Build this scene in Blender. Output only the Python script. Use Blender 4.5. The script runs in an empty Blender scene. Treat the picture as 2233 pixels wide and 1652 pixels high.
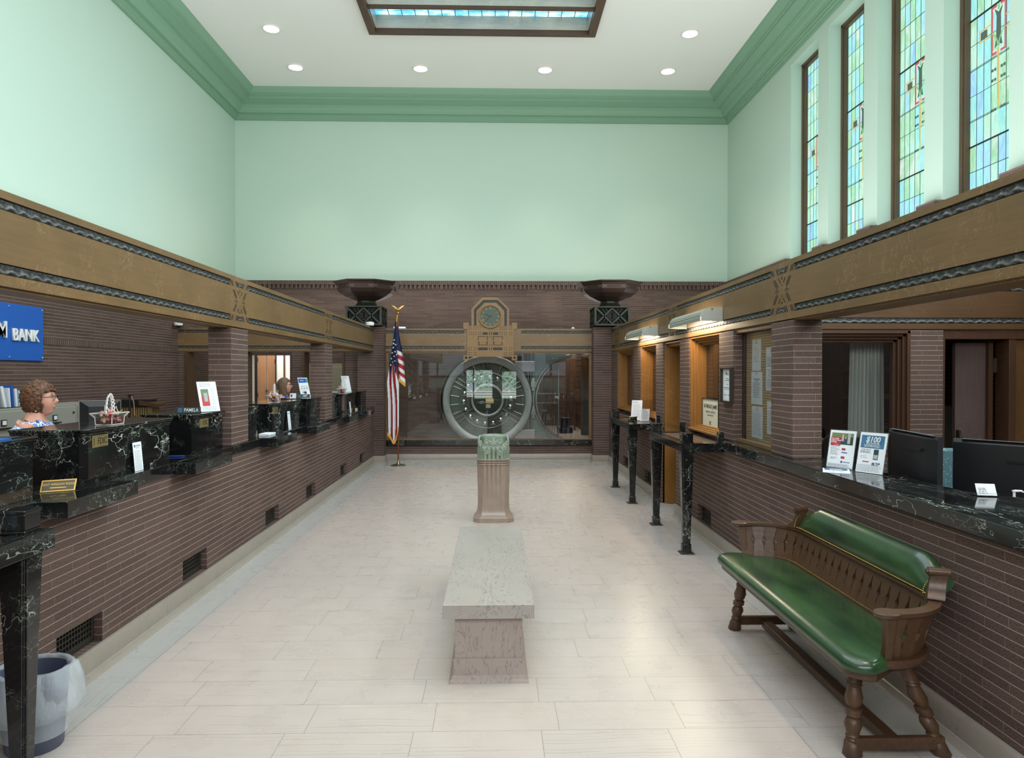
import bpy, bmesh, math, random
from mathutils import Vector, Matrix, noise
R = math.radians
PI = math.pi
random.seed(7)
SC = bpy.context.scene
COL = SC.collection

# ------------------------------------------------------------------ camera
W_PX, H_PX, F_PX = 2233.0, 1652.0, 1500.0
cam_d = bpy.data.cameras.new('camera')
cam = bpy.data.objects.new('camera', cam_d)
COL.objects.link(cam)
cam_d.sensor_fit = 'HORIZONTAL'
cam_d.sensor_width = 36.0
cam_d.lens = 36.0 * F_PX / W_PX
cam_d.clip_start = 0.05
cam_d.clip_end = 200
cam.location = (0, 0, 1.62)
cam.rotation_euler = (R(90 - 0.535), 0, R(-1.394))
SC.camera = cam

# ------------------------------------------------------------------ colour management, world
SC.view_settings.view_transform = 'Standard'
SC.view_settings.look = 'None'
SC.view_settings.gamma = 1.0
SC.view_settings.use_curve_mapping = False
SC.view_settings.exposure = 0.22
SC.cycles.max_bounces = 7
SC.cycles.diffuse_bounces = 4
SC.cycles.glossy_bounces = 3
SC.cycles.transmission_bounces = 6
SC.cycles.transparent_max_bounces = 12
SC.cycles.caustics_reflective = False
SC.cycles.caustics_refractive = False
SC.cycles.sample_clamp_indirect = 4.0
SC.cycles.use_denoising = True
world = bpy.data.worlds.new('world')
SC.world = world
world.use_nodes = True
world.node_tree.nodes['Background'].inputs[0].default_value = (0.75, 0.88, 1.0, 1)
world.node_tree.nodes['Background'].inputs[1].default_value = 0.6

# ------------------------------------------------------------------ main dimensions (metres)
XL, XR = -5.75, 5.23          # outer plaster walls
BXL, BXR = -5.65, 5.15        # their brick lower parts
YB, YF = 15.4, -3.2           # back wall, wall behind the viewpoint
ZC = 7.70                     # ceiling
ZBR = 3.64                    # top of brick
LL, LR = -2.17, 2.04          # brick counter faces
BL, BR = -2.16, 2.08          # beam and pillar faces
YE = 12.42                    # back screen
Z0, Z1 = 2.0, 2.42            # beams
ZT, ZU = 1.016, 0.938         # marble ledge

def area_lamp(name, loc, rot, sx, sy, power, col=(1, 1, 1)):
    d = bpy.data.lights.new(name, 'AREA')
    d.shape = 'RECTANGLE'; d.size = sx; d.size_y = sy; d.energy = power; d.color = col
    o = bpy.data.objects.new(name, d); COL.objects.link(o)
    o.location = loc; o.rotation_euler = rot
    return o
# daylight: the ceiling skylight, the tall windows nearest the entrance, the street windows of the front wall
area_lamp('skylight_daylight', (-0.23, 5.6, 7.55), (0, 0, 0), 3.8, 10.6, 300, (0.97, 0.98, 1.0))
for i, yy in enumerate((5.95, 4.57, 3.18, 1.8)):
    area_lamp('tall_window_daylight', (5.36, yy - 0.02, 5.3), (0, R(90), 0), 3.3, 0.95, 140, (0.86, 1.0, 1.0))
area_lamp('street_window_daylight', (0.0, -2.95, 4.3), (R(-90), 0, R(180)), 8.0, 2.4, 400, (0.97, 0.98, 1.0))

# uplights hidden on top of the beams wash the plaster and the ceiling
area_lamp('beam_uplight', (-4.0, 6.6, 2.55), (R(180), 0, 0), 2.4, 11.5, 112, (1.0, 1.0, 1.0))
area_lamp('beam_uplight', (3.8, 8.6, 2.55), (R(180), 0, 0), 2.0, 7.5, 105, (1.0, 1.0, 1.0))
area_lamp('beam_uplight', (-0.2, 14.0, 2.55), (R(180), 0, 0), 7.5, 1.2, 42, (1.0, 0.98, 0.94))

# ------------------------------------------------------------------ node helpers
class NT:
    def __init__(s, name, world_pos=True):
        s.m = bpy.data.materials.new(name); s.m.use_nodes = True
        s.t = s.m.node_tree; s.t.nodes.clear()
        s.out = s.n('ShaderNodeOutputMaterial'); s.b = s.n('ShaderNodeBsdfPrincipled')
        s.l(s.b.outputs[0], s.out.inputs[0]); s.wp = world_pos; s._p = None
    def n(s, t, **k):
        x = s.t.nodes.new(t)
        for a, v in k.items(): setattr(x, a, v)
        return x
    def l(s, a, b): s.t.links.new(a, b)
    def put(s, sock, v):
        if hasattr(v, 'links') or hasattr(v, 'is_linked'): s.l(v, sock)
        else:
            if isinstance(v, tuple) and len(v) == 3 and sock.type == 'RGBA': v = v + (1,)
            sock.default_value = v
    def pos(s):
        if s._p is None:
            if s.wp: s._p = s.n('ShaderNodeNewGeometry').outputs['Position']
            else: s._p = s.n('ShaderNodeTexCoord').outputs['Object']
        return s._p
    def xyz(s, v):
        x = s.n('ShaderNodeSeparateXYZ'); s.l(v, x.inputs[0]); return x.outputs
    def comb(s, x=0, y=0, z=0):
        c = s.n('ShaderNodeCombineXYZ')
        for i, v in enumerate((x, y, z)): s.put(c.inputs[i], v)
        return c.outputs[0]
    def math(s, op, a, b=0.0, c=None):
        x = s.n('ShaderNodeMath', operation=op); s.put(x.inputs[0], a); s.put(x.inputs[1], b)
        if c is not None: s.put(x.inputs[2], c)
        return x.outputs[0]
    def mix(s, f, a, b, blend='MIX'):
        x = s.n('ShaderNodeMix', data_type='RGBA', blend_type=blend)
        s.put(x.inputs[0], f); s.put(x.inputs[6], a); s.put(x.inputs[7], b); return x.outputs[2]
    def scale(s, v, sc):
        x = s.n('ShaderNodeMapping'); s.l(v, x.inputs[0]); x.inputs[3].default_value = sc; return x.outputs[0]
    def noise(s, v, sc=5.0, det=3.0, rough=0.5, dist=0.0, col=False):
        x = s.n('ShaderNodeTexNoise'); s.l(v, x.inputs['Vector'])
        x.inputs['Scale'].default_value = sc; x.inputs['Detail'].default_value = det
        x.inputs['Roughness'].default_value = rough; x.inputs['Distortion'].default_value = dist
        return x.outputs['Color' if col else 'Fac']
    def ramp(s, f, stops, interp='LINEAR'):
        x = s.n('ShaderNodeValToRGB'); s.put(x.inputs[0], f); e = x.color_ramp.elements
        x.color_ramp.interpolation = interp
        while len(e) < len(stops): e.new(0.5)
        for i, (p, c) in enumerate(stops):
            e[i].position = p
            if not isinstance(c, tuple): c = (c, c, c)
            e[i].color = c + (1,) if len(c) == 3 else c
        return x.outputs[0]
    def boxuv(s):
        """(u, z) with u along x on faces that look along y, and along y on faces that look along x."""
        g = s.n('ShaderNodeNewGeometry'); n = s.xyz(g.outputs['Normal']); p = s.xyz(s.pos())
        ax = s.math('ABSOLUTE', n[0]); ay = s.math('ABSOLUTE', n[1]); az = s.math('ABSOLUTE', n[2])
        f = s.math('GREATER_THAN', ax, ay)
        top = s.math('GREATER_THAN', az, 0.8)
        u = s.math('ADD', s.math('MULTIPLY', p[1], f), s.math('MULTIPLY', p[0], s.math('SUBTRACT', 1.0, f)))
        v = s.math('ADD', s.math('MULTIPLY', p[2], s.math('SUBTRACT', 1.0, top)), s.math('MULTIPLY', p[1], top))
        u = s.math('ADD', s.math('MULTIPLY', u, s.math('SUBTRACT', 1.0, top)), s.math('MULTIPLY', p[0], top))
        return u, v
    def bump(s, h, strength=0.3, dist=0.01):
        x = s.n('ShaderNodeBump'); s.put(x.inputs['Height'], h)
        x.inputs['Strength'].default_value = strength; x.inputs['Distance'].default_value = dist
        s.l(x.outputs[0], s.b.inputs['Normal']); return x.outputs[0]
    def set(s, **k):
        names = dict(col='Base Color', rough='Roughness', metal='Metallic', spec='Specular IOR Level', coat='Coat Weight',
                     coatr='Coat Roughness', trans='Transmission Weight', alpha='Alpha', emit='Emission Color', es='Emission Strength',
                     sub='Subsurface Weight', ior='IOR', sheen='Sheen Weight')
        for a, v in k.items(): s.put(s.b.inputs[names[a]], v)
        return s

def srgb(r, g, b):
    f = lambda c: (c / 255 / 12.92) if c / 255 <= 0.04045 else ((c / 255 + 0.055) / 1.055) ** 2.4
    return (f(r), f(g), f(b))
_pl = {}
def plain(name, col, rough=0.5, metal=0.0, **k):
    if name in _pl: return _pl[name]
    m = NT(name, False)
    n = m.noise(m.pos(), 60.0, 2.0)
    c2 = tuple(min(1, v * 0.86) for v in col)
    m.set(col=m.mix(n, c2, col), rough=rough, metal=metal, **k)
    _pl[name] = m.m
    return m.m

# ------------------------------------------------------------------ materials
def mk_brick(name, bw=0.30, bh=0.0432, a=(97, 77, 69), b=(83, 64, 58), mortar=(164, 139, 129), hj=0.0022, vj=0.0011, upright=False, spot=0.55):
    m = NT(name); u, v = m.boxuv()
    if upright: u, v = v, u
    row = m.math('FLOOR', m.math('DIVIDE', v, bh))
    wr = m.n('ShaderNodeTexWhiteNoise', noise_dimensions='1D'); m.put(wr.inputs['W'], row)
    uu = m.math('ADD', m.math('DIVIDE', u, bw), m.math('ADD', m.math('MULTIPLY', m.math('MODULO', row, 2.0), 0.5), m.math('MULTIPLY', wr.outputs['Value'], 0.16)))
    fv = m.math('MULTIPLY', m.math('PINGPONG', m.math('DIVIDE', v, bh), 0.5), bh); fu = m.math('MULTIPLY', m.math('PINGPONG', uu, 0.5), bw)
    j = m.math('MAXIMUM', m.ramp(m.math('DIVIDE', fv, hj), [(0.55, 1.0), (1.0, 0.0)]), m.ramp(m.math('DIVIDE', fu, vj), [(0.55, 0.75), (1.0, 0.0)]))
    wb = m.n('ShaderNodeTexWhiteNoise', noise_dimensions='2D'); m.l(m.comb(m.math('FLOOR', uu), row, 0), wb.inputs['Vector'])
    big = m.noise(m.comb(u, v, 0), 1.1, 2.0)
    spots = m.noise(m.comb(u, v, 0), 135.0, 2.0, 0.65)
    sm = m.ramp(spots, [(0.38, 1.0 - spot), (0.5, 1.0)])
    c = m.mix(wb.outputs['Value'], srgb(*a), srgb(*b))
    c = m.mix(1.0, c, sm, 'MULTIPLY')
    c = m.mix(1.0, c, m.ramp(big, [(0.3, 0.88), (0.7, 1.14)]), 'MULTIPLY')
    c = m.mix(j, c, srgb(*mortar))
    m.set(col=c, rough=0.72, spec=0.35)
    m.bump(m.math('SUBTRACT', m.math('MULTIPLY', sm, 0.25), j), 0.5, 0.005)
    return m.m
BRICK = mk_brick('roman_brick')
BRICKD = mk_brick('roman_brick_far', a=(104, 84, 75), b=(84, 66, 60), mortar=(134, 114, 104))
BRICKV = mk_brick('roman_brick_soldier', upright=True, a=(90, 73, 64), b=(76, 60, 54))

def mk_black_marble():
    m = NT('black_veined_marble'); p = m.scale(m.pos(), (1.7, 0.62, 1.5))
    def warp(sc, amt, det=4.0):
        d = m.noise(p, sc, det, 0.65, col=True)
        pv = m.n('ShaderNodeVectorMath', operation='MULTIPLY_ADD'); m.l(d, pv.inputs[0]); pv.inputs[1].default_value = (amt,) * 3; m.l(p, pv.inputs[2]); return pv.outputs[0]
    def vein(sc, wsc, amt, w, msc, lo, hi, gain):
        vo = m.n('ShaderNodeTexVoronoi', feature='DISTANCE_TO_EDGE'); m.l(warp(wsc, amt), vo.inputs['Vector']); vo.inputs['Scale'].default_value = sc
        v = m.ramp(vo.outputs['Distance'], [(0.0, gain), (w * .4, gain * .55), (w, 0.0)])
        return m.math('MULTIPLY', v, m.ramp(m.noise(p, msc, 2.0), [(lo, 0.0), (hi, 1.0)]))
    v1 = vein(2.6, 2.2, 0.9, 0.010, 3.0, 0.50, 0.60, 1.0)
    v2 = vein(8.0, 6.0, 0.35, 0.012, 4.0, 0.50, 0.63, 0.75)
    v3 = vein(22.0, 11.0, 0.16, 0.022, 5.0, 0.52, 0.66, 0.45)
    vv = m.math('MAXIMUM', m.math('MAXIMUM', v1, v2), v3)
    base = m.mix(m.ramp(m.noise(p, 4.0, 4.0), [(0.5, 0.0), (0.8, 1.0)]), srgb(20, 20, 21), srgb(32, 40, 37))
    m.set(col=m.mix(vv, base, srgb(192, 198, 184)), rough=0.08, spec=0.55)
    return m.m
MARBLEK = mk_black_marble()

def mk_floor():
    m = NT('floor_marble_tiles'); p = m.xyz(m.pos()); x, y = p[0], p[1]
    TW, TH = 0.576, 0.2665
    inb = m.math('LESS_THAN', m.math('ABSOLUTE', m.math('ADD', x, 0.065)), 1.853)
    inb = m.math('MULTIPLY', inb, m.math('LESS_THAN', y, 12.0))
    row = m.math('FLOOR', m.math('DIVIDE', m.math('SUBTRACT', y, 3.098), TH))
    wn = m.n('ShaderNodeTexWhiteNoise', noise_dimensions='1D'); m.put(wn.inputs['W'], row)
    off = m.math('MULTIPLY', wn.outputs['Value'], 0.85)
    off = m.math('ADD', off, m.math('MULTIPLY', m.math('MODULO', row, 2.0), 0.5))
    uu = m.math('ADD', m.math('DIVIDE', x, TW), off)
    cellx = m.math('FLOOR', uu)
    fx = m.math('MULTIPLY', m.math('PINGPONG', uu, 0.5), TW)
    fy = m.math('MULTIPLY', m.math('PINGPONG', m.math('DIVIDE', m.math('SUBTRACT', y, 3.098), TH), 0.5), TH)
    j1 = m.math('LESS_THAN', m.math('MINIMUM', fx, fy), 0.0011)
    # border slabs, 1.4 m long
    fb = m.math('MULTIPLY', m.math('PINGPONG', m.math('DIVIDE', m.math('ADD', y, 0.4), 1.45), 0.5), 1.45)
    j2 = m.math('LESS_THAN', fb, 0.0011)
    edge = m.math('LESS_THAN', m.math('ABSOLUTE', m.math('SUBTRACT', m.math('ABSOLUTE', m.math('ADD', x, 0.065)), 1.853)), 0.0014)
    joint = m.math('MAXIMUM', m.math('ADD', m.math('MULTIPLY', j1, inb), m.math('MULTIPLY', j2, m.math('SUBTRACT', 1.0, inb))), edge)
    wn2 = m.n('ShaderNodeTexWhiteNoise', noise_dimensions='2D'); m.l(m.comb(cellx, row, 0), wn2.inputs['Vector'])
    tv = wn2.outputs['Value']
    # veins run along each tile, across the border slabs they run the long way
    along = m.math('ADD', m.math('MULTIPLY', x, inb), m.math('MULTIPLY', y, m.math('SUBTRACT', 1.0, inb)))
    across = m.math('ADD', m.math('MULTIPLY', y, inb), m.math('MULTIPLY', x, m.math('SUBTRACT', 1.0, inb)))
    al = m.math('ADD', along, m.math('MULTIPLY', tv, 31.0)); ac = m.math('ADD', across, m.math('MULTIPLY', tv, 17.3))
    pv = m.comb(al, ac, 0)
    n1 = m.noise(m.comb(m.math('MULTIPLY', al, 2.2), m.math('MULTIPLY', ac, 3.0), 0), 1.0, 0.0)
    n2 = m.noise(m.comb(m.math('MULTIPLY', al, 14.0), m.math('MULTIPLY', ac, 9.0), 0), 1.0, 1.0)
    dens = m.math('ADD', 26.0, m.math('MULTIPLY', tv, 26.0))
    w = m.math('ADD', m.math('MULTIPLY', ac, dens), m.math('ADD', m.math('MULTIPLY', n1, 2.4), m.math('MULTIPLY', n2, 0.55)))
    line = m.math('ABSOLUTE', m.math('SUBTRACT', m.math('FRACT', w), 0.5))
    vein = m.ramp(line, [(0.0, 1.0), (0.04, 0.4), (0.10, 0.0)])
    wi = m.n('ShaderNodeTexWhiteNoise', noise_dimensions='1D'); m.put(wi.inputs['W'], m.math('FLOOR', w))
    part = m.noise(m.comb(m.math('MULTIPLY', al, 2.4), m.math('MULTIPLY', m.math('FLOOR', w), 3.7), 0), 1.0, 2.0)
    vein = m.math('MULTIPLY', vein, m.math('MULTIPLY', m.math('ADD', 0.1, m.math('MULTIPLY', m.math('POWER', wi.outputs['Value'], 2.0), 0.9)), m.ramp(part, [(0.40, 0.0), (0.56, 1.0)])))
    soft = m.noise(pv, 5.0, 4.0)
    base = m.mix(soft, srgb(166, 155, 148), srgb(187, 176, 169))
    base = m.mix(m.math('MULTIPLY', tv, 0.5), base, srgb(178, 166, 156))
    base = m.mix(m.math('MULTIPLY', m.math('SUBTRACT', 1.0, inb), 0.5), base, srgb(164, 166, 162))
    c = m.mix(m.math('MULTIPLY', vein, 0.8), base, srgb(98, 92, 88))
    c = m.mix(m.math('MULTIPLY', joint, 0.8), c, srgb(92, 88, 84))
    m.set(col=c, rough=m.math('ADD', 0.24, m.math('MULTIPLY', soft, 0.08)), spec=0.45)
    return m.m
FLOORM = mk_floor()

def mk_grey_marble(name, axis=2, a=(186, 186, 178), b=(168, 166, 160), vein=(112, 110, 104), vs=0.6):
    """pale grey marble, thin dark veins; axis = direction the veins run in"""
    m = NT(name); p = m.pos(); sc = [3.2, 3.2, 3.2]; sc[axis] = 0.9
    q = m.scale(p, tuple(sc))
    w = m.noise(q, 1.6, 6.0, 0.62, 0.5)
    ven = m.math('ABSOLUTE', m.math('SUBTRACT', m.math('FRACT', m.math('MULTIPLY', w, 14.0)), 0.5))
    v = m.ramp(ven, [(0.0, 1.0), (0.05, 0.4), (0.09, 0.0)])
    v = m.math('MULTIPLY', v, m.ramp(m.noise(q, 2.0, 2.0), [(0.36, 0.0), (0.54, 1.0)]))
    base = m.mix(m.noise(p, 6.0, 4.0), srgb(*b), srgb(*a))
    m.set(col=m.mix(m.math('MULTIPLY', v, vs), base, srgb(*vein)), rough=0.3, spec=0.45)
    return m.m
MARBLEG = mk_grey_marble('grey_veined_marble', a=(152, 141, 130), b=(138, 127, 116))
MARBLETOP = mk_grey_marble('bench_top_marble', 1, (160, 152, 145), (146, 138, 132), (74, 70, 66), 0.75)
MARBLEP = mk_grey_marble('pink_grey_marble', 2, (160, 147, 140), (144, 131, 124), (84, 72, 68), 0.7)

def mk_oak(name, axis, a=(124, 97, 64), b=(98, 75, 49), fl=(166, 138, 98), rough=0.42, world_pos=True):
    m = NT(name, world_pos); p = m.pos()
    sc = [26.0, 26.0, 26.0]; sc[axis] = 1.6
    g = m.noise(m.scale(p, tuple(sc)), 2.2, 5.0, 0.6, 0.3)
    big = m.noise(p, 1.4, 3.0)
    base = m.mix(g, srgb(*b), srgb(*a))
    base = m.mix(1.0, base, m.ramp(big, [(0.3, 0.84), (0.7, 1.14)]), 'MULTIPLY')
    # medullary ray flecks, short curls across the grain
    sc2 = [14.0, 14.0, 14.0]; sc2[axis] = 26.0
    f = m.noise(m.scale(p, tuple(v * .6 for v in sc2)), 0.9, 3.0, 0.5, 2.0)
    fl_m = m.ramp(m.math('ABSOLUTE', m.math('SUBTRACT', f, 0.56)), [(0.0, 1.0), (0.02, 0.0)])
    fl_m = m.math('MULTIPLY', fl_m, m.ramp(m.noise(p, 3.5, 2.0), [(0.46, 0.0), (0.6, 1.0)]))
    m.set(col=m.mix(m.math('MULTIPLY', fl_m, 0.6), base, srgb(*fl)), rough=rough, spec=0.4)
    m.bump(g, 0.12, 0.002)
    return m.m
OAKY = mk_oak('quartered_oak_lengthwise', 1)
OAKX = mk_oak('quartered_oak_crosswise', 0)
OAKZ = mk_oak('quartered_oak_upright', 2, (150, 104, 48), (110, 74, 34), (178, 134, 74))  # warm lamp light is put into this oak's stronger colour
OAKD = mk_oak('dark_oak_upright', 2, (92, 62, 40), (62, 42, 28), (110, 80, 54))
WINOAK = mk_oak('window_oak', 2, (98, 80, 60), (70, 56, 42), (110, 92, 70))
WALNUT = mk_oak('bench_walnut', 2, (92, 66, 46), (56, 38, 27), (104, 78, 56), 0.42, False)
WALNUTY = mk_oak('bench_walnut_lengthwise', 1, (88, 62, 44), (54, 37, 27), (100, 74, 54), 0.34, False)

def mk_plaster(name, a, b, sc=0.8, rough=0.75):
    m = NT(name); p = m.pos()
    m.set(col=m.mix(m.noise(p, sc, 3.0), a, b), rough=rough, spec=0.25)
    m.bump(m.noise(p, 160.0, 2.0), 0.06, 0.002)
    return m.m
GREEN = mk_plaster('sage_green_plaster', srgb(180, 201, 187), srgb(184, 205, 191))
CORN = mk_plaster('cornice_green_paint', srgb(124, 158, 134), srgb(128, 162, 138), rough=0.5)
CEIL = mk_plaster('ceiling_white_paint', srgb(228, 226, 222), srgb(232, 230, 226))
OFFW = mk_plaster('office_cream_paint', srgb(222, 218, 206), srgb(226, 222, 210))

def mk_frieze():
    m = NT('cast_iron_frieze'); p = m.pos()
    n = m.noise(p, 110.0, 3.0, 0.7)
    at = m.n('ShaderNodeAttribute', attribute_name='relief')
    c = m.mix(m.ramp(at.outputs['Fac'], [(0.25, 0.0), (0.85, 1.0)]), srgb(30, 31, 32), srgb(100, 101, 98))  # highlights on the raised leaf pattern are painted in by relief height
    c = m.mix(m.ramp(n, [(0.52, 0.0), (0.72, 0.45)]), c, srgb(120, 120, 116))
    m.set(col=c, rough=0.5, metal=0.1)
    m.bump(n, 0.7, 0.004)
    return m.m
FRIEZE = mk_frieze()
def mk_glass(name, tint=(0.975, 0.985, 0.98), refl=0.06, rough=0.0):
    m = NT(name); m.t.nodes.remove(m.b)
    tr = m.n('ShaderNodeBsdfTransparent'); tr.inputs[0].default_value = tint + (1,)
    gl = m.n('ShaderNodeBsdfGlossy'); gl.inputs['Roughness'].default_value = rough
    lw = m.n('ShaderNodeLayerWeight'); lw.inputs[0].default_value = 0.25
    f = m.math('ADD', m.math('MULTIPLY', lw.outputs['Fresnel'], 0.3), refl)
    mx = m.n('ShaderNodeMixShader'); m.l(f, mx.inputs[0]); m.l(tr.outputs[0], mx.inputs[1]); m.l(gl.outputs[0], mx.inputs[2])
    m.l(mx.outputs[0], m.out.inputs[0]); return m.m
GLASS = mk_glass('clear_glass')
ACRYL = mk_glass('clear_acrylic', (0.96, 0.96, 0.96), 0.03, 0.08)
def mk_brushed(name, col, rough=0.28, metal=1.0, radial=False):
    m = NT(name, False)
    q = m.scale(m.pos(), (3.0, 3.0, 60.0))
    n = m.noise(q, 6.0, 3.0)
    m.set(col=m.mix(n, tuple(c * 0.8 for c in col), col), rough=m.math('ADD', rough - 0.06, m.math('MULTIPLY', n, 0.14)), metal=metal)
    return m.m
STEEL = mk_brushed('brushed_steel', srgb(138, 136, 136), 0.3)
STEELG = mk_brushed('greenish_steel_plate', srgb(112, 122, 120), 0.42, 0.8)
STEELD = mk_brushed('dark_steel', srgb(84, 88, 84), 0.42, 0.8)
CHROME = plain('polished_steel', srgb(225, 225, 228), 0.12, 1.0)
BRASS = plain('aged_brass', srgb(190, 150, 80), 0.32, 1.0)
BRONZE = plain('dark_bronze', srgb(78, 68, 56), 0.45, 0.6)
BRONZER = plain('reddish_bronze', srgb(66, 50, 44), 0.4, 0.5)
IRON = plain('black_iron', srgb(58, 54, 48), 0.5, 0.5)
BLACK = plain('matte_black', srgb(20, 20, 22), 0.45)
DARK = plain('shadow_black', srgb(9, 9, 9), 0.9)
PAPER = plain('white_paper', srgb(232, 234, 238), 0.7)
INK = plain('grey_ink', srgb(90, 94, 104), 0.8)
INKD = plain('dark_ink', srgb(28, 32, 46), 0.7)
WHITEP = plain('white_plastic', srgb(228, 228, 226), 0.4)
NAVY = plain('navy_print', srgb(38, 72, 112), 0.5)
BLUEP = plain('bright_blue_print', srgb(46, 120, 180), 0.5)
REDP = plain('red_print', srgb(178, 46, 60), 0.5)
GREYC = plain('cabinet_grey_enamel', srgb(158, 156, 146), 0.42)
BEIGEC = plain('beige_enamel', srgb(170, 162, 138), 0.45)

def emis(name, col, s):
    m = NT(name); m.set(col=(0.04, 0.04, 0.04), emit=col, es=s, rough=0.5); return m.m
LAMPW = emis('lit_lamp_glass', (1.0, 0.86, 0.68), 7.0)

# ------------------------------------------------------------------ mesh builder
class MB:
    def __init__(s): s.bm = bmesh.new(); s.mi = 0
    def _f(s, vs, mi=None):
        try:
            f = s.bm.faces.new(vs); f.material_index = s.mi if mi is None else mi; return f
        except ValueError: return None
    def box(s, x0, x1, y0, y1, z0, z1):
        v = [s.bm.verts.new(p) for p in ((x0, y0, z0), (x1, y0, z0), (x1, y1, z0), (x0, y1, z0), (x0, y0, z1), (x1, y0, z1), (x1, y1, z1), (x0, y1, z1))]
        for q in ((0, 3, 2, 1), (4, 5, 6, 7), (0, 1, 5, 4), (1, 2, 6, 5), (2, 3, 7, 6), (3, 0, 4, 7)): s._f([v[i] for i in q])
        return s
    def obox(s, c, sx, sy, sz, rot=None):
        """box centred at c with a rotation matrix"""
        c = Vector(c); M_ = rot or Matrix.Identity(3)
        v = [s.bm.verts.new(c + M_ @ Vector((a * sx / 2, b * sy / 2, d * sz / 2))) for a, b, d in
             ((-1, -1, -1), (1, -1, -1), (1, 1, -1), (-1, 1, -1), (-1, -1, 1), (1, -1, 1), (1, 1, 1), (-1, 1, 1))]
        for q in ((0, 3, 2, 1), (4, 5, 6, 7), (0, 1, 5, 4), (1, 2, 6, 5), (2, 3, 7, 6), (3, 0, 4, 7)): s._f([v[i] for i in q])
        return s
    def prism(s, pts, axis, a, b):
        """polygon pts (in the two other axes, in order xyz) extruded along axis from a to b"""
        def P(p, t):
            q = list(p); q.insert('xyz'.index(axis), t); return q
        lo = [s.bm.verts.new(P(p, a)) for p in pts]; hi = [s.bm.verts.new(P(p, b)) for p in pts]
        s._f(lo[::-1]); s._f(hi); n = len(pts)
        for i in range(n): s._f([lo[i], lo[(i + 1) % n], hi[(i + 1) % n], hi[i]])
        return s
    def loft(s, rings, cap=True, closed=True):
        R_ = [[s.bm.verts.new(p) for p in r] for r in rings]; n = len(rings[0])
        for a, b in zip(R_[:-1], R_[1:]):
            for i in range(n if closed else n - 1):
                s._f([a[i], a[(i + 1) % n], b[(i + 1) % n], b[i]])
        if cap: s._f(R_[0][::-1]); s._f(R_[-1])
        return s
    def lathe(s, prof, c=(0, 0, 0), n=24, axis='z', rot0=0.0, cap=True, squash=(1, 1)):
        rings = []
        for r, z in prof:
            ring = []
            for i in range(n):
                a = rot0 + 2 * PI * i / n; x, y = r * math.cos(a) * squash[0], r * math.sin(a) * squash[1]
                p = {'z': (x, y, z), 'y': (x, z, -y), 'x': (z, x, y)}[axis]
                ring.append((c[0] + p[0], c[1] + p[1], c[2] + p[2]))
            rings.append(ring)
        return s.loft(rings, cap)
    def tube(s, pts, r, n=8, cap=True, closed=False):
        pts = [Vector(p) for p in pts]; rr = r if isinstance(r, (list, tuple)) else [r] * len(pts)
        rings = []; up = Vector((0, 0, 1)); N = len(pts); prev = None
        for i, p in enumerate(pts):
            t = ((pts[(i + 1) % N] - pts[i - 1]) if closed else (pts[min(i + 1, N - 1)] - pts[max(i - 1, 0)])).normalized()
            if prev is None:
                a = t.cross(up)
                if a.length < 1e-3: a = t.cross(Vector((1, 0, 0)))
            else: a = prev - t * prev.dot(t)
            a.normalize(); prev = a; b = t.cross(a)
            rings.append([p + (a * math.cos(2 * PI * k / n) + b * math.sin(2 * PI * k / n)) * rr[i] for k in range(n)])
        if closed: rings.append(rings[0]); return s.loft(rings, False)
        return s.loft(rings, cap)
    def ball(s, c, r, n=12, sq=(1, 1, 1)):
        prof = [(max(1e-4, math.sin(PI * i / (n // 2 + 2))) , -math.cos(PI * i / (n // 2 + 2))) for i in range(n // 2 + 3)]
        rings = [[(c[0] + r * a * math.cos(2 * PI * k / n) * sq[0], c[1] + r * a * math.sin(2 * PI * k / n) * sq[1], c[2] + r * z * sq[2]) for k in range(n)] for a, z in prof]
        return s.loft(rings, False)
    def wallhole(s, axis, t0, t1, u0, u1, z0, z1, holes):
        """slab normal to axis (thickness t0..t1) spanning u0..u1, z0..z1 with rectangular holes (ua,ub,za,zb)"""
        us = sorted({u0, u1, *[h[0] for h in holes], *[h[1] for h in holes]}); zs = sorted({z0, z1, *[h[2] for h in holes], *[h[3] for h in holes]})
        us = [u for u in us if u0 <= u <= u1]; zs = [z for z in zs if z0 <= z <= z1]
        inside = lambda a, b: not (u0 < a < u1 and z0 < b < z1) or any(h[0] < a < h[1] and h[2] < b < h[3] for h in holes)
        vc = {}
        def V(t, u, z):
            k = (t, u, z)
            if k not in vc: vc[k] = s.bm.verts.new((t, u, z) if axis == 'x' else (u, t, z))
            return vc[k]
        for i in range(len(us) - 1):
            for j in range(len(zs) - 1):
                a, b, c, d = us[i], us[i + 1], zs[j], zs[j + 1]; mu, mz = (a + b) / 2, (c + d) / 2
                if inside(mu, mz): continue
                for t in (t0, t1): s._f([V(t, a, c), V(t, b, c), V(t, b, d), V(t, a, d)])
                for (p, q, r_, w, nu, nz) in ((a, c, a, d, a - 1e-4, mz), (b, c, b, d, b + 1e-4, mz), (a, c, b, c, mu, c - 1e-4), (a, d, b, d, mu, d + 1e-4)):
                    if inside(nu, nz): s._f([V(t0, p, q), V(t1, p, q), V(t1, r_, w), V(t0, r_, w)])
        return s

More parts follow.
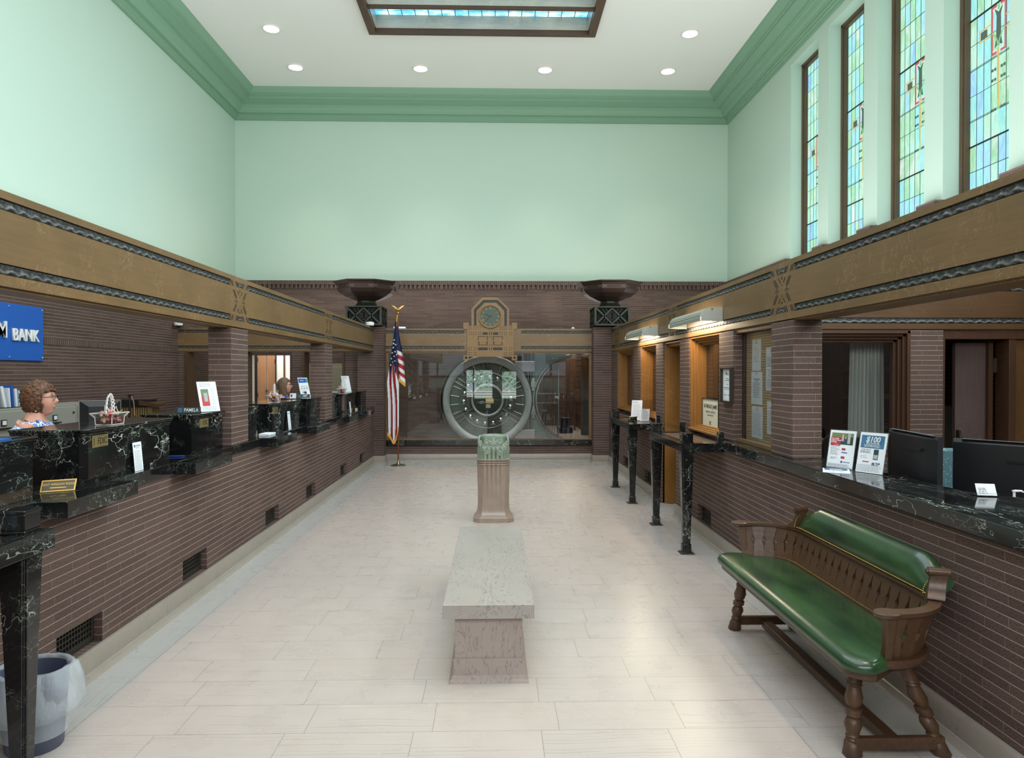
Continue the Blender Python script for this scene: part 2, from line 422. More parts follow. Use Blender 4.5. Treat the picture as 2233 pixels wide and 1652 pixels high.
_wm = {}
def T(name, label, cat, loc=(0, 0, 0), rz=0.0, group=None):
    o = bpy.data.objects.new(name, None); COL.objects.link(o)
    o.empty_display_size = 0.1
    o.location = loc; o.rotation_euler = (0, 0, rz)
    o['label'] = label; o['category'] = cat
    if group: o['group'] = group
    _wm[o.name] = Matrix.Translation(loc) @ Matrix.Rotation(rz, 4, 'Z')
    return o
def O(name, mb, mat, parent=None, local=False, smooth=None, bev=0.0, tag=None, label=None, bseg=2, sub=0):
    bm = mb.bm
    bmesh.ops.remove_doubles(bm, verts=bm.verts, dist=1e-6)
    bmesh.ops.recalc_face_normals(bm, faces=bm.faces)
    me = bpy.data.meshes.new(name); loc = Vector((0, 0, 0))
    if parent is not None:
        _w = _wm[parent.name]
        if not local: bm.transform(_w.inverted())
    else:
        xs = [v.co for v in bm.verts]
        lo = Vector([min(v[i] for v in xs) for i in range(3)]); hi = Vector([max(v[i] for v in xs) for i in range(3)])
        loc = Vector(((lo.x + hi.x) / 2, (lo.y + hi.y) / 2, lo.z)); bm.transform(Matrix.Translation(-loc))
    bm.to_mesh(me); bm.free()
    for m in (mat if isinstance(mat, (list, tuple)) else [mat]): me.materials.append(m)
    if smooth is not None:
        for p in me.polygons: p.use_smooth = True
        if smooth > 0: me.set_sharp_from_angle(angle=R(smooth))
    o = bpy.data.objects.new(name, me); COL.objects.link(o)
    if bev:
        b = o.modifiers.new('bevel', 'BEVEL'); b.width = bev; b.segments = bseg; b.limit_method = 'ANGLE'; b.angle_limit = R(40)
    if sub:
        b = o.modifiers.new('sub', 'SUBSURF'); b.levels = sub; b.render_levels = sub
    if parent is not None:
        o.parent = parent; _wm[o.name] = _wm[parent.name]
    else:
        o.location = loc; _wm[o.name] = Matrix.Translation(loc)
    if tag:
        o['label'], o['category'] = tag[0], tag[1]
        if len(tag) > 2: o['group'] = tag[2]
    if label: o['label'] = label
    return o
def S(name, mb, mat, **k):
    o = O(name, mb, mat, **k); o['kind'] = 'structure'; return o
def copy_tree(o, loc=None, rz=None, label=None, parent=None):
    c = o.copy(); COL.objects.link(c)
    if parent is not None: c.parent = parent
    for ch in [x for x in bpy.data.objects if x.parent == o]: copy_tree(ch, parent=c)
    if loc is not None: c.location = loc
    if rz is not None: c.rotation_euler = (0, 0, rz)
    if label: c['label'] = label
    _wm[c.name] = Matrix.Translation(c.location) @ Matrix.Rotation(c.rotation_euler[2], 4, 'Z')
    return c
def text_mb(txt, size, M_, depth=0.001, spacing=1.0, align='CENTER', shear=0.0, bold=0.0, sx=1.0):
    """lettering as a mesh; M_ maps (x right, y up, z out) into the world"""
    cu = bpy.data.curves.new('lettering', 'FONT'); cu.body = txt; cu.size = size; cu.extrude = depth
    cu.align_x = align; cu.align_y = 'CENTER'; cu.space_character = spacing; cu.shear = shear; cu.offset = bold; cu.resolution_u = 3
    ob = bpy.data.objects.new('lettering', cu); COL.objects.link(ob)
    dg = bpy.context.evaluated_depsgraph_get()
    me = bpy.data.meshes.new_from_object(ob.evaluated_get(dg))
    mb = MB(); mb.bm.from_mesh(me); mb.bm.transform(Matrix.Diagonal((sx, 1, 1, 1))); mb.bm.transform(M_)
    bpy.data.objects.remove(ob); bpy.data.curves.remove(cu); bpy.data.meshes.remove(me)
    return mb
def frame_m(origin, right, up):
    r = Vector(right).normalized(); u = Vector(up).normalized(); n = r.cross(u)
    M_ = Matrix((r, u, n)).transposed().to_4x4(); M_.translation = Vector(origin); return M_
# ================================================================== THE SHELL
fl = MB(); fl.box(-9.0, 8.6, YF, 19.6, -0.12, 0.0)
S('floor', fl, FLOORM)
c = MB(); SKX0, SKX1, SKY1, SKY0 = -2.12, 1.66, 12.28, -2.0
c.box(XL - 0.2, SKX0, YF, YB + 0.2, ZC, ZC + 0.15); c.box(SKX1, XR + 0.6, YF, YB + 0.2, ZC, ZC + 0.15)
c.box(SKX0, SKX1, SKY1, YB + 0.2, ZC, ZC + 0.15); c.box(SKX0, SKX1, YF, SKY0, ZC, ZC + 0.15)
S('ceiling', c, CEIL)

# outer walls: upper plaster
S('wall_left', MB().box(XL - 0.2, XL, YF, YB + 0.2, ZBR - 0.1, ZC), GREEN)
niches = [(12.09 - i * 1.385 - 1.03, 12.09 - i * 1.385) for i in range(9)]
SILL, HEAD = 3.5, 7.05
S('wall_right', MB().wallhole('x', XR, XR + 0.5, YF, YB + 0.2, ZBR - 0.3, ZC, [(a, b, SILL, HEAD) for a, b in niches]), GREEN)
S('wall_back', MB().box(XL - 0.2, XR + 0.5, YB, YB + 0.2, ZBR - 0.02, ZC), GREEN)
S('wall_front', MB().wallhole('y', YF - 0.2, YF, -9, 8.6, 0, ZC, [(-4.0, 4.0, 1.4, 5.0)]), GREEN)
# brick lower parts
b = MB(); b.box(BXL - 0.3, BXL, YF, YB, 0, ZBR)
S('wall_left_brick', b, BRICK)
b = MB(); b.box(BXL - 0.001, BXL + 0.006, YF, 12.3, 1.975, 2.05)
S('trim_1', b, BRICKV)
b = MB(); b.box(BXR, BXR + 0.4, YF, YB, 0, ZBR - 0.14)
for i in range(9):                      # brick caps on the piers between the window niches
    y0 = niches[i][1]; y1 = niches[i - 1][0] if i else YB
    b.box(BXR - 0.02, XR + 0.02, y0 - 0.0, y1 + 0.0, ZBR - 0.14, ZBR)
S('wall_right_brick', b, BRICK)
# back brick wall with the office door opening and the vault opening
VX, VZ, VR = 1.88, 1.014, 1.06
b = MB()
OX0, OX1 = -5.40, -4.52
b.wallhole('y', YB - 0.14, YB + 0.0, BXL, BXR, 0, ZBR - 0.1, [(OX0, OX1, 0, 2.0), (0.80, 3.0, -0.2, 2.14)])
S('wall_back_brick', b, BRICKD)
b = MB(); b.box(BXL, BXR, YB - 0.20, YB + 0.01, ZBR - 0.09, ZBR)
i = 0; x = BXL
while x < BXR:
    b.box(x, x + 0.058, YB - 0.19, YB - 0.12, ZBR - 0.18, ZBR - 0.09); x += 0.0965
S('trim_2', b, BRICKV)

# cornice: one profile mitred round the room
prof = [(0.0, 7.19), (0.05, 7.19), (0.05, 7.215), (0.075, 7.23), (0.075, 7.265), (0.10, 7.28), (0.10, 7.30), (0.16, 7.305), (0.20, 7.34), (0.23, 7.40), (0.26, 7.42),
        (0.27, 7.44), (0.30, 7.445), (0.30, 7.46), (0.33, 7.465), (0.42, 7.49), (0.47, 7.50), (0.47, 7.545), (0.50, 7.555), (0.50, 7.575), (0.515, 7.58),
        (0.55, 7.60), (0.60, 7.66), (0.62, 7.70), (0.0, 7.70)]
def cornice_run(mb, x0, x1, y0, y1):
    # rings at the four inner corners
    rings = []
    for cx, cy, sx, sy in ((x0, y0, 1, 1), (x0, y1, 1, -1), (x1, y1, -1, -1), (x1, y0, -1, 1)):
        rings.append([(cx + sx * d, cy + sy * d, z) for d, z in prof])
    rings.append(rings[0]); mb.loft(rings, False)
c = MB(); cornice_run(c, XL, XR, YF, YB)
S('trim_3', c, CORN)

# ---- lobby brick walls (counter fronts)
VENTL = [3.64, 5.02, 6.74, 8.14, 9.88, 11.27]
VENTR = [6.66, 9.13, 10.72]
b = MB(); b.wallhole('x', LL - 0.30, LL, YF, 12.30, 0, ZU, [(v - 0.2, v + 0.2, 0.141, 0.305) for v in VENTL])
S('wall_counter_left', b, BRICK)
DY0, DY1 = 7.71, 8.49       # doorway in the right screen
b = MB(); b.wallhole('x', LR, LR + 0.28, YF, DY0, 0, ZU, [(v - 0.21, v + 0.21, 0.141, 0.305) for v in VENTR if v < 7.5])
b.wallhole('x', LR, LR + 0.28, DY1, 12.30, 0, ZU, [(v - 0.21, v + 0.21, 0.141, 0.305) for v in VENTR if v > 7.5])
S('wall_counter_right', b, BRICK)
# low wall under the glass
b = MB(); b.box(-1.98, 1.76, 12.55, 12.75, 0, 0.30)
S('wall_low_back', b, BRICK)
# baseboards with a cove at the foot
def base_run(mb, pts, t=0.02, h=0.14, side=1):
    pr = [(0, h), (t * 0.7, h), (t, h - 0.012), (t, 0.03), (t + 0.008, 0.026), (t + 0.016, 0.012), (t + 0.036, 0.0), (0, 0)]
    rings = []
    for i, (x, y, nx, ny) in enumerate(pts): rings.append([(x + nx * d, y + ny * d, z) for d, z in pr])
    mb.loft(rings, True)
b = MB(); base_run(b, [(LL, YF, 1, 0), (LL, 12.28, 1, -1), (-1.98, 12.28, 1, -1), (-1.98, 12.55, 1, -1), (0, 12.55, 0, -1)])
S('baseboard_left', b, MARBLEG, smooth=30)
b = MB(); base_run(b, [(LR, YF, -1, 0), (LR, DY0, -1, 0), (LR + .04, DY0, -1, 0)])
base_run(b, [(LR, DY1, -1, 0), (LR, 12.28, -1, -1), (1.76, 12.28, -1, -1), (1.76, 12.55, -1, -1), (0, 12.55, 0, -1)])
S('baseboard_right', b, MARBLEG, smooth=30)

# ---- brick pillars, corner piers and the screen segments
def pillar(x0, x1, y0, y1, z0, z1, label, base=True):
    mb = MB(); mb.box(x0, x1, y0, y1, z0, z1 - (.0125 if z1 == Z0 else 0))
    O('brick_pillar', mb, BRICK, tag=(label, 'pillar'), bev=0.004)
pillar(-2.35, BL, 2.56, 2.94, ZT, Z0, 'brick pillar on the left counter nearest the viewpoint')
pillar(-2.35, BL, 5.69, 6.07, ZT, Z0, 'brick pillar on the left counter just beyond the tilted notice with a red photo')
pillar(-2.35, BL, 8.80, 9.18, ZT, Z0, 'brick pillar on the left counter next to the woman in blue')
pillar(BR, 2.29, 4.765, 5.14, ZT, Z0, 'reddish brick pillar on the right counter beside the notice board')
pillar(BR, 2.34, 5.966, 6.35, ZT, Z0, 'brick pier with the framed certificate, between notice board and window')
pillar(BR, 2.34, 7.34, 7.71, 0, Z0, 'brick pier on the near side of the oak doorway')
pillar(BR, 2.34, 8.49, 8.86, 0, Z0, 'brick pier on the far side of the oak doorway')
pillar(BR, 2.34, 9.82, 10.29, ZT - 0.05, Z0, 'brick pier between the two far windows of the right screen')
pillar(BR, 2.34, 11.68, 12.26, ZT - 0.05, Z0, 'brick pier at the far end of the right screen')
pillar(-2.45, -1.98, 12.28, 12.80, 0, 2.44, 'corner brick pier carrying the left bronze urn')
pillar(1.76, 2.40, 12.28, 12.80, 0, 2.44, 'corner brick pier carrying the right bronze urn')
# back screen left of the lobby (rear of the teller space)
pillar(-2.70, -2.46, 12.40, 12.72, 0, Z0, 'warm-lit brick pier behind the far teller notice')
pillar(-3.64, -3.45, 12.40, 12.72, 0, Z0, 'dark brick pier right of the lit office opening, behind the tellers')
pillar(-4.9, -4.45, 12.40, 12.72, 0, Z0, 'dark brick pier left of the lit office opening, behind the tellers')
pillar(-5.65, -5.52, 12.40, 12.72, 0, Z0, 'narrow brick pier in the corner behind the tellers, under the white camera')

# ---- oak beams with cast friezes
def frieze(mb, axis, face, a, b_, z0, z1, out, step=0.012):
    """relief strip: repeated leaf arches and beads. out = +1/-1 direction of the relief"""
    n = max(2, int((b_ - a) / step)); rows = 8; g = []; mb.bm.verts.layers.float.get('relief') or mb.bm.verts.layers.float.new('relief')
    for i in range(n + 1):
        t = a + (b_ - a) * i / n; col = []
        for j in range(rows + 1):
            v = j / rows; z = z0 + (z1 - z0) * v
            u = (t / 0.086) % 1.0
            arch = math.exp(-((v - (0.10 + 0.30 * (1 - (2 * u - 1) ** 2))) / 0.10) ** 2)
            leaf = 0.8 * max(0, 1 - abs(u - 0.5) * 4) * (1 if v > 0.3 else 0.4)
            bead = 0.7 * (noise.noise(Vector((t * 60, z * 60, 3.1))) + 0.3)
            h = 0.007 * arch + 0.003 * leaf + 0.005 * bead
            if j in (0, rows): h = -0.004; arch = 0
            d = face + out * h
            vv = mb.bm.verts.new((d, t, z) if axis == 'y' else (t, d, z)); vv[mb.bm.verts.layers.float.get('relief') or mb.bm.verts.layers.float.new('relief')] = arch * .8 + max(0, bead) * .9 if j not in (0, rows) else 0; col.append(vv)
        g.append(col)
    for i in range(n):
        for j in range(rows): mb._f([g[i][j], g[i + 1][j], g[i + 1][j + 1], g[i][j + 1]])
S1, S2 = (2.05, 2.10), (2.333, 2.384)
def beam(label, axis, face, back, a, b_, mat, orn=(), z0=Z0, z1=Z1, skip=(), fr=True):
    t = T('oak_beam', label, 'beam', ((face + back) / 2, (a + b_) / 2, z0) if axis == 'y' else ((a + b_) / 2, (face + back) / 2, z0))
    out = 1 if face > back else -1
    def bx(mb, d0, d1, u0, u1, p, q):
        d0, d1 = sorted((d0, d1))
        mb.box(d0, d1, u0, u1, p, q) if axis == 'y' else mb.box(u0, u1, d0, d1, p, q)
    mb = MB(); rec = face - out * 0.014
    bx(mb, back, rec, a, b_, z0, z1)
    for p, q in ((z0, S1[0]), (S1[1], S2[0]), (S2[1], z1)): bx(mb, rec, face, a, b_, p, q)
    ocs = [(y - 0.2, y + 0.2) for y in orn] + list(skip)
    for u0, u1 in ocs:
        for p, q in (S1, S2): bx(mb, rec, face, u0, u1, p, q)
    bx(mb, back + out * 0.02, face - out * 0.02, a, b_, z0 - 0.012, z0)
    O('beam_body', mb, mat, t)
    # frieze strips between the ornaments
    cuts = [a] + sorted([v for oc in ocs for v in oc]) + [b_]
    if fr:
        for zz in (S1, S2):
            mb = MB()
            for i in range(0, len(cuts) - 1, 2):
                if cuts[i + 1] - cuts[i] > 0.02: frieze(mb, axis, face - out * 0.009, cuts[i], cuts[i + 1], zz[0], zz[1], out)
            for y in orn: frieze(mb, axis, face - out * 0.0005, y - 0.055, y + 0.055, zz[0] + 0.002, zz[1] - 0.002, out)
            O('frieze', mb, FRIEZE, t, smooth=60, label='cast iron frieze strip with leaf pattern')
    # crossed slots: dark inlay strips stand for the shade inside them
    for y in orn:
        mb = MB()
        def slot(u0, z_0, u1, z_1, w=0.011):
            p, q = Vector((u0, z_0)), Vector((u1, z_1)); n = Vector((w / 2, 0))
            for k in (p, q): pass
            pts = [p - n, p + n, q + n, q - n]
            e0, e1 = sorted((face - out * 0.004, face + out * 0.0012))
            if axis == 'y': mb.prism([(y + v.x, v.y) for v in pts], 'x', e0, e1)
            else: mb.prism([(y + v.x, v.y) for v in pts], 'y', e0, e1)
        for s in (-1, 1):
            for k in (0.0, 0.026):
                slot(s * (0.150 - k), 2.305, s * (0.098 - k), 2.245); slot(s * (0.150 - k), 2.125, s * (0.098 - k), 2.185)
                slot(s * (0.196 - k), 2.38, s * (0.168 - k), 2.336); slot(s * (0.196 - k), 2.053, s * (0.168 - k), 2.098)
                slot(s * (0.10 - k), 2.38, s * (0.072 - k), 2.336); slot(s * (0.10 - k), 2.053, s * (0.072 - k), 2.098)
            slot(s * 0.055, 2.305, s * 0.024, 2.27); slot(s * 0.055, 2.125, s * 0.024, 2.16)
            for du, dz in ((0.062, 0), (0.085, 0), (0.108, 0), (0.085, 0.02), (0.085, -0.02)):
                slot(s * du - 0.002, 2.215 + dz + 0.006, s * du + 0.002, 2.215 + dz - 0.006, 0.009)
        slot(0, 2.312, 0, 2.296, 0.014); slot(0, 2.118, 0, 2.134, 0.014); slot(0, 2.262, 0, 2.25, 0.008); slot(0, 2.18, 0, 2.168, 0.008)
        O('slot_shade_inlay', mb, DARK, t, label='dark inlay painting the shade of crossed slots on the oak')
    return t
beam('long oak beam with iron friezes above the teller counter on the left', 'y', BL, -2.36, YF, 12.28, OAKY, orn=(5.88, 8.99))
beam('long oak beam with iron friezes above the counter and windows on the right', 'y', BR, 2.30, YF, 12.28, OAKY, orn=(4.95, 8.06, 11.72))
beam('oak beam across the back above the vault glass, under the clock', 'x', 12.52, 12.72, -1.98, 1.76, OAKX, skip=((-0.56, 0.47),))
beam('oak beam across the rear of the teller space', 'x', 12.40, 12.62, -5.65, -2.37, OAKX)
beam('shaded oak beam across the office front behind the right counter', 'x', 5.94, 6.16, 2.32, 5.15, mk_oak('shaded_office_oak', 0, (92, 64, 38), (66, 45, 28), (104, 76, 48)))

# ---- marble ledges on the counters
led = MB(); led.box(LL - 0.33, -2.15, YF + .01, 12.27, ZU + .0005, ZT)
for y0, y1 in ((0.15, 0.79), (3.26, 3.90), (4.64, 5.28), (6.36, 6.99), (7.74, 8.38), (9.48, 10.10), (10.79, 11.42)):
    led.box(-2.151, -2.0, y0, y1, ZU, ZT)
O('marble_ledge', led, MARBLEK, bev=0.004, tag=('long black veined marble ledge with stepped shelves along the left brick counter', 'ledge'))
led = MB(); led.prism([(2.0, YF + .01), (2.58, YF + .01), (2.58, 3.22), (2.40, 3.42), (2.34, 4.3), (2.32, 6.05), (2.0, 6.05)], 'z', ZU + .0005, ZT)
O('marble_counter_top', led, MARBLEK, bev=0.005, tag=('broad black veined marble counter top on the right brick counter', 'counter top'))
led = MB(); led.box(-1.98, 1.76, 12.5, 12.78, 0.30, 0.393)
O('marble_sill', led, MARBLEK, bev=0.003, tag=('black marble sill under the vault glass', 'sill'))

# ---- teller booths
def booth(y0, y1, bev0, bev1, label):
    t = T('teller_booth', label, 'teller booth', (-2.4, (y0 + y1) / 2, ZT))
    c0 = 0.03 if bev0 else 0.0; c1 = 0.03 if bev1 else 0.0
    def poly(g): return [(-2.62, y0 - g), (-2.225 - c0 + g, y0 - g), (-2.225 + g, y0 + c0 - g * .4), (-2.225 + g, y1 - c1 + g * .4), (-2.225 - c1 + g, y1 + g), (-2.62, y1 + g)]
    mb = MB(); mb.prism(poly(0.0), 'z', ZT, 1.268); O('booth_panel', mb, MARBLEK, t, bev=0.002)
    mb = MB(); mb.prism(poly(0.004), 'z', 1.268, 1.280); mb.prism(poly(0.012), 'z', 1.280, 1.296); mb.prism(poly(0.02), 'z', 1.296, 1.31)
    O('cap', mb, MARBLEK, t, bev=0.003, label='stepped black marble cap')
for y0, y1, a, b_, l in ((2.96, 3.39, 0, 1, 'black marble teller booth at the left edge, nearest the viewpoint'),
                         (3.78, 4.78, 1, 1, 'long black marble teller booth under the nearest candy basket'),
                         (5.16, 5.66, 1, 0, 'short black marble teller booth under the PAMELA name plate'),
                         (6.10, 6.50, 0, 1, 'short black marble teller booth just behind the nearest visible pillar'),
                         (6.89, 7.89, 1, 1, 'long black marble teller booth in front of the woman in blue'),
                         (8.27, 8.77, 1, 0, 'short black marble teller booth under the blue-headed notice'),
                         (9.21, 9.61, 0, 1, 'short black marble teller booth behind the middle pillar'),
                         (10.0, 11.0, 1, 1, 'long black marble teller booth under the farthest candy basket'),
                         (11.38, 11.88, 1, 0, 'last black marble teller booth beside the far corner pier')):
    booth(y0, y1, a, b_, l)
# teller desk running behind the booths
dk = MB(); dk.box(-2.98, -2.64, 2.2, 12.2, 0.74, 0.78)
dk.box(-2.96, -2.92, 2.2, 12.2, 0, 0.74)
O('teller_desk', dk, plain('desk_brown', srgb(70, 52, 42), 0.5), tag=('long low brown desk behind the teller booths', 'desk'))

# ---- register grilles in the brick
def grille(face, y, out, label):
    t = T('vent_grille', label, 'vent', (face, y, 0.155), group=None)
    hw = 0.2 if out > 0 else 0.21; x = face - out * 0.045
    mb = MB(); a, b_ = sorted((x, x - out * 0.012))
    holes = []
    for i in range(14):
        for j in range(4):
            u = y - hw + 0.024 + i * (2 * hw - 0.048) / 14; z = 0.155 + 0.02 + j * 0.0285
            holes.append((u + 0.003, u + (2 * hw - 0.048) / 14 - 0.003, z + 0.003, z + 0.0255))
    mb.wallhole('x', a, b_, y - hw, y + hw, 0.142, 0.304, holes)
    O('grille', mb, IRON, t)
    mb = MB(); a, b_ = sorted((x - out * 0.05, x - out * 0.052)); mb.box(a, b_, y - hw, y + hw, 0.15, 0.31)
    O('duct_back', mb, DARK, t)
    return t
_ord = ['nearest', 'second', 'third', 'fourth', 'fifth', 'farthest']
for k, v in enumerate(VENTL): grille(LL, v, 1, f'{_ord[k]} iron grille at the foot of the left brick counter' + (', counting from the wastebasket' if k else ', beside the wastebasket'))
for k, v in enumerate(VENTR): grille(LR, v, -1, ('nearest iron grille at the foot of the right brick wall, under the near marble table', 'iron grille at the foot of the right brick wall, just past the doorway', 'farthest iron grille at the foot of the right brick wall')[k])

# ---- skylight
t = T('skylight', 'large oak-framed leaded glass skylight in the ceiling', 'skylight', (-0.23, 5.1, ZC))
mb = MB()

def hframe(mb, x0, x1, y0, y1, w, z0, z1):
    mb.box(x0, x0 + w, y0, y1, z0, z1); mb.box(x1 - w, x1, y0, y1, z0, z1); mb.box(x0 + w, x1 - w, y0, y0 + w, z0, z1); mb.box(x0 + w, x1 - w, y1 - w, y1, z0, z1)
hframe(mb, -2.25, 1.80, -2.1, 12.40, 0.07, 7.645, 7.70); hframe(mb, -2.22, 1.77, -2.07, 12.37, 0.10, 7.63, 7.66)
hframe(mb, -2.16, 1.71, -2.0, 12.31, 0.05, 7.62, 7.80)
O('frame', mb, OAKD, t, bev=0.004)
rows_y = [12.29 - i * 0.78 for i in range(19)]
mb = MB()
for y in rows_y[1:]: mb.box(-2.13, 1.68, y - 0.035, y + 0.035, 7.66, 7.72)
O('cross_bars', mb, OAKD, t)
mb = MB()
for i, y in enumerate(rows_y[:-1]):                       # deep oak sides of each coffer
    mb.box(-2.12, 1.67, y - 0.045, y - 0.032, 7.70, 7.93); mb.box(-2.12, -2.10, y - 0.75, y - 0.03, 7.70, 7.93); mb.box(1.65, 1.67, y - 0.75, y - 0.03, 7.70, 7.93)
O('coffer_sides', mb, mk_oak('skylight_well_oak', 0, (186, 174, 154), (150, 140, 124), (214, 202, 182), 0.3), t)  # daylight inside the coffers is put into this paler oak colour
m = NT('skylight_leaded_glass'); p = m.xyz(m.pos())
gx = m.math('LESS_THAN', m.math('PINGPONG', m.math('DIVIDE', p[0], 0.234), 0.5), 0.03)
gy = m.math('LESS_THAN', m.math('PINGPONG', m.math('DIVIDE', p[1], 0.31), 0.5), 0.02)
n = m.noise(m.pos(), 5.0, 3.0)
cc = m.mix(m.ramp(n, [(0.4, 0.0), (0.62, 1.0)]), srgb(84, 170, 222), srgb(186, 230, 244))
cc = m.mix(m.math('MAXIMUM', gx, gy), cc, srgb(20, 40, 50))
m.set(col=(0.05, 0.05, 0.05), emit=cc, es=1.8, rough=0.2)
mb = MB(); mb.box(-2.12, 1.67, -2.0, 12.29, 7.93, 7.95)
O('leaded_glass', mb, m.m, t)

# ---- recessed ceiling lights
def downlight(x, y, label, visible=True):
    t = T('recessed_light', label, 'ceiling light', (x, y, ZC - 0.01), group='recessed ceiling lights')
    mb = MB(); mb.lathe([(0.165, -0.001), (0.165, -0.012), (0.15, -0.016), (0.135, -0.012), (0.125, 0.008)], (0, 0, 0), 32, cap=False)
    O('trim_ring', mb, WHITEP, t, local=True, smooth=40)
    mb = MB(); mb.lathe([(0.128, 0.004), (0.128, 0.0065)], (0, 0, 0), 32)
    O('lit_lens', mb, LAMPW, t, local=True)
    d = bpy.data.lights.new('downlight_beam', 'SPOT'); d.energy = 150; d.spot_size = R(78); d.spot_blend = 0.75; d.shadow_soft_size = 0.11; d.color = (1.0, 0.80, 0.60)
    o = bpy.data.objects.new('downlight_beam', d); COL.objects.link(o); o.parent = t; o.location = (0, 0, -0.03)
pts = [(-3.97, 13.84, 'leftmost recessed ceiling light in the row nearest the back wall'), (-1.49, 13.84, 'second from left recessed ceiling light in the row nearest the back wall'),
       (1.0, 13.84, 'second from right recessed ceiling light in the row nearest the back wall'), (3.48, 13.84, 'rightmost recessed ceiling light in the row nearest the back wall'),
       (-3.95, 12.3, 'recessed ceiling light left of the skylight'), (3.49, 12.3, 'recessed ceiling light right of the skylight')]
for y in (10.2, 8.1, 6.0, 3.9, 1.8): pts += [(-3.95, y, 'recessed light in the ceiling left of the skylight, above the frame'), (3.49, y, 'recessed light in the ceiling right of the skylight, above the frame')]
pts = pts[:6]
for x, y, l in pts: downlight(x, y, l)
# the rest of the ring of downlights, above and behind the picture: only their beams
for y in (10.2, 8.1, 6.0, 3.9, 1.8):
    for x in (-3.0, 2.5):
        d = bpy.data.lights.new('downlight_beam', 'SPOT'); d.energy = 50; d.spot_size = R(84); d.spot_blend = 0.8; d.shadow_soft_size = 0.11; d.color = (1.0, 0.82, 0.63)
        o = bpy.data.objects.new('downlight_beam', d); COL.objects.link(o); o.location = (x, y, 7.66)
for (x, y, tx, ty, e) in ((2.4, 3.4, 0.75, 3.1, 260), (-2.7, 3.9, -1.1, 3.7, 240), (2.4, 9.3, 0.85, 9.2, 230), (2.4, 6.2, 0.9, 6.3, 150), (-2.7, 7.4, -1.2, 7.4, 150), (-3.2, 12.0, -2.4, 12.3, 90)):
    d = bpy.data.lights.new('aimed_downlight', 'SPOT'); d.energy = e; d.spot_size = R(26); d.spot_blend = 1.0; d.shadow_soft_size = 0.08; d.color = (1.0, 0.78, 0.56)
    o = bpy.data.objects.new('aimed_downlight', d); COL.objects.link(o); o.location = (x, y, 7.6); o.rotation_euler = (Vector((tx, ty, 0)) - Vector((x, y, 7.6))).to_track_quat('-Z', 'Y').to_euler()

# ---- tall stained glass windows on the right wall
def mk_stained(i):
    m = NT('stained_glass'); p = m.xyz(m.pos()); y0 = niches[i][1] - 0.06
    u = m.math('DIVIDE', m.math('SUBTRACT', y0, p[1]), 0.1137); v = m.math('DIVIDE', m.math('SUBTRACT', p[2], 4.217), 0.29)
    cell = m.comb(m.math('FLOOR', u), m.math('FLOOR', v), float(i))
    wn = m.n('ShaderNodeTexWhiteNoise', noise_dimensions='3D'); m.l(cell, wn.inputs['Vector'])
    n = m.noise(m.scale(m.pos(), (1, 1.0, 0.5)), 3.2, 4.0, 0.6, 0.8)
    f = m.math('ADD', m.math('MULTIPLY', wn.outputs['Value'], 0.45), m.math('MULTIPLY', n, 0.62))
    c = m.ramp(f, [(0.20, srgb(128, 180, 230)), (0.34, srgb(160, 214, 232)), (0.46, srgb(148, 222, 216)), (0.58, srgb(184, 228, 208)), (0.70, srgb(152, 208, 164)), (0.84, srgb(214, 224, 220))])
    st = m.noise(m.scale(m.pos(), (1, 6.0, 1.0)), 9.0, 3.0)
    c = m.mix(1.0, c, m.ramp(st, [(0.3, 0.86), (0.7, 1.1)]), 'MULTIPLY')
    m.set(col=(0.02, 0.03, 0.03), emit=c, es=1.05, rough=0.15)
    return m.m
LEAD = plain('lead_came', srgb(24, 28, 34), 0.5, 0.3)
def col_glass(name, c): return emis(name, srgb(*c), 0.75)
GRED, GAMB, GDK, GLG, GWH = col_glass('red_art_glass', (214, 70, 84)), col_glass('amber_art_glass', (232, 190, 96)), col_glass('mottled_green_art_glass', (62, 84, 70)), col_glass('lime_art_glass', (130, 216, 130)), col_glass('white_art_glass', (232, 236, 226))
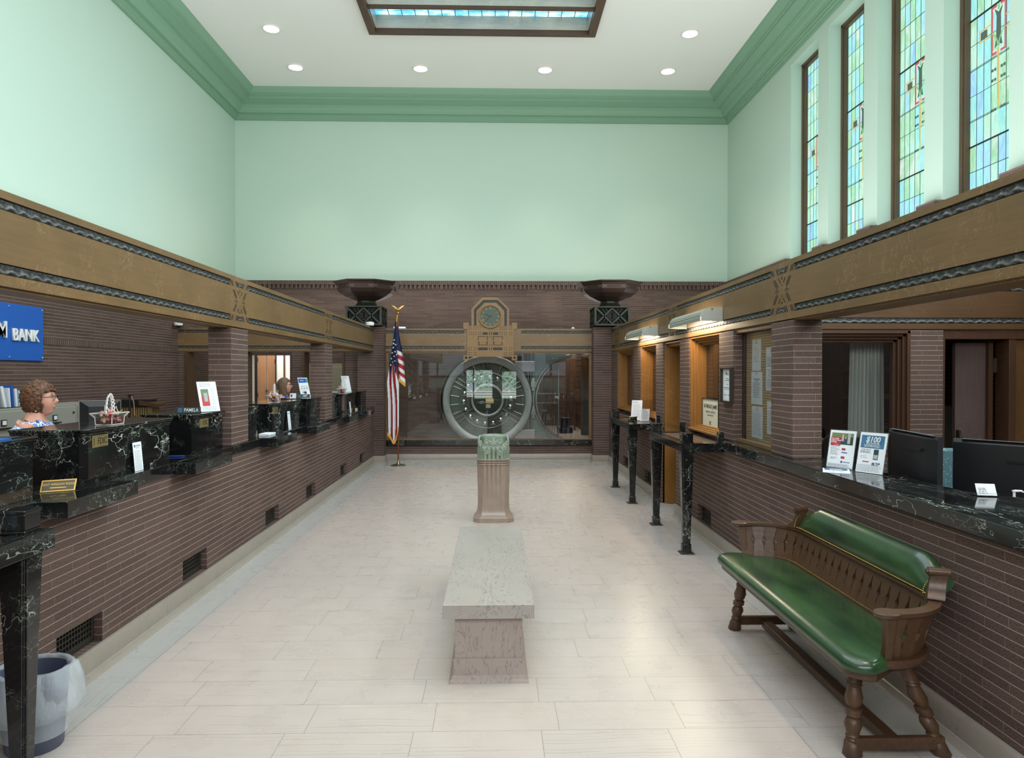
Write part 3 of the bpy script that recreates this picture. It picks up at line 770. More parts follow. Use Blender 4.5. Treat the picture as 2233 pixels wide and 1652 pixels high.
for i in range(6):
    a, b_ = niches[i]
    fr = MB(); x0 = XR + 0.19
    for (p, q) in ((0.0, 0.0), (0.02, 0.025)):
        w = 0.045
        fr.box(x0 + p, x0 + 0.06 + q, a + q, a + w + q, SILL, HEAD); fr.box(x0 + p, x0 + 0.06 + q, b_ - w - q, b_ - q, SILL, HEAD)
        fr.box(x0 + p, x0 + 0.06 + q, a, b_, HEAD - w - q, HEAD - q); fr.box(x0 + p, x0 + 0.06 + q, a, b_, SILL + q, SILL + w + q)
    w_ = S(f'window_{i + 1}', fr, WINOAK, bev=0.003)
    gx = x0 + 0.085; ga, gb = a + 0.06, b_ - 0.06
    O('stained_glass', MB().box(gx, gx + 0.006, ga, gb, SILL + 0.06, HEAD - 0.06), mk_stained(i), w_)
    if i > 4: continue
    le = MB(); cw = 0.1137; xf = gx - 0.004
    for k in range(1, 8):
        if k == 4: le.box(xf, gx, gb - k * cw - 0.0025, gb - k * cw + 0.0025, SILL + 0.06, 4.217); le.box(xf, gx, gb - k * cw - 0.0025, gb - k * cw + 0.0025, 5.67, HEAD - 0.06); continue
        le.box(xf, gx, gb - k * cw - 0.0018, gb - k * cw + 0.0018, SILL + 0.06, HEAD - 0.06)
    z = 4.217 - 0.29 * 2; k = -2
    while z < HEAD - 0.1:
        hh = 0.014 if k in (0, 5) else (0.006 if k % 2 else 0.004)
        le.box(xf - (0.012 if k in (0, 5) else 0), gx, ga, gb, z - hh / 2, z + hh / 2)
        if k in (1, 3): le.box(xf, gx, ga, gb, z + 0.012, z + 0.016)
        z += 0.29; k += 1
    cy = gb - 4 * cw
    def q(mb, u0, u1, z0, z1, d=0.006): mb.box(gx - d, gx - d + 0.003, cy - u1, cy - u0, z0, z1)
    # motif: red bordered panel with dark stem figure, side arms, long stem
    red = MB(); dkm = MB(); amb = MB(); lg = MB(); wh = MB()
    for s in (-1, 1):
        q(red, s * 0.098 - 0.010, s * 0.098 + 0.010, 5.12, 5.655)
        u0, u1 = sorted((s * 0.030, s * 0.088)); q(red, u0, u1, 5.63, 5.655); q(red, u0, u1, 5.12, 5.145)
        q(wh, u0, u1, 5.60, 5.622); q(wh, u0, u1, 5.153, 5.172)
        u0, u1 = sorted((s * 0.175, s * 0.275)); q(dkm, u0, u1, 5.37, 5.46, 0.007)
        u0, u1 = sorted((s * 0.11, s * 0.30)); q(amb, u0, u1, 5.345, 5.358, 0.008); q(amb, u0, u1, 5.472, 5.485, 0.008)
        u0, u1 = sorted((s * 0.285, s * 0.30)); q(amb, u0, u1, 5.36, 5.47, 0.008)
        for (zz) in (4.83, 4.94, 4.50):
            for e in (0.035, 0.075):
                u0, u1 = sorted((s * e, s * (e + 0.028))); q(dkm, u0, u1, zz, zz + 0.03)
        for kk in range(9):                                  # curled tendrils
            aa = PI * (0.5 + 0.5 * kk / 8); lgp = (cy - s * (0.085 - 0.075 * math.sin(aa * 1.0 - PI / 2)), 5.36 - 0.15 * kk / 8)
            lg.box(gx - 0.009, gx - 0.006, lgp[0] - 0.008, lgp[0] + 0.008, lgp[1] - 0.012, lgp[1] + 0.012)
    pts_ = [(-0.062, 5.62), (-0.03, 5.53), (-0.035, 5.30), (-0.055, 5.19), (-0.02, 5.21), (0.0, 5.19), (0.02, 5.21), (0.055, 5.19), (0.035, 5.30), (0.03, 5.53), (0.062, 5.62), (0.0, 5.56)]
    dkm.prism([(cy + u, z) for u, z in pts_], 'x', gx - 0.0065, gx - 0.003)
    q(lg, -0.014, 0.014, 5.59, 5.65); q(lg, -0.02, 0.02, 4.50, 4.53, 0.008)
    q(amb, -0.008, 0.008, 4.53, 5.18, 0.007); q(lg, -0.016, -0.009, 4.62, 5.18, 0.007)
    O('leading', le, LEAD, w_); O('red_border', red, GRED, w_); O('dark_motif', dkm, GDK, w_); O('amber_bars', amb, GAMB, w_); O('green_tendrils', lg, GLG, w_); O('white_bars', wh, GWH, w_)
# street windows in the front wall, behind the viewpoint
t_ = MB(); t_.wallhole('y', YF - 0.12, YF - 0.05, -4.0, 4.0, 1.4, 5.0, [(-3.9 + 1.56 * k, -3.9 + 1.56 * k + 1.48, 1.5, 4.9) for k in range(5)])
w7 = S('window_7', t_, OAKD)
# ================================================================== CENTRE OF THE LOBBY
# marble bench
t = T('marble_bench', 'low grey veined marble bench in the middle of the floor', 'bench', (-0.035, 4.46, 0))
O('seat_slab', MB().box(-0.272, 0.202, 3.545, 5.37, 0.347, 0.42), [MARBLETOP], t, bev=0.002)
mb = MB()
mb.box(-0.2125, 0.1425, 3.60, 5.30, 0.10, 0.347)
O('pedestal', mb, MARBLEP, t, bev=0.002)
mb = MB(); rr = []
for g, z in ((0.008, 0.122), (0.008, 0.036), (0.014, 0.033), (0.018, 0.018), (0.028, 0.012), (0.032, 0.0)):
    rr.append([(-0.2125 - g, 3.60 - g, z), (0.1425 + g, 3.60 - g, z), (0.1425 + g, 5.30 + g, z), (-0.2125 - g, 5.30 + g, z)])
mb.loft(rr[::-1]); O('plinth', mb, MARBLEP, t)

# ceramic drinking-fountain pedestal
t = T('ceramic_pedestal', 'carved ceramic pedestal with green glazed top and brown fluted base', 'pedestal', (-0.02, 7.6, 0))
TC = NT('brown_terracotta_glaze', False); TC.set(col=TC.mix(TC.noise(TC.pos(), 9.0, 3.0), srgb(134, 117, 104), srgb(160, 144, 131)), rough=0.25, spec=0.5)
GC = NT('green_crackle_glaze', False)
sp = GC.noise(GC.pos(), 170.0, 2.0, 0.7)
g_ = GC.n('ShaderNodeNewGeometry'); pt = GC.ramp(g_.outputs['Pointiness'], [(0.46, 0.0), (0.58, 1.0)])
GC.set(col=GC.mix(GC.math('MULTIPLY', pt, 0.6), GC.mix(GC.ramp(sp, [(0.4, 0.0), (0.6, 1.0)]), srgb(48, 64, 48), srgb(112, 126, 104)), srgb(160, 174, 158)), rough=0.25, spec=0.5)
def octring(w, d, ch, z, flute=0.0, amp=0.0, n=15):
    """rectangle w x d with chamfered corners, resampled, with vertical flutes of depth amp"""
    c = [(-w + ch, -d), (w - ch, -d), (w, -d + ch), (w, d - ch), (w - ch, d), (-w + ch, d), (-w, d - ch), (-w, -d + ch)]
    out = []
    for i in range(8):
        a, b_ = Vector(c[i]), Vector(c[(i + 1) % 8]); nrm = Vector(((b_ - a).y, -(b_ - a).x)).normalized()
        m_ = n * 2 if i % 2 == 0 else n
        for k in range(m_):
            f = k / m_; p = a.lerp(b_, f)
            ph = f * (5 if i % 2 == 0 else 3)
            dd = amp * (abs(math.sin(ph * PI)) ** 0.7 - .5)
            out.append((p.x + nrm.x * -dd * -1, p.y + nrm.y * -dd * -1, z))
    return out
mb = MB()
mb.loft([octring(0.222, 0.2, 0.07, 0.0), octring(0.222, 0.2, 0.07, 0.02), octring(0.214, 0.19, 0.066, 0.022), octring(0.214, 0.19, 0.066, 0.042), octring(0.206, 0.184, 0.064, 0.046)])
mb.loft([octring(0.204, 0.18, 0.063, 0.044), octring(0.196, 0.17, 0.06, 0.06), octring(0.182, 0.158, 0.055, 0.09), octring(0.174, 0.15, 0.052, 0.14), octring(0.170, 0.147, 0.052, 0.22, amp=0.001),
         octring(0.168, 0.146, 0.05, 0.34, amp=0.006), octring(0.168, 0.146, 0.05, 0.46, amp=0.012), octring(0.168, 0.146, 0.05, 0.62, amp=0.016)])
O('fluted_base', mb, TC.m, t, local=True, smooth=35)
mb = MB()
for k, z in enumerate((0.625, 0.648, 0.672)):
    rr = []
    for dz, g in ((-0.011, 0.168), (-0.006, 0.178), (0.006, 0.178), (0.011, 0.168)): rr.append(octring(g, g - 0.02, 0.05, z + dz, amp=0.010))
    mb.loft(rr)
O('rope_bands', mb, TC.m, t, local=True, smooth=35)
mb = MB()
prof_ = [(0.168, 0.68, .014), (0.170, 0.74, .014), (0.176, 0.79, .008), (0.170, 0.82, .004), (0.156, 0.85, .002), (0.150, 0.90, 0), (0.150, 0.925, 0)]
mb.loft([octring(w, w - 0.02, 0.055, z, amp=a) for w, z, a in prof_])
# leaf and scroll relief: blobs over the front and sides
rnd = random.Random(4)
for i in range(260):
    th = rnd.uniform(-0.16, 0.16); f = th / 0.16
    z = 0.80 + 0.05 * math.cos(abs(f) * 2.2 * PI) + rnd.uniform(-0.028, 0.028)
    r_ = rnd.uniform(0.004, 0.010)
    y_ = -0.152 if abs(th) < 0.11 else -0.125
    mb.ball((th, y_, z), r_, 6, (1, 0.7, 1))
for s in (-1, 1):
    for k in range(14):
        a = k / 13 * 1.5 * PI; rr_ = 0.034 * (1 - k / 20); mb.ball((s * (0.075 - rr_ * math.cos(a)), -0.150, 0.862 + rr_ * math.sin(a)), 0.0065, 6)
    mb.tube([(s * 0.155, -0.10, 0.80), (s * 0.162, -0.115, 0.86), (s * 0.155, -0.11, 0.925), (s * 0.145, -0.10, 0.93)], [0.008, 0.012, 0.012, 0.009], 8)
mb.obox((0, -0.15, 0.88), 0.035, 0.02, 0.075)
O('glazed_top', mb, GC.m, t, local=True, smooth=50, label='mottled green glazed head with leaf scroll relief')
mb = MB(); mb.lathe([(0.15, 0.918), (0.15, 0.932), (0.135, 0.935), (0.125, 0.925), (0.07, 0.905), (0.0005, 0.90)], (0, 0, 0), 32, cap=False, squash=(0.94, 0.82)); O('basin', mb, GC.m, t, local=True, smooth=40)
O('spout', MB().lathe([(0.008, 0.90), (0.008, 0.935), (0.012, 0.94), (0.0005, 0.945)], (0, 0.02, 0), 10), CHROME, t, local=True, smooth=40)

# ---- green leather bench, axis along Y; local frame: x across (front is -x), y along
LEA = NT('green_leather', False); p_ = LEA.pos()
ln = LEA.noise(LEA.scale(p_, (3.5, 1.2, 3.5)), 2.5, 4.0)
LEA.set(col=LEA.mix(LEA.ramp(ln, [(0.35, 0.0), (0.7, 1.0)]), srgb(20, 44, 27), srgb(46, 74, 40)), rough=0.24, spec=0.55)
LEA.bump(LEA.noise(p_, 90.0, 3.0), 0.08, 0.003)
bt = T('settle_bench', 'wooden settle with green leather seat and back against the right brick wall', 'bench', (1.68, 3.56, 0))
def U(t_, inset=0.0, n=1):
    """barrel path: t 0..1 from far arm tip to near arm tip; returns (x, y, nx, ny) with outward normal"""
    L_ = 0.84 + inset * -1; xb = 0.215 - inset; xa = -0.10; rc = 0.27
    segs = [('l', (xa, L_), (xb - rc, L_)), ('a', (xb - rc, L_ - rc), rc, PI / 2, 0), ('l', (xb, L_ - rc), (xb, -(L_ - rc))), ('a', (xb - rc, -(L_ - rc)), rc, 0, -PI / 2), ('l', (xb - rc, -L_), (xa, -L_))]
    ls = [abs(xb - rc - xa), rc * PI / 2, 2 * (L_ - rc), rc * PI / 2, abs(xb - rc - xa)]
    d = t_ * sum(ls)
    for sg, l in zip(segs, ls):
        if d <= l + 1e-9:
            f = d / l
            if sg[0] == 'l':
                a, b_ = Vector(sg[1]), Vector(sg[2]); p = a.lerp(b_, f); dd = (b_ - a).normalized()
                return p.x, p.y, -dd.y * -1 if False else (0 if abs(dd.y) < 0.5 else 1), (1 if (abs(dd.x) > 0.5 and p.y > 0) else (-1 if abs(dd.x) > 0.5 else 0))
            an = sg[3] + (sg[4] - sg[3]) * f
            return sg[1][0] + rc * math.cos(an), sg[1][1] + rc * math.sin(an), math.cos(an), math.sin(an)
        d -= l
    return U(1.0 - 1e-6, inset)
# seat
mb = MB()
def seat_poly(g, z):
    g = min(g, .09)
    return _seat(g, z)
def _seat(g, z): # superellipse-like rounded outline
    out = []
    x0, x1, y1, yb = -0.265 + g, 0.150 - g, 0.865 - g, 0.775 - g
    for cx, cy, r_, a0 in ((x1 - 0.16, yb - 0.16, 0.16, 0), (x0 + 0.095, y1 - 0.095, 0.095, 90), (x0 + 0.095, -y1 + 0.095, 0.095, 180), (x1 - 0.16, -yb + 0.16, 0.16, 270)):
        for k in range(9):
            a = R(a0 + 90 * k / 8); out.append((cx + r_ * math.cos(a), cy + r_ * math.sin(a), z))
    return out
mb.loft([seat_poly(0.018, 0.405), seat_poly(0.003, 0.412), seat_poly(0.0, 0.43), seat_poly(0.006, 0.447), seat_poly(0.02, 0.458), seat_poly(0.05, 0.464), seat_poly(0.12, 0.468)])
O('seat', mb, LEA.m, bt, local=True, smooth=60, label='green leather seat')
O('seat_frame', MB().loft([seat_poly(0.03, 0.372), seat_poly(0.022, 0.378), seat_poly(0.022, 0.406)]), WALNUTY, bt, local=True, bev=0.003)
# slats
NS = 27
def slat_pt(t_, z, off=0.0):
    f = (z - 0.44) / 0.20; x, y, nx, ny = U(t_); k = -0.055 * (1 - f) + off
    return (x + nx * k, y + ny * k, z)
notch = [(0.44, 0.0), (0.490, 0.0), (0.500, 0.006), (0.520, 0.007), (0.532, 0.013), (0.550, 0.023), (0.568, 0.013), (0.580, 0.007), (0.600, 0.006), (0.610, 0.0), (0.64, 0.0)]
ptsl = 2.9
for i in range(NS):
    ta, tb = (i) / NS, (i + 1) / NS; dt = 1 / ptsl
    mb = MB(); gap = 0.0006
    la = [(ta + (gap + (0 if i == 0 else w)) * dt, z) for z, w in notch]; lb = [(tb - (gap + (0 if i == NS - 1 else w)) * dt, z) for z, w in notch]
    for off0, off1 in ((-0.009, 0.009),):
        fr_ = [[mb.bm.verts.new(slat_pt(a, z, o)) for a, z in L_] for L_ in (la, lb) for o in (off0, off1)]
        a0, a1, b0, b1 = fr_
        for k in range(len(notch) - 1):
            mb._f([a0[k], b0[k], b0[k + 1], a0[k + 1]]); mb._f([a1[k], a1[k + 1], b1[k + 1], b1[k]])
            mb._f([a0[k], a0[k + 1], a1[k + 1], a1[k]]); mb._f([b0[k], b1[k], b1[k + 1], b0[k + 1]])
        mb._f([a0[0], a1[0], b1[0], b0[0]]); mb._f([a0[-1], b0[-1], b1[-1], a1[-1]])
    O('back_slat', mb, WALNUT, bt, local=True)
# rail on top of the slats with paddle arms
mb = MB(); rings = []
for k in range(61):
    t_ = k / 60; x, y, nx, ny = U(t_); w = 0.024 + 0.022 * max(0, 1 - min(t_, 1 - t_) / 0.11)
    rings.append([(x - nx * w, y - ny * w, 0.640), (x - nx * w, y - ny * w, 0.656), (x + nx * 0.024, y + ny * 0.024, 0.656), (x + nx * 0.024, y + ny * 0.024, 0.640)])
mb.loft(rings)
for s in (1, -1):
    ring = lambda z, r_: [(-0.10 + r_ * 1.3 * math.cos(2 * PI * k / 20), s * (0.84 - 0.005) + r_ * math.sin(2 * PI * k / 20), z) for k in range(20)]
    mb.loft([ring(0.636, 0.036), ring(0.640, 0.042), ring(0.654, 0.044), ring(0.659, 0.040)])
O('arm_rail', mb, WALNUTY, bt, local=True, smooth=40)
mb = MB()
for k in range(41):
    pass
rings = []
for k in range(61):
    t_ = k / 60; x, y, nx, ny = U(t_); x -= nx * 0.055; y -= ny * 0.055
    rings.append([(x - nx * 0.006, y - ny * 0.006, 0.415), (x - nx * 0.004, y - ny * 0.004, 0.448), (x + nx * 0.03, y + ny * 0.03, 0.448), (x + nx * 0.036, y + ny * 0.036, 0.43), (x + nx * 0.03, y + ny * 0.03, 0.415)])
mb.loft(rings); O('lower_rail', mb, WALNUTY, bt, local=True, smooth=40)
for s in (1, -1):
    mb = MB(); x, y = -0.10, s * 0.84
    mb.loft([[(x - 0.02, y - 0.022, 0.64), (x + 0.03, y - 0.022, 0.64), (x + 0.03, y + 0.02, 0.64), (x - 0.02, y + 0.02, 0.64)], [(x + 0.012, y - 0.012 - s * 0.055, 0.41), (x + 0.04, y - 0.012 - s * 0.055, 0.41), (x + 0.04, y + 0.012 - s * 0.055, 0.41), (x + 0.012, y + 0.012 - s * 0.055, 0.41)]])
    O('arm_post', mb, WALNUT, bt, local=True, bev=0.006)
# padded leather back
mb = MB(); rings = []; ta, tb = 0.185, 0.815
def topz(t_):
    f = (t_ - ta) / (tb - ta); e = min(f, 1 - f)
    return 0.735 + 0.075 * (1 - math.cos(min(1, e / 0.14) * PI)) / 2
NK = 56
for k in range(NK + 1):
    t_ = ta + (tb - ta) * k / NK; x, y, nx, ny = U(t_); z1 = topz(t_); z0 = 0.658; h = z1 - z0; e = min(k, NK - k) / 3.0; q = math.sqrt(max(0.08, min(1, e + .08)))
    prof2 = [(-0.020, 0), (-0.036 * q, 0.18), (-0.040 * q, 0.5), (-0.034 * q, 0.8), (-0.016, 0.95), (0.004, 1.0), (0.024, 0.96), (0.040, 0.80), (0.044, 0.5), (0.036, 0.2), (0.020, 0)]
    rings.append([(x + nx * (a + 0.055 * v), y + ny * (a + 0.055 * v), z0 + h * v) for a, v in prof2])
mb.loft(rings); O('leather_back', mb, LEA.m, bt, local=True, smooth=60, label='padded green leather back')
# nail heads
mb = MB()
for k in range(150):
    t_ = ta + 0.004 + (tb - ta - 0.008) * k / 149; x, y, nx, ny = U(t_); mb.ball((x - nx * 0.024, y - ny * 0.024, 0.664), 0.0036, 6)
for k in range(9):
    for t_, s in ((ta, 1), (tb, -1)):
        x, y, nx, ny = U(t_ + s * 0.003); z = 0.668 + 0.0085 * k; mb.ball((x - nx * (0.036 - 0.04 * ((k / 9) ** 2)), y - ny * (0.036 - 0.04 * ((k / 9) ** 2)), z), 0.0036, 6)
o_ = O('nail_heads', mb, BRASS, bt, local=True, smooth=60); o_['kind'] = 'stuff'
mb = MB()
for k in range(110):
    t_ = 0.12 + 0.76 * k / 109; x, y, nx, ny = U(t_); mb.ball((x - nx * 0.068, y - ny * 0.068, 0.462), 0.0028, 6)
o_ = O('seat_nail_heads', mb, BRASS, bt, local=True, smooth=60); o_['kind'] = 'stuff'
# carved scroll brackets at both ends of the leather
for t_, s in ((ta, -1), (tb, 1)):
    mb = MB(); P_ = []
    prof3 = [(0.0, 0.656), (0.085, 0.656), (0.095, 0.664), (0.085, 0.672), (0.060, 0.680), (0.040, 0.697), (0.028, 0.72), (0.022, 0.742), (0.026, 0.757), (0.016, 0.770), (-0.004, 0.772), (-0.014, 0.76)]
    rings = []
    for w in (-0.030, 0.034):
        ring = []
        for a, z in prof3:
            x, y, nx, ny = U(t_ + s * a / ptsl); v = (z - 0.656) / 0.15 * 0.03
            ring.append((x + nx * (w + v), y + ny * (w + v), z))
        rings.append(ring)
    mb.loft(rings); x, y, nx, ny = U(t_ + s * 0.008 / ptsl)
    tx, ty = -ny, nx
    mb.tube([(x - nx * 0.02, y - ny * 0.02, 0.766), (x + nx * 0.062, y + ny * 0.062, 0.766)], 0.019, 14)
    mb.tube([(x - nx * 0.028, y - ny * 0.028, 0.766), (x - nx * 0.02, y - ny * 0.02, 0.766)], 0.011, 12)
    O('scroll_bracket', mb, WALNUTY, bt, local=True, smooth=40)
# turned splayed legs
def leg(top, foot, label=None):
    mb = MB(); a, b_ = Vector(foot), Vector(top); L_ = (b_ - a).length
    pr = [(0.0, .036), (.012, .040), (.09, .036), (.15, .034), (.165, .026), (.18, .030), (.20, .027), (.215, .031), (.235, .025), (.26, .028), (.33, .036), (.39, .030), (.41, .022), (.43, .033), (.50, .034), (.515, .022), (.54, .030), (.62, .037), (.69, .030), (.74, .026), (.755, .033), (.775, .028), (.79, .033), (.81, .029), (.90, .034), (1.0, .036)]
    rings = []
    for f, r_ in pr:
        c = a.lerp(b_, f); n = 8; rings.append([(c.x + r_ * math.cos(2 * PI * (k + .5) / n), c.y + r_ * math.sin(2 * PI * (k + .5) / n), c.z) for k in range(n)])
    mb.loft(rings); O('leg', mb, WALNUT, bt, local=True, smooth=50)
FX, BX_ = -0.17, 0.215
leg((-0.14, 0.66, 0.385), (FX, 0.735, 0)); leg((0.09, 0.66, 0.385), (BX_, 0.735, 0)); leg((-0.14, -0.66, 0.385), (FX, -0.70, 0)); leg((0.07, -0.66, 0.385), (BX_, -0.70, 0))
O('stretcher', MB().box(FX, BX_, 0.715, 0.745, 0.032, 0.085), WALNUTY, bt, local=True, bev=0.005)
O('stretcher', MB().box(FX, BX_, -0.725, -0.695, 0.032, 0.085), WALNUTY, bt, local=True, bev=0.005)
O('long_stretcher', MB().box(-0.005, 0.055, -0.695, 0.715, 0.02, 0.06), WALNUTY, bt, local=True, bev=0.005)

# ---- marble check-writing tables
def check_table(x0, x1, y0, y1, legx, legs, label, ztop=0.99, far_in=0.0, posts=(0, 1)):
    t = T('marble_writing_table', label, 'table', ((x0 + x1) / 2, (y0 + y1) / 2, 0))
    mb = MB(); w = 0.09
    mb.box(x0, x0 + w, y0, y1, ztop - 0.078, ztop) if x0 < x1 and legx < (x0 + x1) / 2 else mb.box(x1 - w, x1, y0, y1, ztop - 0.078, ztop)
    xa, xb = (x0 + w, x1) if legx < (x0 + x1) / 2 else (x0, x1 - w)
    mb.box(xa, xb, y0, y0 + w, ztop - 0.078, ztop); mb.box(xa, xb, y1 - w, y1, ztop - 0.078, ztop)
    O('table_frame', mb, MARBLEK, t, bev=0.003)
    O('table_bed', MB().box(xa, xb, y0 + w, y1 - w, ztop - 0.03, ztop - 0.012), plain('brown_print_bed', srgb(96, 74, 62), 0.5), t)
    O('glass_top', MB().box(xa, xb, y0 + w, y1 - w, ztop - 0.012, ztop - 0.003), GLASS, t)
    for ly in legs:
        mb = MB(); rr = []
        def sq(h, z): return [(legx - h, ly - h, z), (legx + h, ly - h, z), (legx + h, ly + h, z), (legx - h, ly + h, z)]
        def fl_(h, z, c=0.012):
            return [(legx - h, ly - h + c, z), (legx - h + c, ly - h + c, z), (legx - h + c, ly - h, z), (legx + h - c, ly - h, z), (legx + h - c, ly - h + c, z), (legx + h, ly - h + c, z),
                    (legx + h, ly + h - c, z), (legx + h - c, ly + h - c, z), (legx + h - c, ly + h, z), (legx - h + c, ly + h, z), (legx - h + c, ly + h - c, z), (legx - h, ly + h - c, z)]
        mb.loft([fl_(0.046, 0.012), fl_(0.040, 0.014), fl_(0.040, 0.08), fl_(0.033, 0.09), fl_(0.056, ztop - 0.10), fl_(0.056, ztop - 0.078)])
        lg = O('leg', mb, MARBLEK, t, bev=0.002)
        O('foot_plate', MB().loft([sq(0.062, 0), sq(0.062, 0.004), sq(0.046, 0.013)]), IRON, lg)
    for ly in legs:
        mb = MB(); h = 0.052
        mb.box(legx - h, legx + h, ly - h, ly + h, ztop, ztop + 0.012); mb.box(legx - h + .004, legx + h - .004, ly - h + .004, ly + h - .004, ztop + 0.012, ztop + 0.075); mb.box(legx - h, legx + h, ly - h, ly + h, ztop + 0.075, ztop + 0.09)
        O('corner_block', mb, MARBLEK, t, bev=0.003)
    wx = x1 - 0.03 if legx < (x0 + x1) / 2 else x0 + 0.03
    for ly in (y0 + 0.03, y1 - 0.03):
        O('wall_post', MB().box(wx - 0.025, wx + 0.025, ly - 0.025, ly + 0.025, ztop, ztop + 0.10), MARBLEK, t, bev=0.003)
    for ly in (y1 - 0.045,):
        O('glass_divider', MB().box(min(legx, wx) + 0.05, max(legx, wx) - 0.03, ly - 0.003, ly + 0.003, ztop, ztop + 0.085), GLASS, t)
    return t
check_table(1.655, 2.039, 6.06, 7.36, 1.715, (6.13, 7.29), 'black marble writing table on tapered legs, nearer one by the right wall')
check_table(1.645, 2.039, 8.42, 9.76, 1.70, (8.49, 9.69), 'black marble writing table on tapered legs, farther one by the right wall')
check_table(-2.149, -1.76, 1.46, 2.79, -1.85, (1.53, 2.72), 'black marble writing table cut off at the lower left corner', ztop=1.0)

# ---- wall lamps
def wall_lamp(y0, y1, label):
    t = T('picture_lamp', label, 'wall lamp', (BR, (y0 + y1) / 2, 2.09))
    mb = MB(); n = 14; out = []; xw = BR - 0.002; rim = 0.20
    ring = lambda y: [(xw - 0.09, y, 2.215), (xw - 0.12, y, 2.212)] + [(xw - 0.12 - 0.08 * math.sin(PI / 2 * k / n) + (0.002 if k % 2 else -0.002), y, 2.130 + 0.082 * math.cos(PI / 2 * k / n)) for k in range(1, n)] + [(xw - 0.20, y, 2.125), (xw - 0.20, y, 2.095), (xw - 0.196, y, 2.095), (xw - 0.195, y, 2.13), (xw - 0.12, y, 2.207), (xw - 0.09, y, 2.209)]
    mb.loft([ring(y0 + 0.03), ring(y1 - 0.03)]); LAMPG = plain('ribbed_lamp_grey', srgb(168, 170, 160), 0.4, 0.3)
    O('ribbed_shade', mb, LAMPG, t)
    for ya, yb in ((y0, y0 + 0.004), (y1 - 0.004, y1)):
        mb = MB(); mb.prism([(xw, 2.09), (xw, 2.215), (xw - 0.12, 2.215), (xw - 0.175, 2.185), (xw - 0.201, 2.13), (xw - 0.201, 2.095)], 'y', ya, yb)
        mb.prism([(xw, 2.09), (xw, 2.215), (xw - 0.10, 2.215), (xw - 0.10, 2.09)], 'y', ya - 0.001, ya + 0.03) if ya == y0 else None
        O('end_plate', mb, LAMPG, t)
    O('lit_tube', MB().tube([(xw - 0.12, y0 + 0.06, 2.135), (xw - 0.12, y1 - 0.06, 2.135)], 0.014, 10), emis('warm_fluorescent_tube', (1.0, 0.9, 0.74), 22.0), t)
    O('finial', MB().ball((xw - 0.10, y0 - 0.006, 2.205), 0.009, 10), BRASS, t, smooth=60)
    d = bpy.data.lights.new('picture_lamp_light', 'AREA'); d.shape = 'RECTANGLE'; d.size = 0.10; d.size_y = (y1 - y0) - 0.12; d.energy = 9; d.color = (1.0, 0.80, 0.55)
    o = bpy.data.objects.new('picture_lamp_light', d); COL.objects.link(o); o.location = (xw - 0.10, (y0 + y1) / 2, 2.105); o.rotation_euler = (0, R(-12), 0)
wall_lamp(6.24, 7.42, 'nearer fluted lamp glowing under the right oak beam')
wall_lamp(8.74, 9.92, 'farther fluted lamp glowing under the right oak beam')

# ---- oak windows and doorway of the right screen
def screen_window(name, y0, y1, sill, glass=True, lights=True):
    mb = MB(); x = BR + 0.012
    for k, (g, d) in enumerate(((0.0, 0.0), (0.022, 0.03), (0.044, 0.06), (0.066, 0.105))):
        e = 0.024
        mb.box(x + d, x + d + 0.05, y0 + g, y0 + g + e, sill, Z0); mb.box(x + d, x + d + 0.05, y1 - g - e, y1 - g, sill, Z0)
        mb.box(x + d, x + d + 0.05, y0 + g, y1 - g, Z0 - g - e, Z0 - g); mb.box(x + d - 0.02, x + d + 0.05, y0 + g * .3, y1 - g * .3, sill + g * 0.55, sill + g * 0.55 + 0.02)
    w = S(name, mb, OAKZ, bev=0.003)
    O('pane', MB().box(x + 0.145, x + 0.150, y0 + 0.085, y1 - 0.085, sill + 0.05, Z0 - 0.09), GLASS, w)
    return w
screen_window('window_8', 6.35, 7.34, ZT)
screen_window('window_9', 8.86, 9.82, ZT)
screen_window('window_10', 10.29, 11.68, ZT)
mb = MB()
for g, d in ((0.0, 0.02), (0.03, 0.05)):
    mb.box(BR + d, BR + 0.24, DY0 + g, DY0 + g + 0.032, 0, Z0 - g); mb.box(BR + d, BR + 0.24, DY1 - g - 0.032, DY1 - g, 0, Z0 - g); mb.box(BR + d, BR + 0.24, DY0 + g, DY1 - g, Z0 - g - 0.032, Z0 - g)
S('door_1', mb, OAKZ, bev=0.003)
# open oak leaf folded back inside the room
O('door_leaf', MB().box(BR + 0.25, BR + 1.0, DY1 - 0.10, DY1 - 0.055, 0.01, Z0 - 0.08), OAKZ, bpy.data.objects['door_1'], bev=0.003)

# notice board window
t = T('notice_board', 'glazed notice board with five pinned sheets between two brick piers', 'notice board', (2.18, 5.55, ZT))
O('board', MB().box(2.182, 2.20, 5.16, 5.95, 1.04, 1.97), NT('corrugated_straw_board').set(col=srgb(150, 132, 96), rough=0.8).m, t)
mm = bpy.data.materials['corrugated_straw_board']; nt_ = NT('straw_board_ribs'); pz = nt_.xyz(nt_.pos()); rb = nt_.math('PINGPONG', nt_.math('MULTIPLY', pz[2], 95.0), 1.0)
nt_.set(col=nt_.mix(rb, srgb(132, 108, 78), srgb(196, 168, 128)), rough=0.8); nt_.bump(rb, 0.5, 0.003)
t.children[0].data.materials[0] = nt_.m
mb = MB(); mb.wallhole('x', 2.158, 2.21, 5.142, 5.964, ZT + .001, Z0 - .0135, [(5.165, 5.925, 1.03, 1.955)]); O('frame', mb, plain('dark_bronze_frame', srgb(52, 42, 36), 0.4, 0.2), t, bev=0.002)
O('pane', MB().box(2.164, 2.166, 5.165, 5.925, 1.03, 1.955), GLASS, t)
O('oak_sill', MB().box(2.115, 2.157, 5.142, 5.964, ZT + .001, 1.05), OAKY, t, bev=0.003)
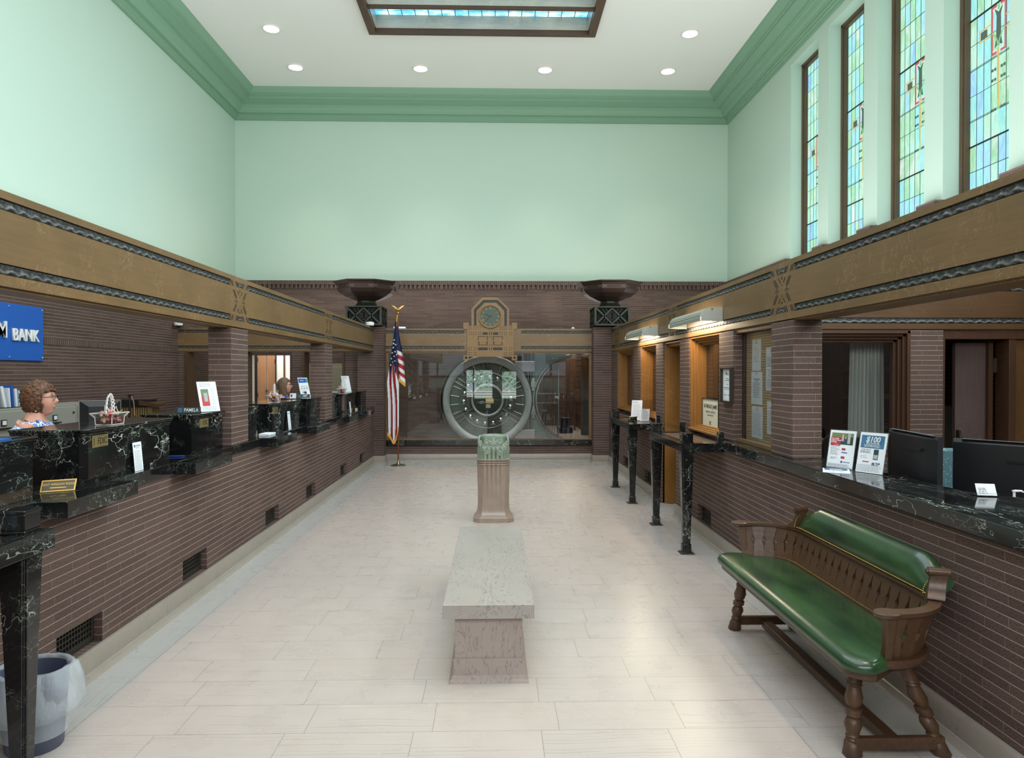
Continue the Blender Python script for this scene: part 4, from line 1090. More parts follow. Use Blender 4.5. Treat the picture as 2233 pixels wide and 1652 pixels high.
O('oak_header', MB().box(2.10, 2.157, 5.142, 5.964, 1.96, Z0 - 0.0135), OAKY, t, bev=0.003)

def sheet_print(parent, M_, w, h, lines, mat=INK, margin=0.12, seed=1, top=0.9, th=0.0012):
    """rows of small print as raised strips on a sheet; lines = list of (y fraction, x0 fraction, x1 fraction, height)"""
    mb = MB(); rnd = random.Random(seed)
    for yf, a, b_, hh in lines:
        x = a * w
        while x < b_ * w:
            l = min(rnd.uniform(0.006, 0.022), b_ * w - x)
            if l > 0.003: mb.box(x, x + l * 0.88, yf * h - hh / 2, yf * h + hh / 2, th, th + 0.0006)
            x += l + 0.002
    mb.bm.transform(M_); return O('printed_lines', mb, mat, parent)
def text_rows(y0, y1, n, a=0.12, b_=0.88, hh=0.0022, rag=True, seed=3):
    r_ = random.Random(seed); return [(y0 + (y1 - y0) * k / max(1, n - 1), a, b_ - (r_.uniform(0, 0.18) if rag else 0), hh) for k in range(n)]
def sheet(name, label, cat, M_, w, h, mat=PAPER, group=None):
    o_ = M_.translation; t = T(name, label, cat, tuple(o_), group=group)
    mb = MB(); mb.box(0, w, 0, h, 0, 0.001); mb.bm.transform(M_); O('sheet', mb, mat, t); return t
# sheets face the lobby: right = -y direction as seen (facing -x): right vector is -Y? viewer looks toward +x, right is -y
def RM(x, y, z): return frame_m((x, y, z), (0, -1, 0), (0, 0, 1))
for yy, zz, w, h, lab, rows in ((5.79, 1.635, 0.195, 0.262, 'white sheet with one paragraph at the upper left of the notice board', text_rows(.28, .72, 8) + [(.88, .3, .7, .004)]),
                           (5.805, 1.354, 0.24, 0.272, 'white sheet with bold centred text at the middle left of the notice board', text_rows(.22, .66, 10, .15, .85, .0032) + [(.78, .2, .8, .005), (.73, .35, .65, .005)]),
                           (5.792, 1.075, 0.235, 0.262, 'white sheet of fine print at the lower left of the notice board', text_rows(.1, .8, 18, .08, .92, .0018) + [(.88, .3, .7, .003)]),
                           (5.49, 1.475, 0.225, 0.348, 'tall framed notice with a small house emblem at the upper right of the notice board', text_rows(.08, .26, 6, .12, .88, .003) + text_rows(.33, .48, 6, .2, .8, .002) + text_rows(.56, .76, 7, .1, .9, .003)),
                           (5.466, 1.13, 0.20, 0.262, 'white slightly curled sheet at the lower right of the notice board', text_rows(.12, .7, 14, .1, .9, .002) + [(.80, .2, .75, .005)])):
    M_ = RM(2.181, yy, zz); t = sheet('pinned_notice', lab, 'notice', M_, w, h, group='sheets pinned on the notice board'); sheet_print(t, M_, w, h, rows, INKD)
    if 'emblem' in lab:
        mb = MB(); mb.prism([(0.10, 0.30), (0.10, 0.318), (0.094, 0.318), (0.1125, 0.335), (0.131, 0.318), (0.125, 0.318), (0.125, 0.30)], 'z', 0.001, 0.002); mb.bm.transform(M_); O('house_emblem', mb, INKD, t)
    else:
        mb = MB(); mb.lathe([(0.0005, 0.006), (0.005, 0.005), (0.005, 0.001)], (w / 2, h - 0.012, 0), 10); mb.bm.transform(M_); O('push_pin', mb, NAVY, t)
# certificate frame on the pier
M_ = RM(BR - 0.001, 6.217, 1.352); t = T('certificate_frame', 'small framed certificate hanging on the brick pier right of the lit window', 'picture frame', (BR, 6.08, 1.352))
mb = MB(); mb.box(0, 0.268, 0, 0.016, 0, 0.035); mb.box(0, 0.268, 0.297, 0.313, 0, 0.035); mb.box(0, 0.016, 0.016, 0.297, 0, 0.035); mb.box(0.252, 0.268, 0.016, 0.297, 0, 0.035); mb.bm.transform(M_)
O('frame', mb, plain('dark_frame', srgb(50, 36, 28), 0.3), t, bev=0.003)
mb = MB(); mb.box(0.016, 0.252, 0.016, 0.297, 0.004, 0.010); mb.bm.transform(M_); O('certificate', mb, PAPER, t)
sheet_print(t, M_, 0.268, 0.313, [(.84, .3, .48, .012), (.80, .35, .65, .006), (.68, .35, .62, .005), (.63, .25, .7, .005), (.52, .4, .6, .004), (.46, .45, .55, .003), (.42, .15, .85, .006), (.37, .3, .7, .003), (.22, .2, .4, .006), (.22, .55, .75, .006)], NAVY, th=0.0102)
# brokerage sign standing inside window 8
M_ = RM(2.205, 7.235, 1.036); t = T('brokerage_sign', 'pale framed brokerage sign standing inside the nearer lit oak window', 'sign', (2.21, 6.98, 1.036))
mb = MB(); mb.box(0, 0.51, 0, 0.31, 0, 0.006); mb.bm.transform(M_); O('panel', mb, plain('pale_sign_card', srgb(206, 208, 192), 0.5), t)
mb = MB(); mb.box(-0.006, 0.516, -0.006, 0.0, 0, 0.012); mb.box(-0.006, 0.516, 0.31, 0.318, 0, 0.012); mb.box(-0.006, 0, 0, 0.31, 0, 0.012); mb.box(0.51, 0.516, 0, 0.31, 0, 0.012); mb.bm.transform(M_); O('frame', mb, IRON, t)
O('lettering', text_mb('RAYMOND JAMES', 0.058, M_ @ Matrix.Translation((0.255, 0.235, 0.0065)), 0.0006, 0.95, bold=0.0006), INKD, t)
O('lettering', text_mb('FINANCIAL SERVICES', 0.034, M_ @ Matrix.Translation((0.255, 0.18, 0.0065)), 0.0005), INK, t)
O('lettering', text_mb('Member FINRA / SIPC', 0.022, M_ @ Matrix.Translation((0.255, 0.145, 0.0065)), 0.0005), INK, t)
O('emblem', text_mb('SIPC', 0.05, M_ @ Matrix.Translation((0.255, 0.065, 0.0065)), 0.0006, 0.7, sx=0.7, bold=0.001), INKD, t)
# sheets and acrylic stands on the far writing table
for (x, y, w, h, l) in ((1.86, 9.05, 0.14, 0.27, 'tall rate sheet leaning on a clear stand on the farther marble table'), (1.94, 8.9, 0.12, 0.16, 'shorter white leaflet beside the rate sheet on the farther marble table')):
    M_ = frame_m((x - w / 2, y, 0.991), (1, -0.05, 0), (0.12, 0.25, 1)); t = sheet('rate_sheet', l, 'leaflet', M_, w, h)
    sheet_print(t, M_, w, h, text_rows(.15, .8, 12, .1, .9, .0025) + [(.9, .1, .6, .006)], INKD)
t = T('acrylic_stand', 'empty clear acrylic stand on the farther marble table', 'display stand', (1.93, 8.62, 0.991))
mb = MB(); mb.bm.transform(Matrix.Identity(4)); mb.prism([(8.60, 0.991), (8.604, 0.991), (8.664, 1.27), (8.66, 1.27)], 'x', 1.86, 2.0); mb.prism([(8.60, 0.991), (8.72, 0.991), (8.72, 0.994), (8.60, 0.994)], 'x', 1.86, 2.0); mb.prism([(8.716, 0.991), (8.72, 0.991), (8.664, 1.27), (8.66, 1.27)], 'x', 1.86, 2.0); O('holder', mb, ACRYL, t)
tt = T('pen', 'pen lying on the glass of the nearer marble table', 'pen', (1.84, 6.6, 0.99)); O('barrel', MB().tube([(1.80, 6.56, 0.994), (1.90, 6.62, 0.994)], 0.004, 8), WHITEP, tt)

# ---- posters, monitors and small things on the right counter
def acrylic_poster(name, label, bx, by, w, h, lean, yawdeg, z=ZT):
    a = R(yawdeg); right = Vector((math.cos(a), math.sin(a), 0)); fw = Vector((-math.sin(a), math.cos(a), 0))
    up = (Vector((0, 0, 1)) + fw * lean).normalized(); up = up
    M_ = frame_m((bx, by, z + 0.002), right, up)
    t = T(name, label, 'poster', (bx, by, z))
    mb = MB(); mb.box(0, w, 0, h, 0, 0.0015); mb.bm.transform(M_); O('sheet', mb, PAPER, t)
    mb = MB(); mb.box(-0.004, w + 0.004, 0, h + 0.006, -0.004, -0.001); mb.box(-0.004, 0, 0, h + 0.006, -0.001, 0.004); mb.box(w, w + 0.004, 0, h + 0.006, -0.001, 0.004)
    mb.bm.transform(M_)
    mb.obox(Vector((bx, by, z + 0.0015)) + right * w / 2 + fw * 0.04, 0.0, 0.0, 0.0)
    O('acrylic_holder', mb, ACRYL, t)
    mb = MB(); r3 = Matrix((right, fw, Vector((0, 0, 1)))).transposed(); mb.obox(Vector((bx, by, z + 0.0015)) + right * (w / 2) + fw * 0.045, w + 0.008, 0.10, 0.003, r3); O('acrylic_foot', mb, ACRYL, t)
    return t, M_
def rects(t, M_, mat, rs, th=0.0016, name='printed_block'):
    mb = MB()
    for x0, x1, y0, y1 in rs: mb.box(x0, x1, y0, y1, th, th + 0.0006)
    mb.bm.transform(M_); return O(name, mb, mat, t)
def logo(t, M_, x, y, s, th=0.0016):
    mb = MB(); mb.box(x, x + s * .45, y, y + s * .45, th, th + .0006); mb.prism([(x + s * .5, y), (x + s, y), (x + s, y + s), (x, y + s), (x, y + s * .52), (x + s * .45, y + s * .6), (x + s * .6, y + s * .4)], 'z', th, th + .0006)
    mb.bm.transform(M_); O('emblem', mb, NAVY, t)
t, M_ = acrylic_poster('bank_poster', 'left poster on the right counter, red block and photo of two people', 2.119, 4.348, 0.170, 0.24, 0.23, -57)
GRN = plain('photo_foliage', srgb(110, 128, 84), 0.6); PNK = plain('photo_pink', srgb(214, 160, 158), 0.6); GRYP = plain('photo_grey', srgb(172, 174, 172), 0.6); SKN = plain('photo_skin', srgb(208, 160, 134), 0.6); DKP = plain('photo_dark', srgb(44, 62, 52), 0.6)
rects(t, M_, GRN, [(.012, .154, .150, .224)], .0016, 'photo'); rects(t, M_, DKP, [(.075, .154, .152, .20)], .0022, 'photo'); rects(t, M_, GRYP, [(.118, .136, .158, .222)], .0028, 'photo')
rects(t, M_, PNK, [(.079, .094, .172, .205)], .0028, 'photo'); rects(t, M_, NAVY, [(.098, .114, .16, .188)], .0028, 'photo'); rects(t, M_, SKN, [(.082, .092, .205, .218), (.101, .110, .188, .201)], .0028, 'photo')
rects(t, M_, REDP, [(.010, .074, .142, .196), (.088, .112, .115, .128), (.088, .112, .062, .076)], .003)
for k, s_ in enumerate(('YOU CARE', 'ABOUT YOUR', 'FUTURE.')): O('lettering', text_mb(s_, 0.0115, M_ @ Matrix.Translation((.014, .186 - k * .0115, .0037)), 0.0004, align='LEFT', bold=.0003, sx=.85), WHITEP, t)
O('lettering', text_mb('So do we.', 0.009, M_ @ Matrix.Translation((.036, .150, .0037)), 0.0004, align='LEFT', sx=.85), WHITEP, t)
rects(t, M_, NAVY, [(.088, .125, .097, .103), (.0, .166, .003, .006)]); sheet_print(t, M_, .166, .235, text_rows(.36, .57, 9, .08, .46, .0018) + text_rows(.28, .25, 2, .12, .42, .0025) + text_rows(.05, .11, 5, .04, .96, .0012), INK, th=.0016)
logo(t, M_, .088, .034, .013); O('lettering', text_mb('F&M BANK', 0.010, M_ @ Matrix.Translation((.105, .040, .0018)), 0.0003, align='LEFT', bold=.0002, sx=.9), NAVY, t)
t, M_ = acrylic_poster('bank_poster', 'right poster on the right counter, blue header reading $100', 2.196, 4.137, 0.170, 0.245, 0.24, -61)
PBL = NT('poster_blue', False); PBL.set(col=PBL.mix(PBL.noise(PBL.pos(), 14.0, 2.0), srgb(34, 76, 112), srgb(74, 130, 164)), rough=0.5)
rects(t, M_, PBL.m, [(.01, .156, .15, .228)])
O('lettering', text_mb('$100', 0.048, M_ @ Matrix.Translation((.083, .202, .0026)), 0.0005, bold=.0008, shear=.2, sx=.9), WHITEP, t)
rects(t, M_, WHITEP, [(.045, .125, .175, .183)], .0024); sheet_print(t, M_, .166, .24, [(.745, .3, .72, .0035)], INKD, th=.003); sheet_print(t, M_, .166, .24, [(.70, .2, .8, .004), (.665, .2, .8, .004)], WHITEP, th=.0024)
sheet_print(t, M_, .166, .24, [(.585, .1, .5, .0035)] + text_rows(.50, .55, 4, .08, .56, .0018) + text_rows(.38, .42, 2, .1, .42, .002) + text_rows(.04, .2, 9, .04, .96, .001), INK, th=.0016)
rects(t, M_, plain('dark_teal_print', srgb(42, 62, 66), .5), [(.098, .128, .083, .145)]); rects(t, M_, plain('pale_grey_print', srgb(178, 182, 182), .5), [(.101, .125, .088, .112)], .0022); rects(t, M_, REDP, [(.035, .075, .064, .070)])
logo(t, M_, .095, .048, .016); O('lettering', text_mb('F&M', 0.017, M_ @ Matrix.Translation((.116, .060, .0018)), 0.0003, align='LEFT', bold=.0003, sx=.9), NAVY, t); O('lettering', text_mb('BANK', 0.009, M_ @ Matrix.Translation((.116, .049, .0018)), 0.0003, align='LEFT', sx=.9), NAVY, t)
# flyer lying flat
M_ = frame_m((1.985, 4.115, ZT + 0.0005), (0.9, -0.45, 0), (0.42, 0.9, 0)); t = sheet('flyer', 'blue and white flyer lying flat in front of the two posters', 'flyer', M_, 0.15, 0.20)
rects(t, M_, NAVY, [(.01, .14, .12, .19)], .001); rects(t, M_, WHITEP, [(.04, .11, .145, .165)], .0016); sheet_print(t, M_, .15, .2, text_rows(.1, .5, 6, .1, .9, .003), INK, th=.001)
def monitor(label, c, w, h, rz, zb, hp=False, tilt=0.0):
    t = T('computer_monitor', label, 'monitor', (c[0], c[1], 0.76), rz)
    mb = MB(); y0 = 0
    prof_ = [(-0.004, 0), (0.022, 0.02), (0.03, h * .5), (0.022, h - .02), (-0.004, h)]
    rings = []
    for k in range(9):
        u = -w / 2 + w * k / 8; e = 1 - abs(2 * k / 8 - 1) ** 3
        rings.append([(u, -0.006, zb - 0.76)] + [(u, -0.008 - d * (0.35 + e), zb - 0.76 + z) for d, z in prof_] + [(u, -0.006, zb - 0.76 + h)])
    rings = [[(x, y, z) for x, y, z in r_] for r_ in rings]
    mb.loft(rings); mb.box(-w / 2, w / 2, -0.006, 0.012, zb - 0.76, zb - 0.76 + h)
    O('shell', mb, plain('monitor_black', srgb(26, 26, 30), 0.4), t, local=True, smooth=30)
    O('screen', MB().box(-w / 2 + .01, w / 2 - .01, 0.012, 0.014, zb - .75, zb - .77 + h), plain('screen_dark', srgb(30, 36, 44), 0.1), t, local=True)
    O('vent_strip', MB().box(-w / 2 + 0.04, w / 2 - 0.04, -0.024, -0.006, zb - 0.76 + h - 0.001, zb - 0.76 + h + 0.002), plain('monitor_grey_edge', srgb(92, 94, 104), 0.4), t, local=True)
    O('vent_slot', MB().box(-w * 0.1, w * 0.3, -0.052, -0.044, zb - 0.76 + h * .70, zb - 0.76 + h * .74), DARK, t, local=True)
    mb = MB(); mb.box(-0.03, 0.03, -0.05, -0.02, 0.0, zb - .7); mb.box(-0.12, 0.12, -0.10, 0.10, 0.0, 0.012); O('stand', mb, BLACK, t, local=True)
    return t
monitor('left black computer monitor seen from behind, past the right counter', (2.46, 3.98), 0.60, 0.315, R(-97), 0.955)
tm = monitor('right black computer monitor seen from behind with a round maker badge, past the right counter', (2.80, 3.57), 0.66, 0.375, R(-52), 0.875)
O('round_badge', MB().tube([(0.03, -0.040, 0.255), (0.03, -0.0445, 0.255)], 0.026, 24), plain('badge_grey', srgb(44, 46, 50), 0.25, 0.4), tm, local=True)
O('badge_lettering', text_mb('hp', 0.042, frame_m((0.03, -0.0448, 0.258), (1, 0, 0), (0, 0, 1)), 0.0004, shear=0.3), plain('badge_dark', srgb(20, 20, 22), .4), tm, local=True)
dk = MB(); dk.box(2.66, 5.0, 2.4, 4.4, 0.72, 0.76); dk.box(2.7, 2.74, 2.45, 4.35, 0, 0.72); dk.box(4.92, 4.96, 2.45, 4.35, 0, 0.72)
O('office_desk', dk, OAKD, tag=('dark wooden desk behind the right counter under the monitors', 'desk'))
# small card box and soap pump
t = T('card_holder', 'little business card holder at the edge of the right counter', 'card holder', (2.40, 3.30, ZT)); M_ = frame_m((2.355, 3.30, ZT + .004), (1, -.25, 0), (0.1, 0.5, 1)); mb = MB(); mb.box(0, .085, 0, .06, 0, .004); mb.bm.transform(M_); O('card', mb, PAPER, t); sheet_print(t, M_, .085, .06, text_rows(.2, .6, 4, .1, .6, .003), INK, th=.004)
O('holder', MB().box(2.345, 2.45, 3.28, 3.34, ZT, ZT + 0.018), ACRYL, t)
t = T('soap_pump', 'white hand sanitizer pump bottle behind the right counter edge', 'bottle', (2.60, 3.38, 0.76))
O('bottle', MB().lathe([(0.028, 0.0), (0.03, 0.01), (0.03, 0.17), (0.012, 0.20), (0.012, 0.215)], (0, 0, 0), 20), WHITEP, t, local=True, smooth=40)
O('pump', MB().lathe([(0.014, 0.215), (0.014, 0.235), (0.006, 0.238), (0.006, 0.262), (0.010, 0.264), (0.010, 0.27)], (0, 0, 0), 16).tube([(0, 0, 0.267), (0.03, -0.01, 0.268), (0.038, -0.012, 0.262)], [.006, .005, .004], 8), WHITEP, t, local=True, smooth=40)

# ---- office behind the right counter
o_ = MB(); YO = 5.94
o_.box(3.637, 3.926, YO, YO + 0.2, 0, Z0 - 0.012); S('wall_office_pier', o_, BRICK)
o_ = MB(); o_.box(2.34, 3.637, YO + .02, YO + 0.18, 0, 0.93); S('wall_office_low', o_, BRICK)
mb = MB()
for g, d in ((0, 0), (0.025, 0.03), (0.05, 0.06), (0.075, 0.09)):
    a, b_, s_, h_ = 2.34 + g, 3.637 - g, 0.93 + g, Z0 - 0.012 - g
    mb.box(a, a + .027, YO + d, YO + d + .06, s_, h_); mb.box(b_ - .027, b_, YO + d, YO + d + .06, s_, h_); mb.box(a, b_, YO + d, YO + d + .06, h_ - .027, h_); mb.box(a, b_, YO + d - 0.02, YO + d + .06, s_, s_ + .027)
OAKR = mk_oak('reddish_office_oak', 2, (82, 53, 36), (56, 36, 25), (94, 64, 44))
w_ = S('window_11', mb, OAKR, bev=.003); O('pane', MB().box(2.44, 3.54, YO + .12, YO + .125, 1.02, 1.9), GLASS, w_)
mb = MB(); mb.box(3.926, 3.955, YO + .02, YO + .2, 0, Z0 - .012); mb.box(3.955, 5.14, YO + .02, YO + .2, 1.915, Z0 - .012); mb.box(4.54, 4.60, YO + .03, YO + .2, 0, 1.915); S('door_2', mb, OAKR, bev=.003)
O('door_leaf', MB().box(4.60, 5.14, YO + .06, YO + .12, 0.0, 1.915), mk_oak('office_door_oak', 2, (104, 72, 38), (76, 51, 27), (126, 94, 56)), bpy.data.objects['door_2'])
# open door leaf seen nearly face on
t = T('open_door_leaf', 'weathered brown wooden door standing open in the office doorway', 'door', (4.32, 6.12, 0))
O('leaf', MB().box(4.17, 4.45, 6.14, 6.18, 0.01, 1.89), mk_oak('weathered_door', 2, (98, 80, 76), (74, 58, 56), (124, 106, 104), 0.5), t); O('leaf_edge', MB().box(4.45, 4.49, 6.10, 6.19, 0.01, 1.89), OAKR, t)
O('latch', MB().box(4.18, 4.20, 6.10, 6.14, 1.0, 1.10).ball((4.19, 6.09, 1.04), .02, 10), IRON, t)
O('hinge', MB().box(4.49, 4.52, 6.09, 6.13, 1.62, 1.75), IRON, t)
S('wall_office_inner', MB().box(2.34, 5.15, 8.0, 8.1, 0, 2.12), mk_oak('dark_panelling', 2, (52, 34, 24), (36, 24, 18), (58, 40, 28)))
S('wall_office_side', MB().box(2.345, 2.40, 6.36, 8.0, 0, 0.9), OAKD)
S('ceiling_office', MB().box(2.34, 5.15, 6.16, 12.3, 2.12, 2.2), OFFW)
t = T('bookcase', 'dark wooden shelves inside the office doorway', 'bookcase', (4.4, 7.75, 0))
mb = MB(); mb.box(3.9, 5.1, 7.7, 7.98, 0, 0.05); mb.box(3.9, 3.94, 7.7, 7.98, 0, 2.0); mb.box(5.06, 5.1, 7.7, 7.98, 0, 2.0); O('case', mb, OAKD, t)
for z in (0.62, 0.98, 1.32, 1.64, 1.96): O('shelf', MB().box(3.94, 5.06, 7.68, 7.98, z, z + .045), plain('shelf_brown', srgb(96, 66, 42), .45), t)
t = T('curtain', 'pale grey pleated curtain hanging behind the office window', 'curtain', (3.36, 6.3, 0))
mb = MB(); rings = []
for z in (0.004, 0.95, 1.3, 1.6, 1.93):
    f = (z - .95); rings.append([(3.29 - .02 * (1.95 - z) + (0.30 + .03 * min(1, 1.95 - z)) * k / 48, 6.30 + 0.022 * math.sin(k * 1.15 + .4 * math.sin(k * .6)), z) for k in range(49)])
mb.loft(rings, False, False); CUR = plain('curtain_cloth', srgb(176, 180, 176), .8)
co = O('cloth', mb, CUR, t, smooth=60); sm = co.modifiers.new('thick', 'SOLIDIFY'); sm.thickness = .003
O('rod', MB().tube([(2.44, 6.30, 1.945), (3.62, 6.30, 1.945)], .008, 8), BRASS, t)
TEAL = NT('teal_dotted_cloth', False); v_ = TEAL.n('ShaderNodeTexVoronoi'); v_.inputs['Scale'].default_value = 62; TEAL.l(TEAL.pos(), v_.inputs['Vector'])
TEAL.set(col=TEAL.mix(TEAL.ramp(v_.outputs['Distance'], [(0.12, 1.0), (0.2, 0.0)]), srgb(62, 92, 100), srgb(164, 186, 186)), rough=.85)
def office_chair(label, x, y, zt, mat, w=.5, rz=0):
    t = T('office_chair', label, 'chair', (x, y, 0), rz)
    mb = MB(); mb.loft([[(-w / 2 * f, yy, z), (w / 2 * f, yy, z), (w / 2 * f, yy + .07, z), (-w / 2 * f, yy + .07, z)] for f, yy, z in ((.8, .2, .55), (1, .22, .62), (1, .26, zt - .12), (.93, .28, zt - .05), (.7, .29, zt))]); O('backrest', mb, mat, t, local=True, bev=.02, smooth=50)
    O('seat', MB().box(-.25, .25, -.25, .24, .42, .50), mat, t, local=True, bev=.03, smooth=50)
    mb = MB(); mb.tube([(0, 0, .05), (0, 0, .42)], .03, 10)
    for k in range(5): a = 2 * PI * k / 5; mb.tube([(0, 0, .09), (.28 * math.cos(a), .28 * math.sin(a), .05)], .02, 8); mb.ball((.28 * math.cos(a), .28 * math.sin(a), .027), .027, 8)
    O('base', mb, BLACK, t, local=True)
office_chair('teal dotted upholstered chair between the two monitors', 3.12, 4.75, 1.06, TEAL.m, .55, R(-20))
office_chair('dark office chair just behind the left poster', 2.82, 5.35, 1.16, BLACK, .42, R(150))
t = T('leaning_picture', 'pale picture board leaning inside the office doorway', 'picture', (4.75, 7.4, 0)); M_ = frame_m((4.62, 7.35, .003), (1, 0, 0), (.06, .2, 1)); mb = MB(); mb.box(0, .42, 0, 1.27, 0, .01); mb.bm.transform(M_); O('board', mb, plain('pale_board', srgb(150, 152, 138), .6), t)
# ================================================================== BACK OF THE LOBBY
# oak frame and glass under the clock beam
mb = MB(); mb.box(-1.98, -1.935, 12.54, 12.60, 0.393, Z0); mb.box(1.715, 1.76, 12.54, 12.60, 0.393, Z0); mb.box(-1.935, 1.715, 12.54, 12.60, 0.393, 0.415); mb.box(-1.935, 1.715, 12.54, 12.60, Z0 - 0.03, Z0 - 0.012)
w_ = S('window_12', mb, OAKX, bev=.002); O('pane', MB().box(-1.935, 1.715, 12.565, 12.571, 0.415, Z0 - 0.03), mk_glass('vault_view_glass', (0.93, 0.95, 0.94), 0.05), w_)
# entrance doors and street windows far behind the viewpoint (seen only as reflections)
st = NT('street_view_through_glass'); p = st.xyz(st.pos())
nn = st.noise(st.scale(st.pos(), (4, 1, 5)), 3.0, 5.0)
cst = st.ramp(nn, [(0.35, srgb(60, 110, 60)), (0.48, srgb(150, 190, 150)), (0.58, srgb(210, 225, 235)), (0.7, srgb(110, 140, 190))])
cst = st.mix(st.math('LESS_THAN', p[2], 0.95), cst, st.mix(st.math('GREATER_THAN', st.math('FRACT', st.math('MULTIPLY', p[2], 9.0)), 0.3), srgb(120, 160, 130), srgb(245, 245, 245)))
st.set(col=(0, 0, 0), emit=cst, es=4.5)
mb = MB(); mb.wallhole('y', YF + .01, YF + .07, -1.3, 1.1, 0, 2.3, [(-1.18, -0.92, .62, 1.72), (-0.86, -0.12, .55, 1.72), (0.28, 0.86, .55, 1.66)])
d3 = S('door_3', mb, OAKD); O('glazing', MB().box(-1.2, 0.9, YF + .03, YF + .04, .5, 1.8), st.m, d3)

# clock over the vault window
K = 0.000807
def cu(x): return (x - 915) * K - 0.09
def cz(y): return 2.64 - (y - 510) * K
OAKC = mk_oak('clock_oak', 2, (140, 106, 66), (112, 84, 50), (160, 128, 84))
t = T('wall_clock', 'octagonal oak clock panel with dark green dial above the vault window', 'clock', (-0.09, 12.5, 1.9))
yc = 12.50
def pl(mb, pts, y0, y1): mb.prism([(cu(a), cz(b_)) for a, b_ in pts], 'y', y0, y1)
mb = MB(); pl(mb, [(490, 720), (490, 340), (735, 85), (1080, 85), (1340, 340), (1340, 720)], yc + .012, yc + .10)
inner = [(605, 720), (605, 385), (790, 205), (1050, 205), (1230, 385), (1230, 720)]; outer = [(490, 720), (490, 340), (735, 85), (1080, 85), (1340, 340), (1340, 720)]
o2 = [(548, 720), (548, 360), (757, 145), (1082, 145), (1287, 350), (1287, 720)]
pl(mb, inner, yc - 0.004, yc + .02)
for i in range(5):
    pl(mb, [outer[i], outer[i + 1], o2[i + 1], o2[i]], yc - 0.004, yc + .02)
mb.box(cu(395), cu(1445), yc - .002, yc + .02, cz(1420), cz(722)); mb.box(cu(420), cu(1420), yc - .012, yc - .002, cz(866), cz(722)) if False else None
for a, b_ in ((310, 432), (1400, 1518)): mb.box(cu(a), cu(b_), yc - .004, yc + .02, cz(1502), cz(1385)); mb.box(cu(a), cu(b_), yc + .0, yc + .02, cz(800), cz(650))
O('oak_panel', mb, OAKC, t, bev=.0015)
mb = MB()
for i in range(5): pl(mb, [o2[i], o2[i + 1], inner[i + 1], inner[i]], yc + .002, yc + .0125)
for a, b_, c_, d_ in ((740, 858, 868, 925), (978, 1095, 868, 925), (640, 858, 1210, 1270), (975, 1190, 1210, 1270)): mb.box(cu(a), cu(b_), yc - .0035, yc, cz(d_), cz(c_))
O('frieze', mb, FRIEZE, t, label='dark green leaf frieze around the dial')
mb = MB()
for yy, xs in ((775, (455, 572, 670, 1157, 1250, 1370)), (893, (478, 575, 672, 1158, 1257, 1375)), (1235, (458, 577, 1255, 1373)), (1352, (458, 577, 1255, 1373))):
    for x in xs:
        for sx in (-1, 1):
            for sy in (-1, 1):
                mb.box(*sorted((cu(x + sx * 30), cu(x + sx * 10))), yc - .0035, yc, *sorted((cz(yy + sy * 30), cz(yy + sy * 22)))); mb.box(*sorted((cu(x + sx * 30), cu(x + sx * 22))), yc - .0035, yc, *sorted((cz(yy + sy * 22), cz(yy + sy * 10))))
for x0, x1 in ((640, 858), (975, 1190)):
    for a, b_, c_, d_ in ((x0, x1, 960, 970), (x0, x0 + 12, 970, 1050), (x1 - 12, x1, 970, 1050), (x0, x0 + 34, 1082, 1092), (x1 - 34, x1, 1082, 1092), (x0 + 24, x0 + 34, 1092, 1150), (x1 - 34, x1 - 24, 1092, 1150), (x0 + 24, x1 - 24, 1150, 1160), (x0, x0 + 8, 1092, 1170), (x1 - 8, x1, 1092, 1170)): mb.box(cu(a), cu(b_), yc - .0035, yc, cz(d_), cz(c_))
for x in (888, 932):
    for c_, d_ in ((866, 925), (962, 982), (1148, 1172), (1208, 1268)): mb.box(cu(x), cu(x + 14), yc - .0035, yc, cz(d_), cz(c_))
for a in ((345, 395), (1440, 1485)): mb.box(cu(a[0]), cu(a[1]), yc - .0055, yc - .003, cz(1460), cz(1420))
for s in (-1, 1):
    for k in range(5):
        a0 = R(28 + 6 * k); x = 915 + s * 300 * math.cos(a0 - .25); y = 520 + 300 * math.sin(a0 + .5)
mb2 = mb; O('fretwork_shade_inlay', mb2, DARK, t, label='dark inlay painting the shade of square rosettes and fret lines on the oak')  # strips lie on the oak, their black stands for shade in the cuts
mb = MB(); mb.lathe([(0.212, 0.0), (0.222, 0.012), (0.218, 0.024), (0.20, 0.028), (0.184, 0.02), (0.182, 0.0)], (cu(915), yc - .003, cz(510)), 48, 'y', cap=False)
for v in mb.bm.verts: v.co.y = yc - .004 - (v.co.y - (yc - .003))
O('bezel', mb, OAKC, t, smooth=30)
mb = MB(); mb.lathe([(0.182, 0), (0.182, .007)], (cu(915), yc - .0118, cz(510)), 48, 'y'); O('dial', mb, plain('dial_green', srgb(72, 80, 66), .5), t)
NUM = plain('dial_brass', srgb(140, 128, 94), .5)
for i, s_ in enumerate(('XII', 'I', 'II', 'III', 'IIII', 'V', 'VI', 'VII', 'VIII', 'IX', 'X', 'XI')):
    a = R(30 * i); M_ = frame_m((cu(915) + .147 * math.sin(a), yc - .0125, cz(510) + .147 * math.cos(a)), (math.cos(a), 0, -math.sin(a)), (math.sin(a), 0, math.cos(a)))
    O('numeral', text_mb(s_, .062, M_, .0006, .85, sx=.62, bold=.0008), NUM, t)
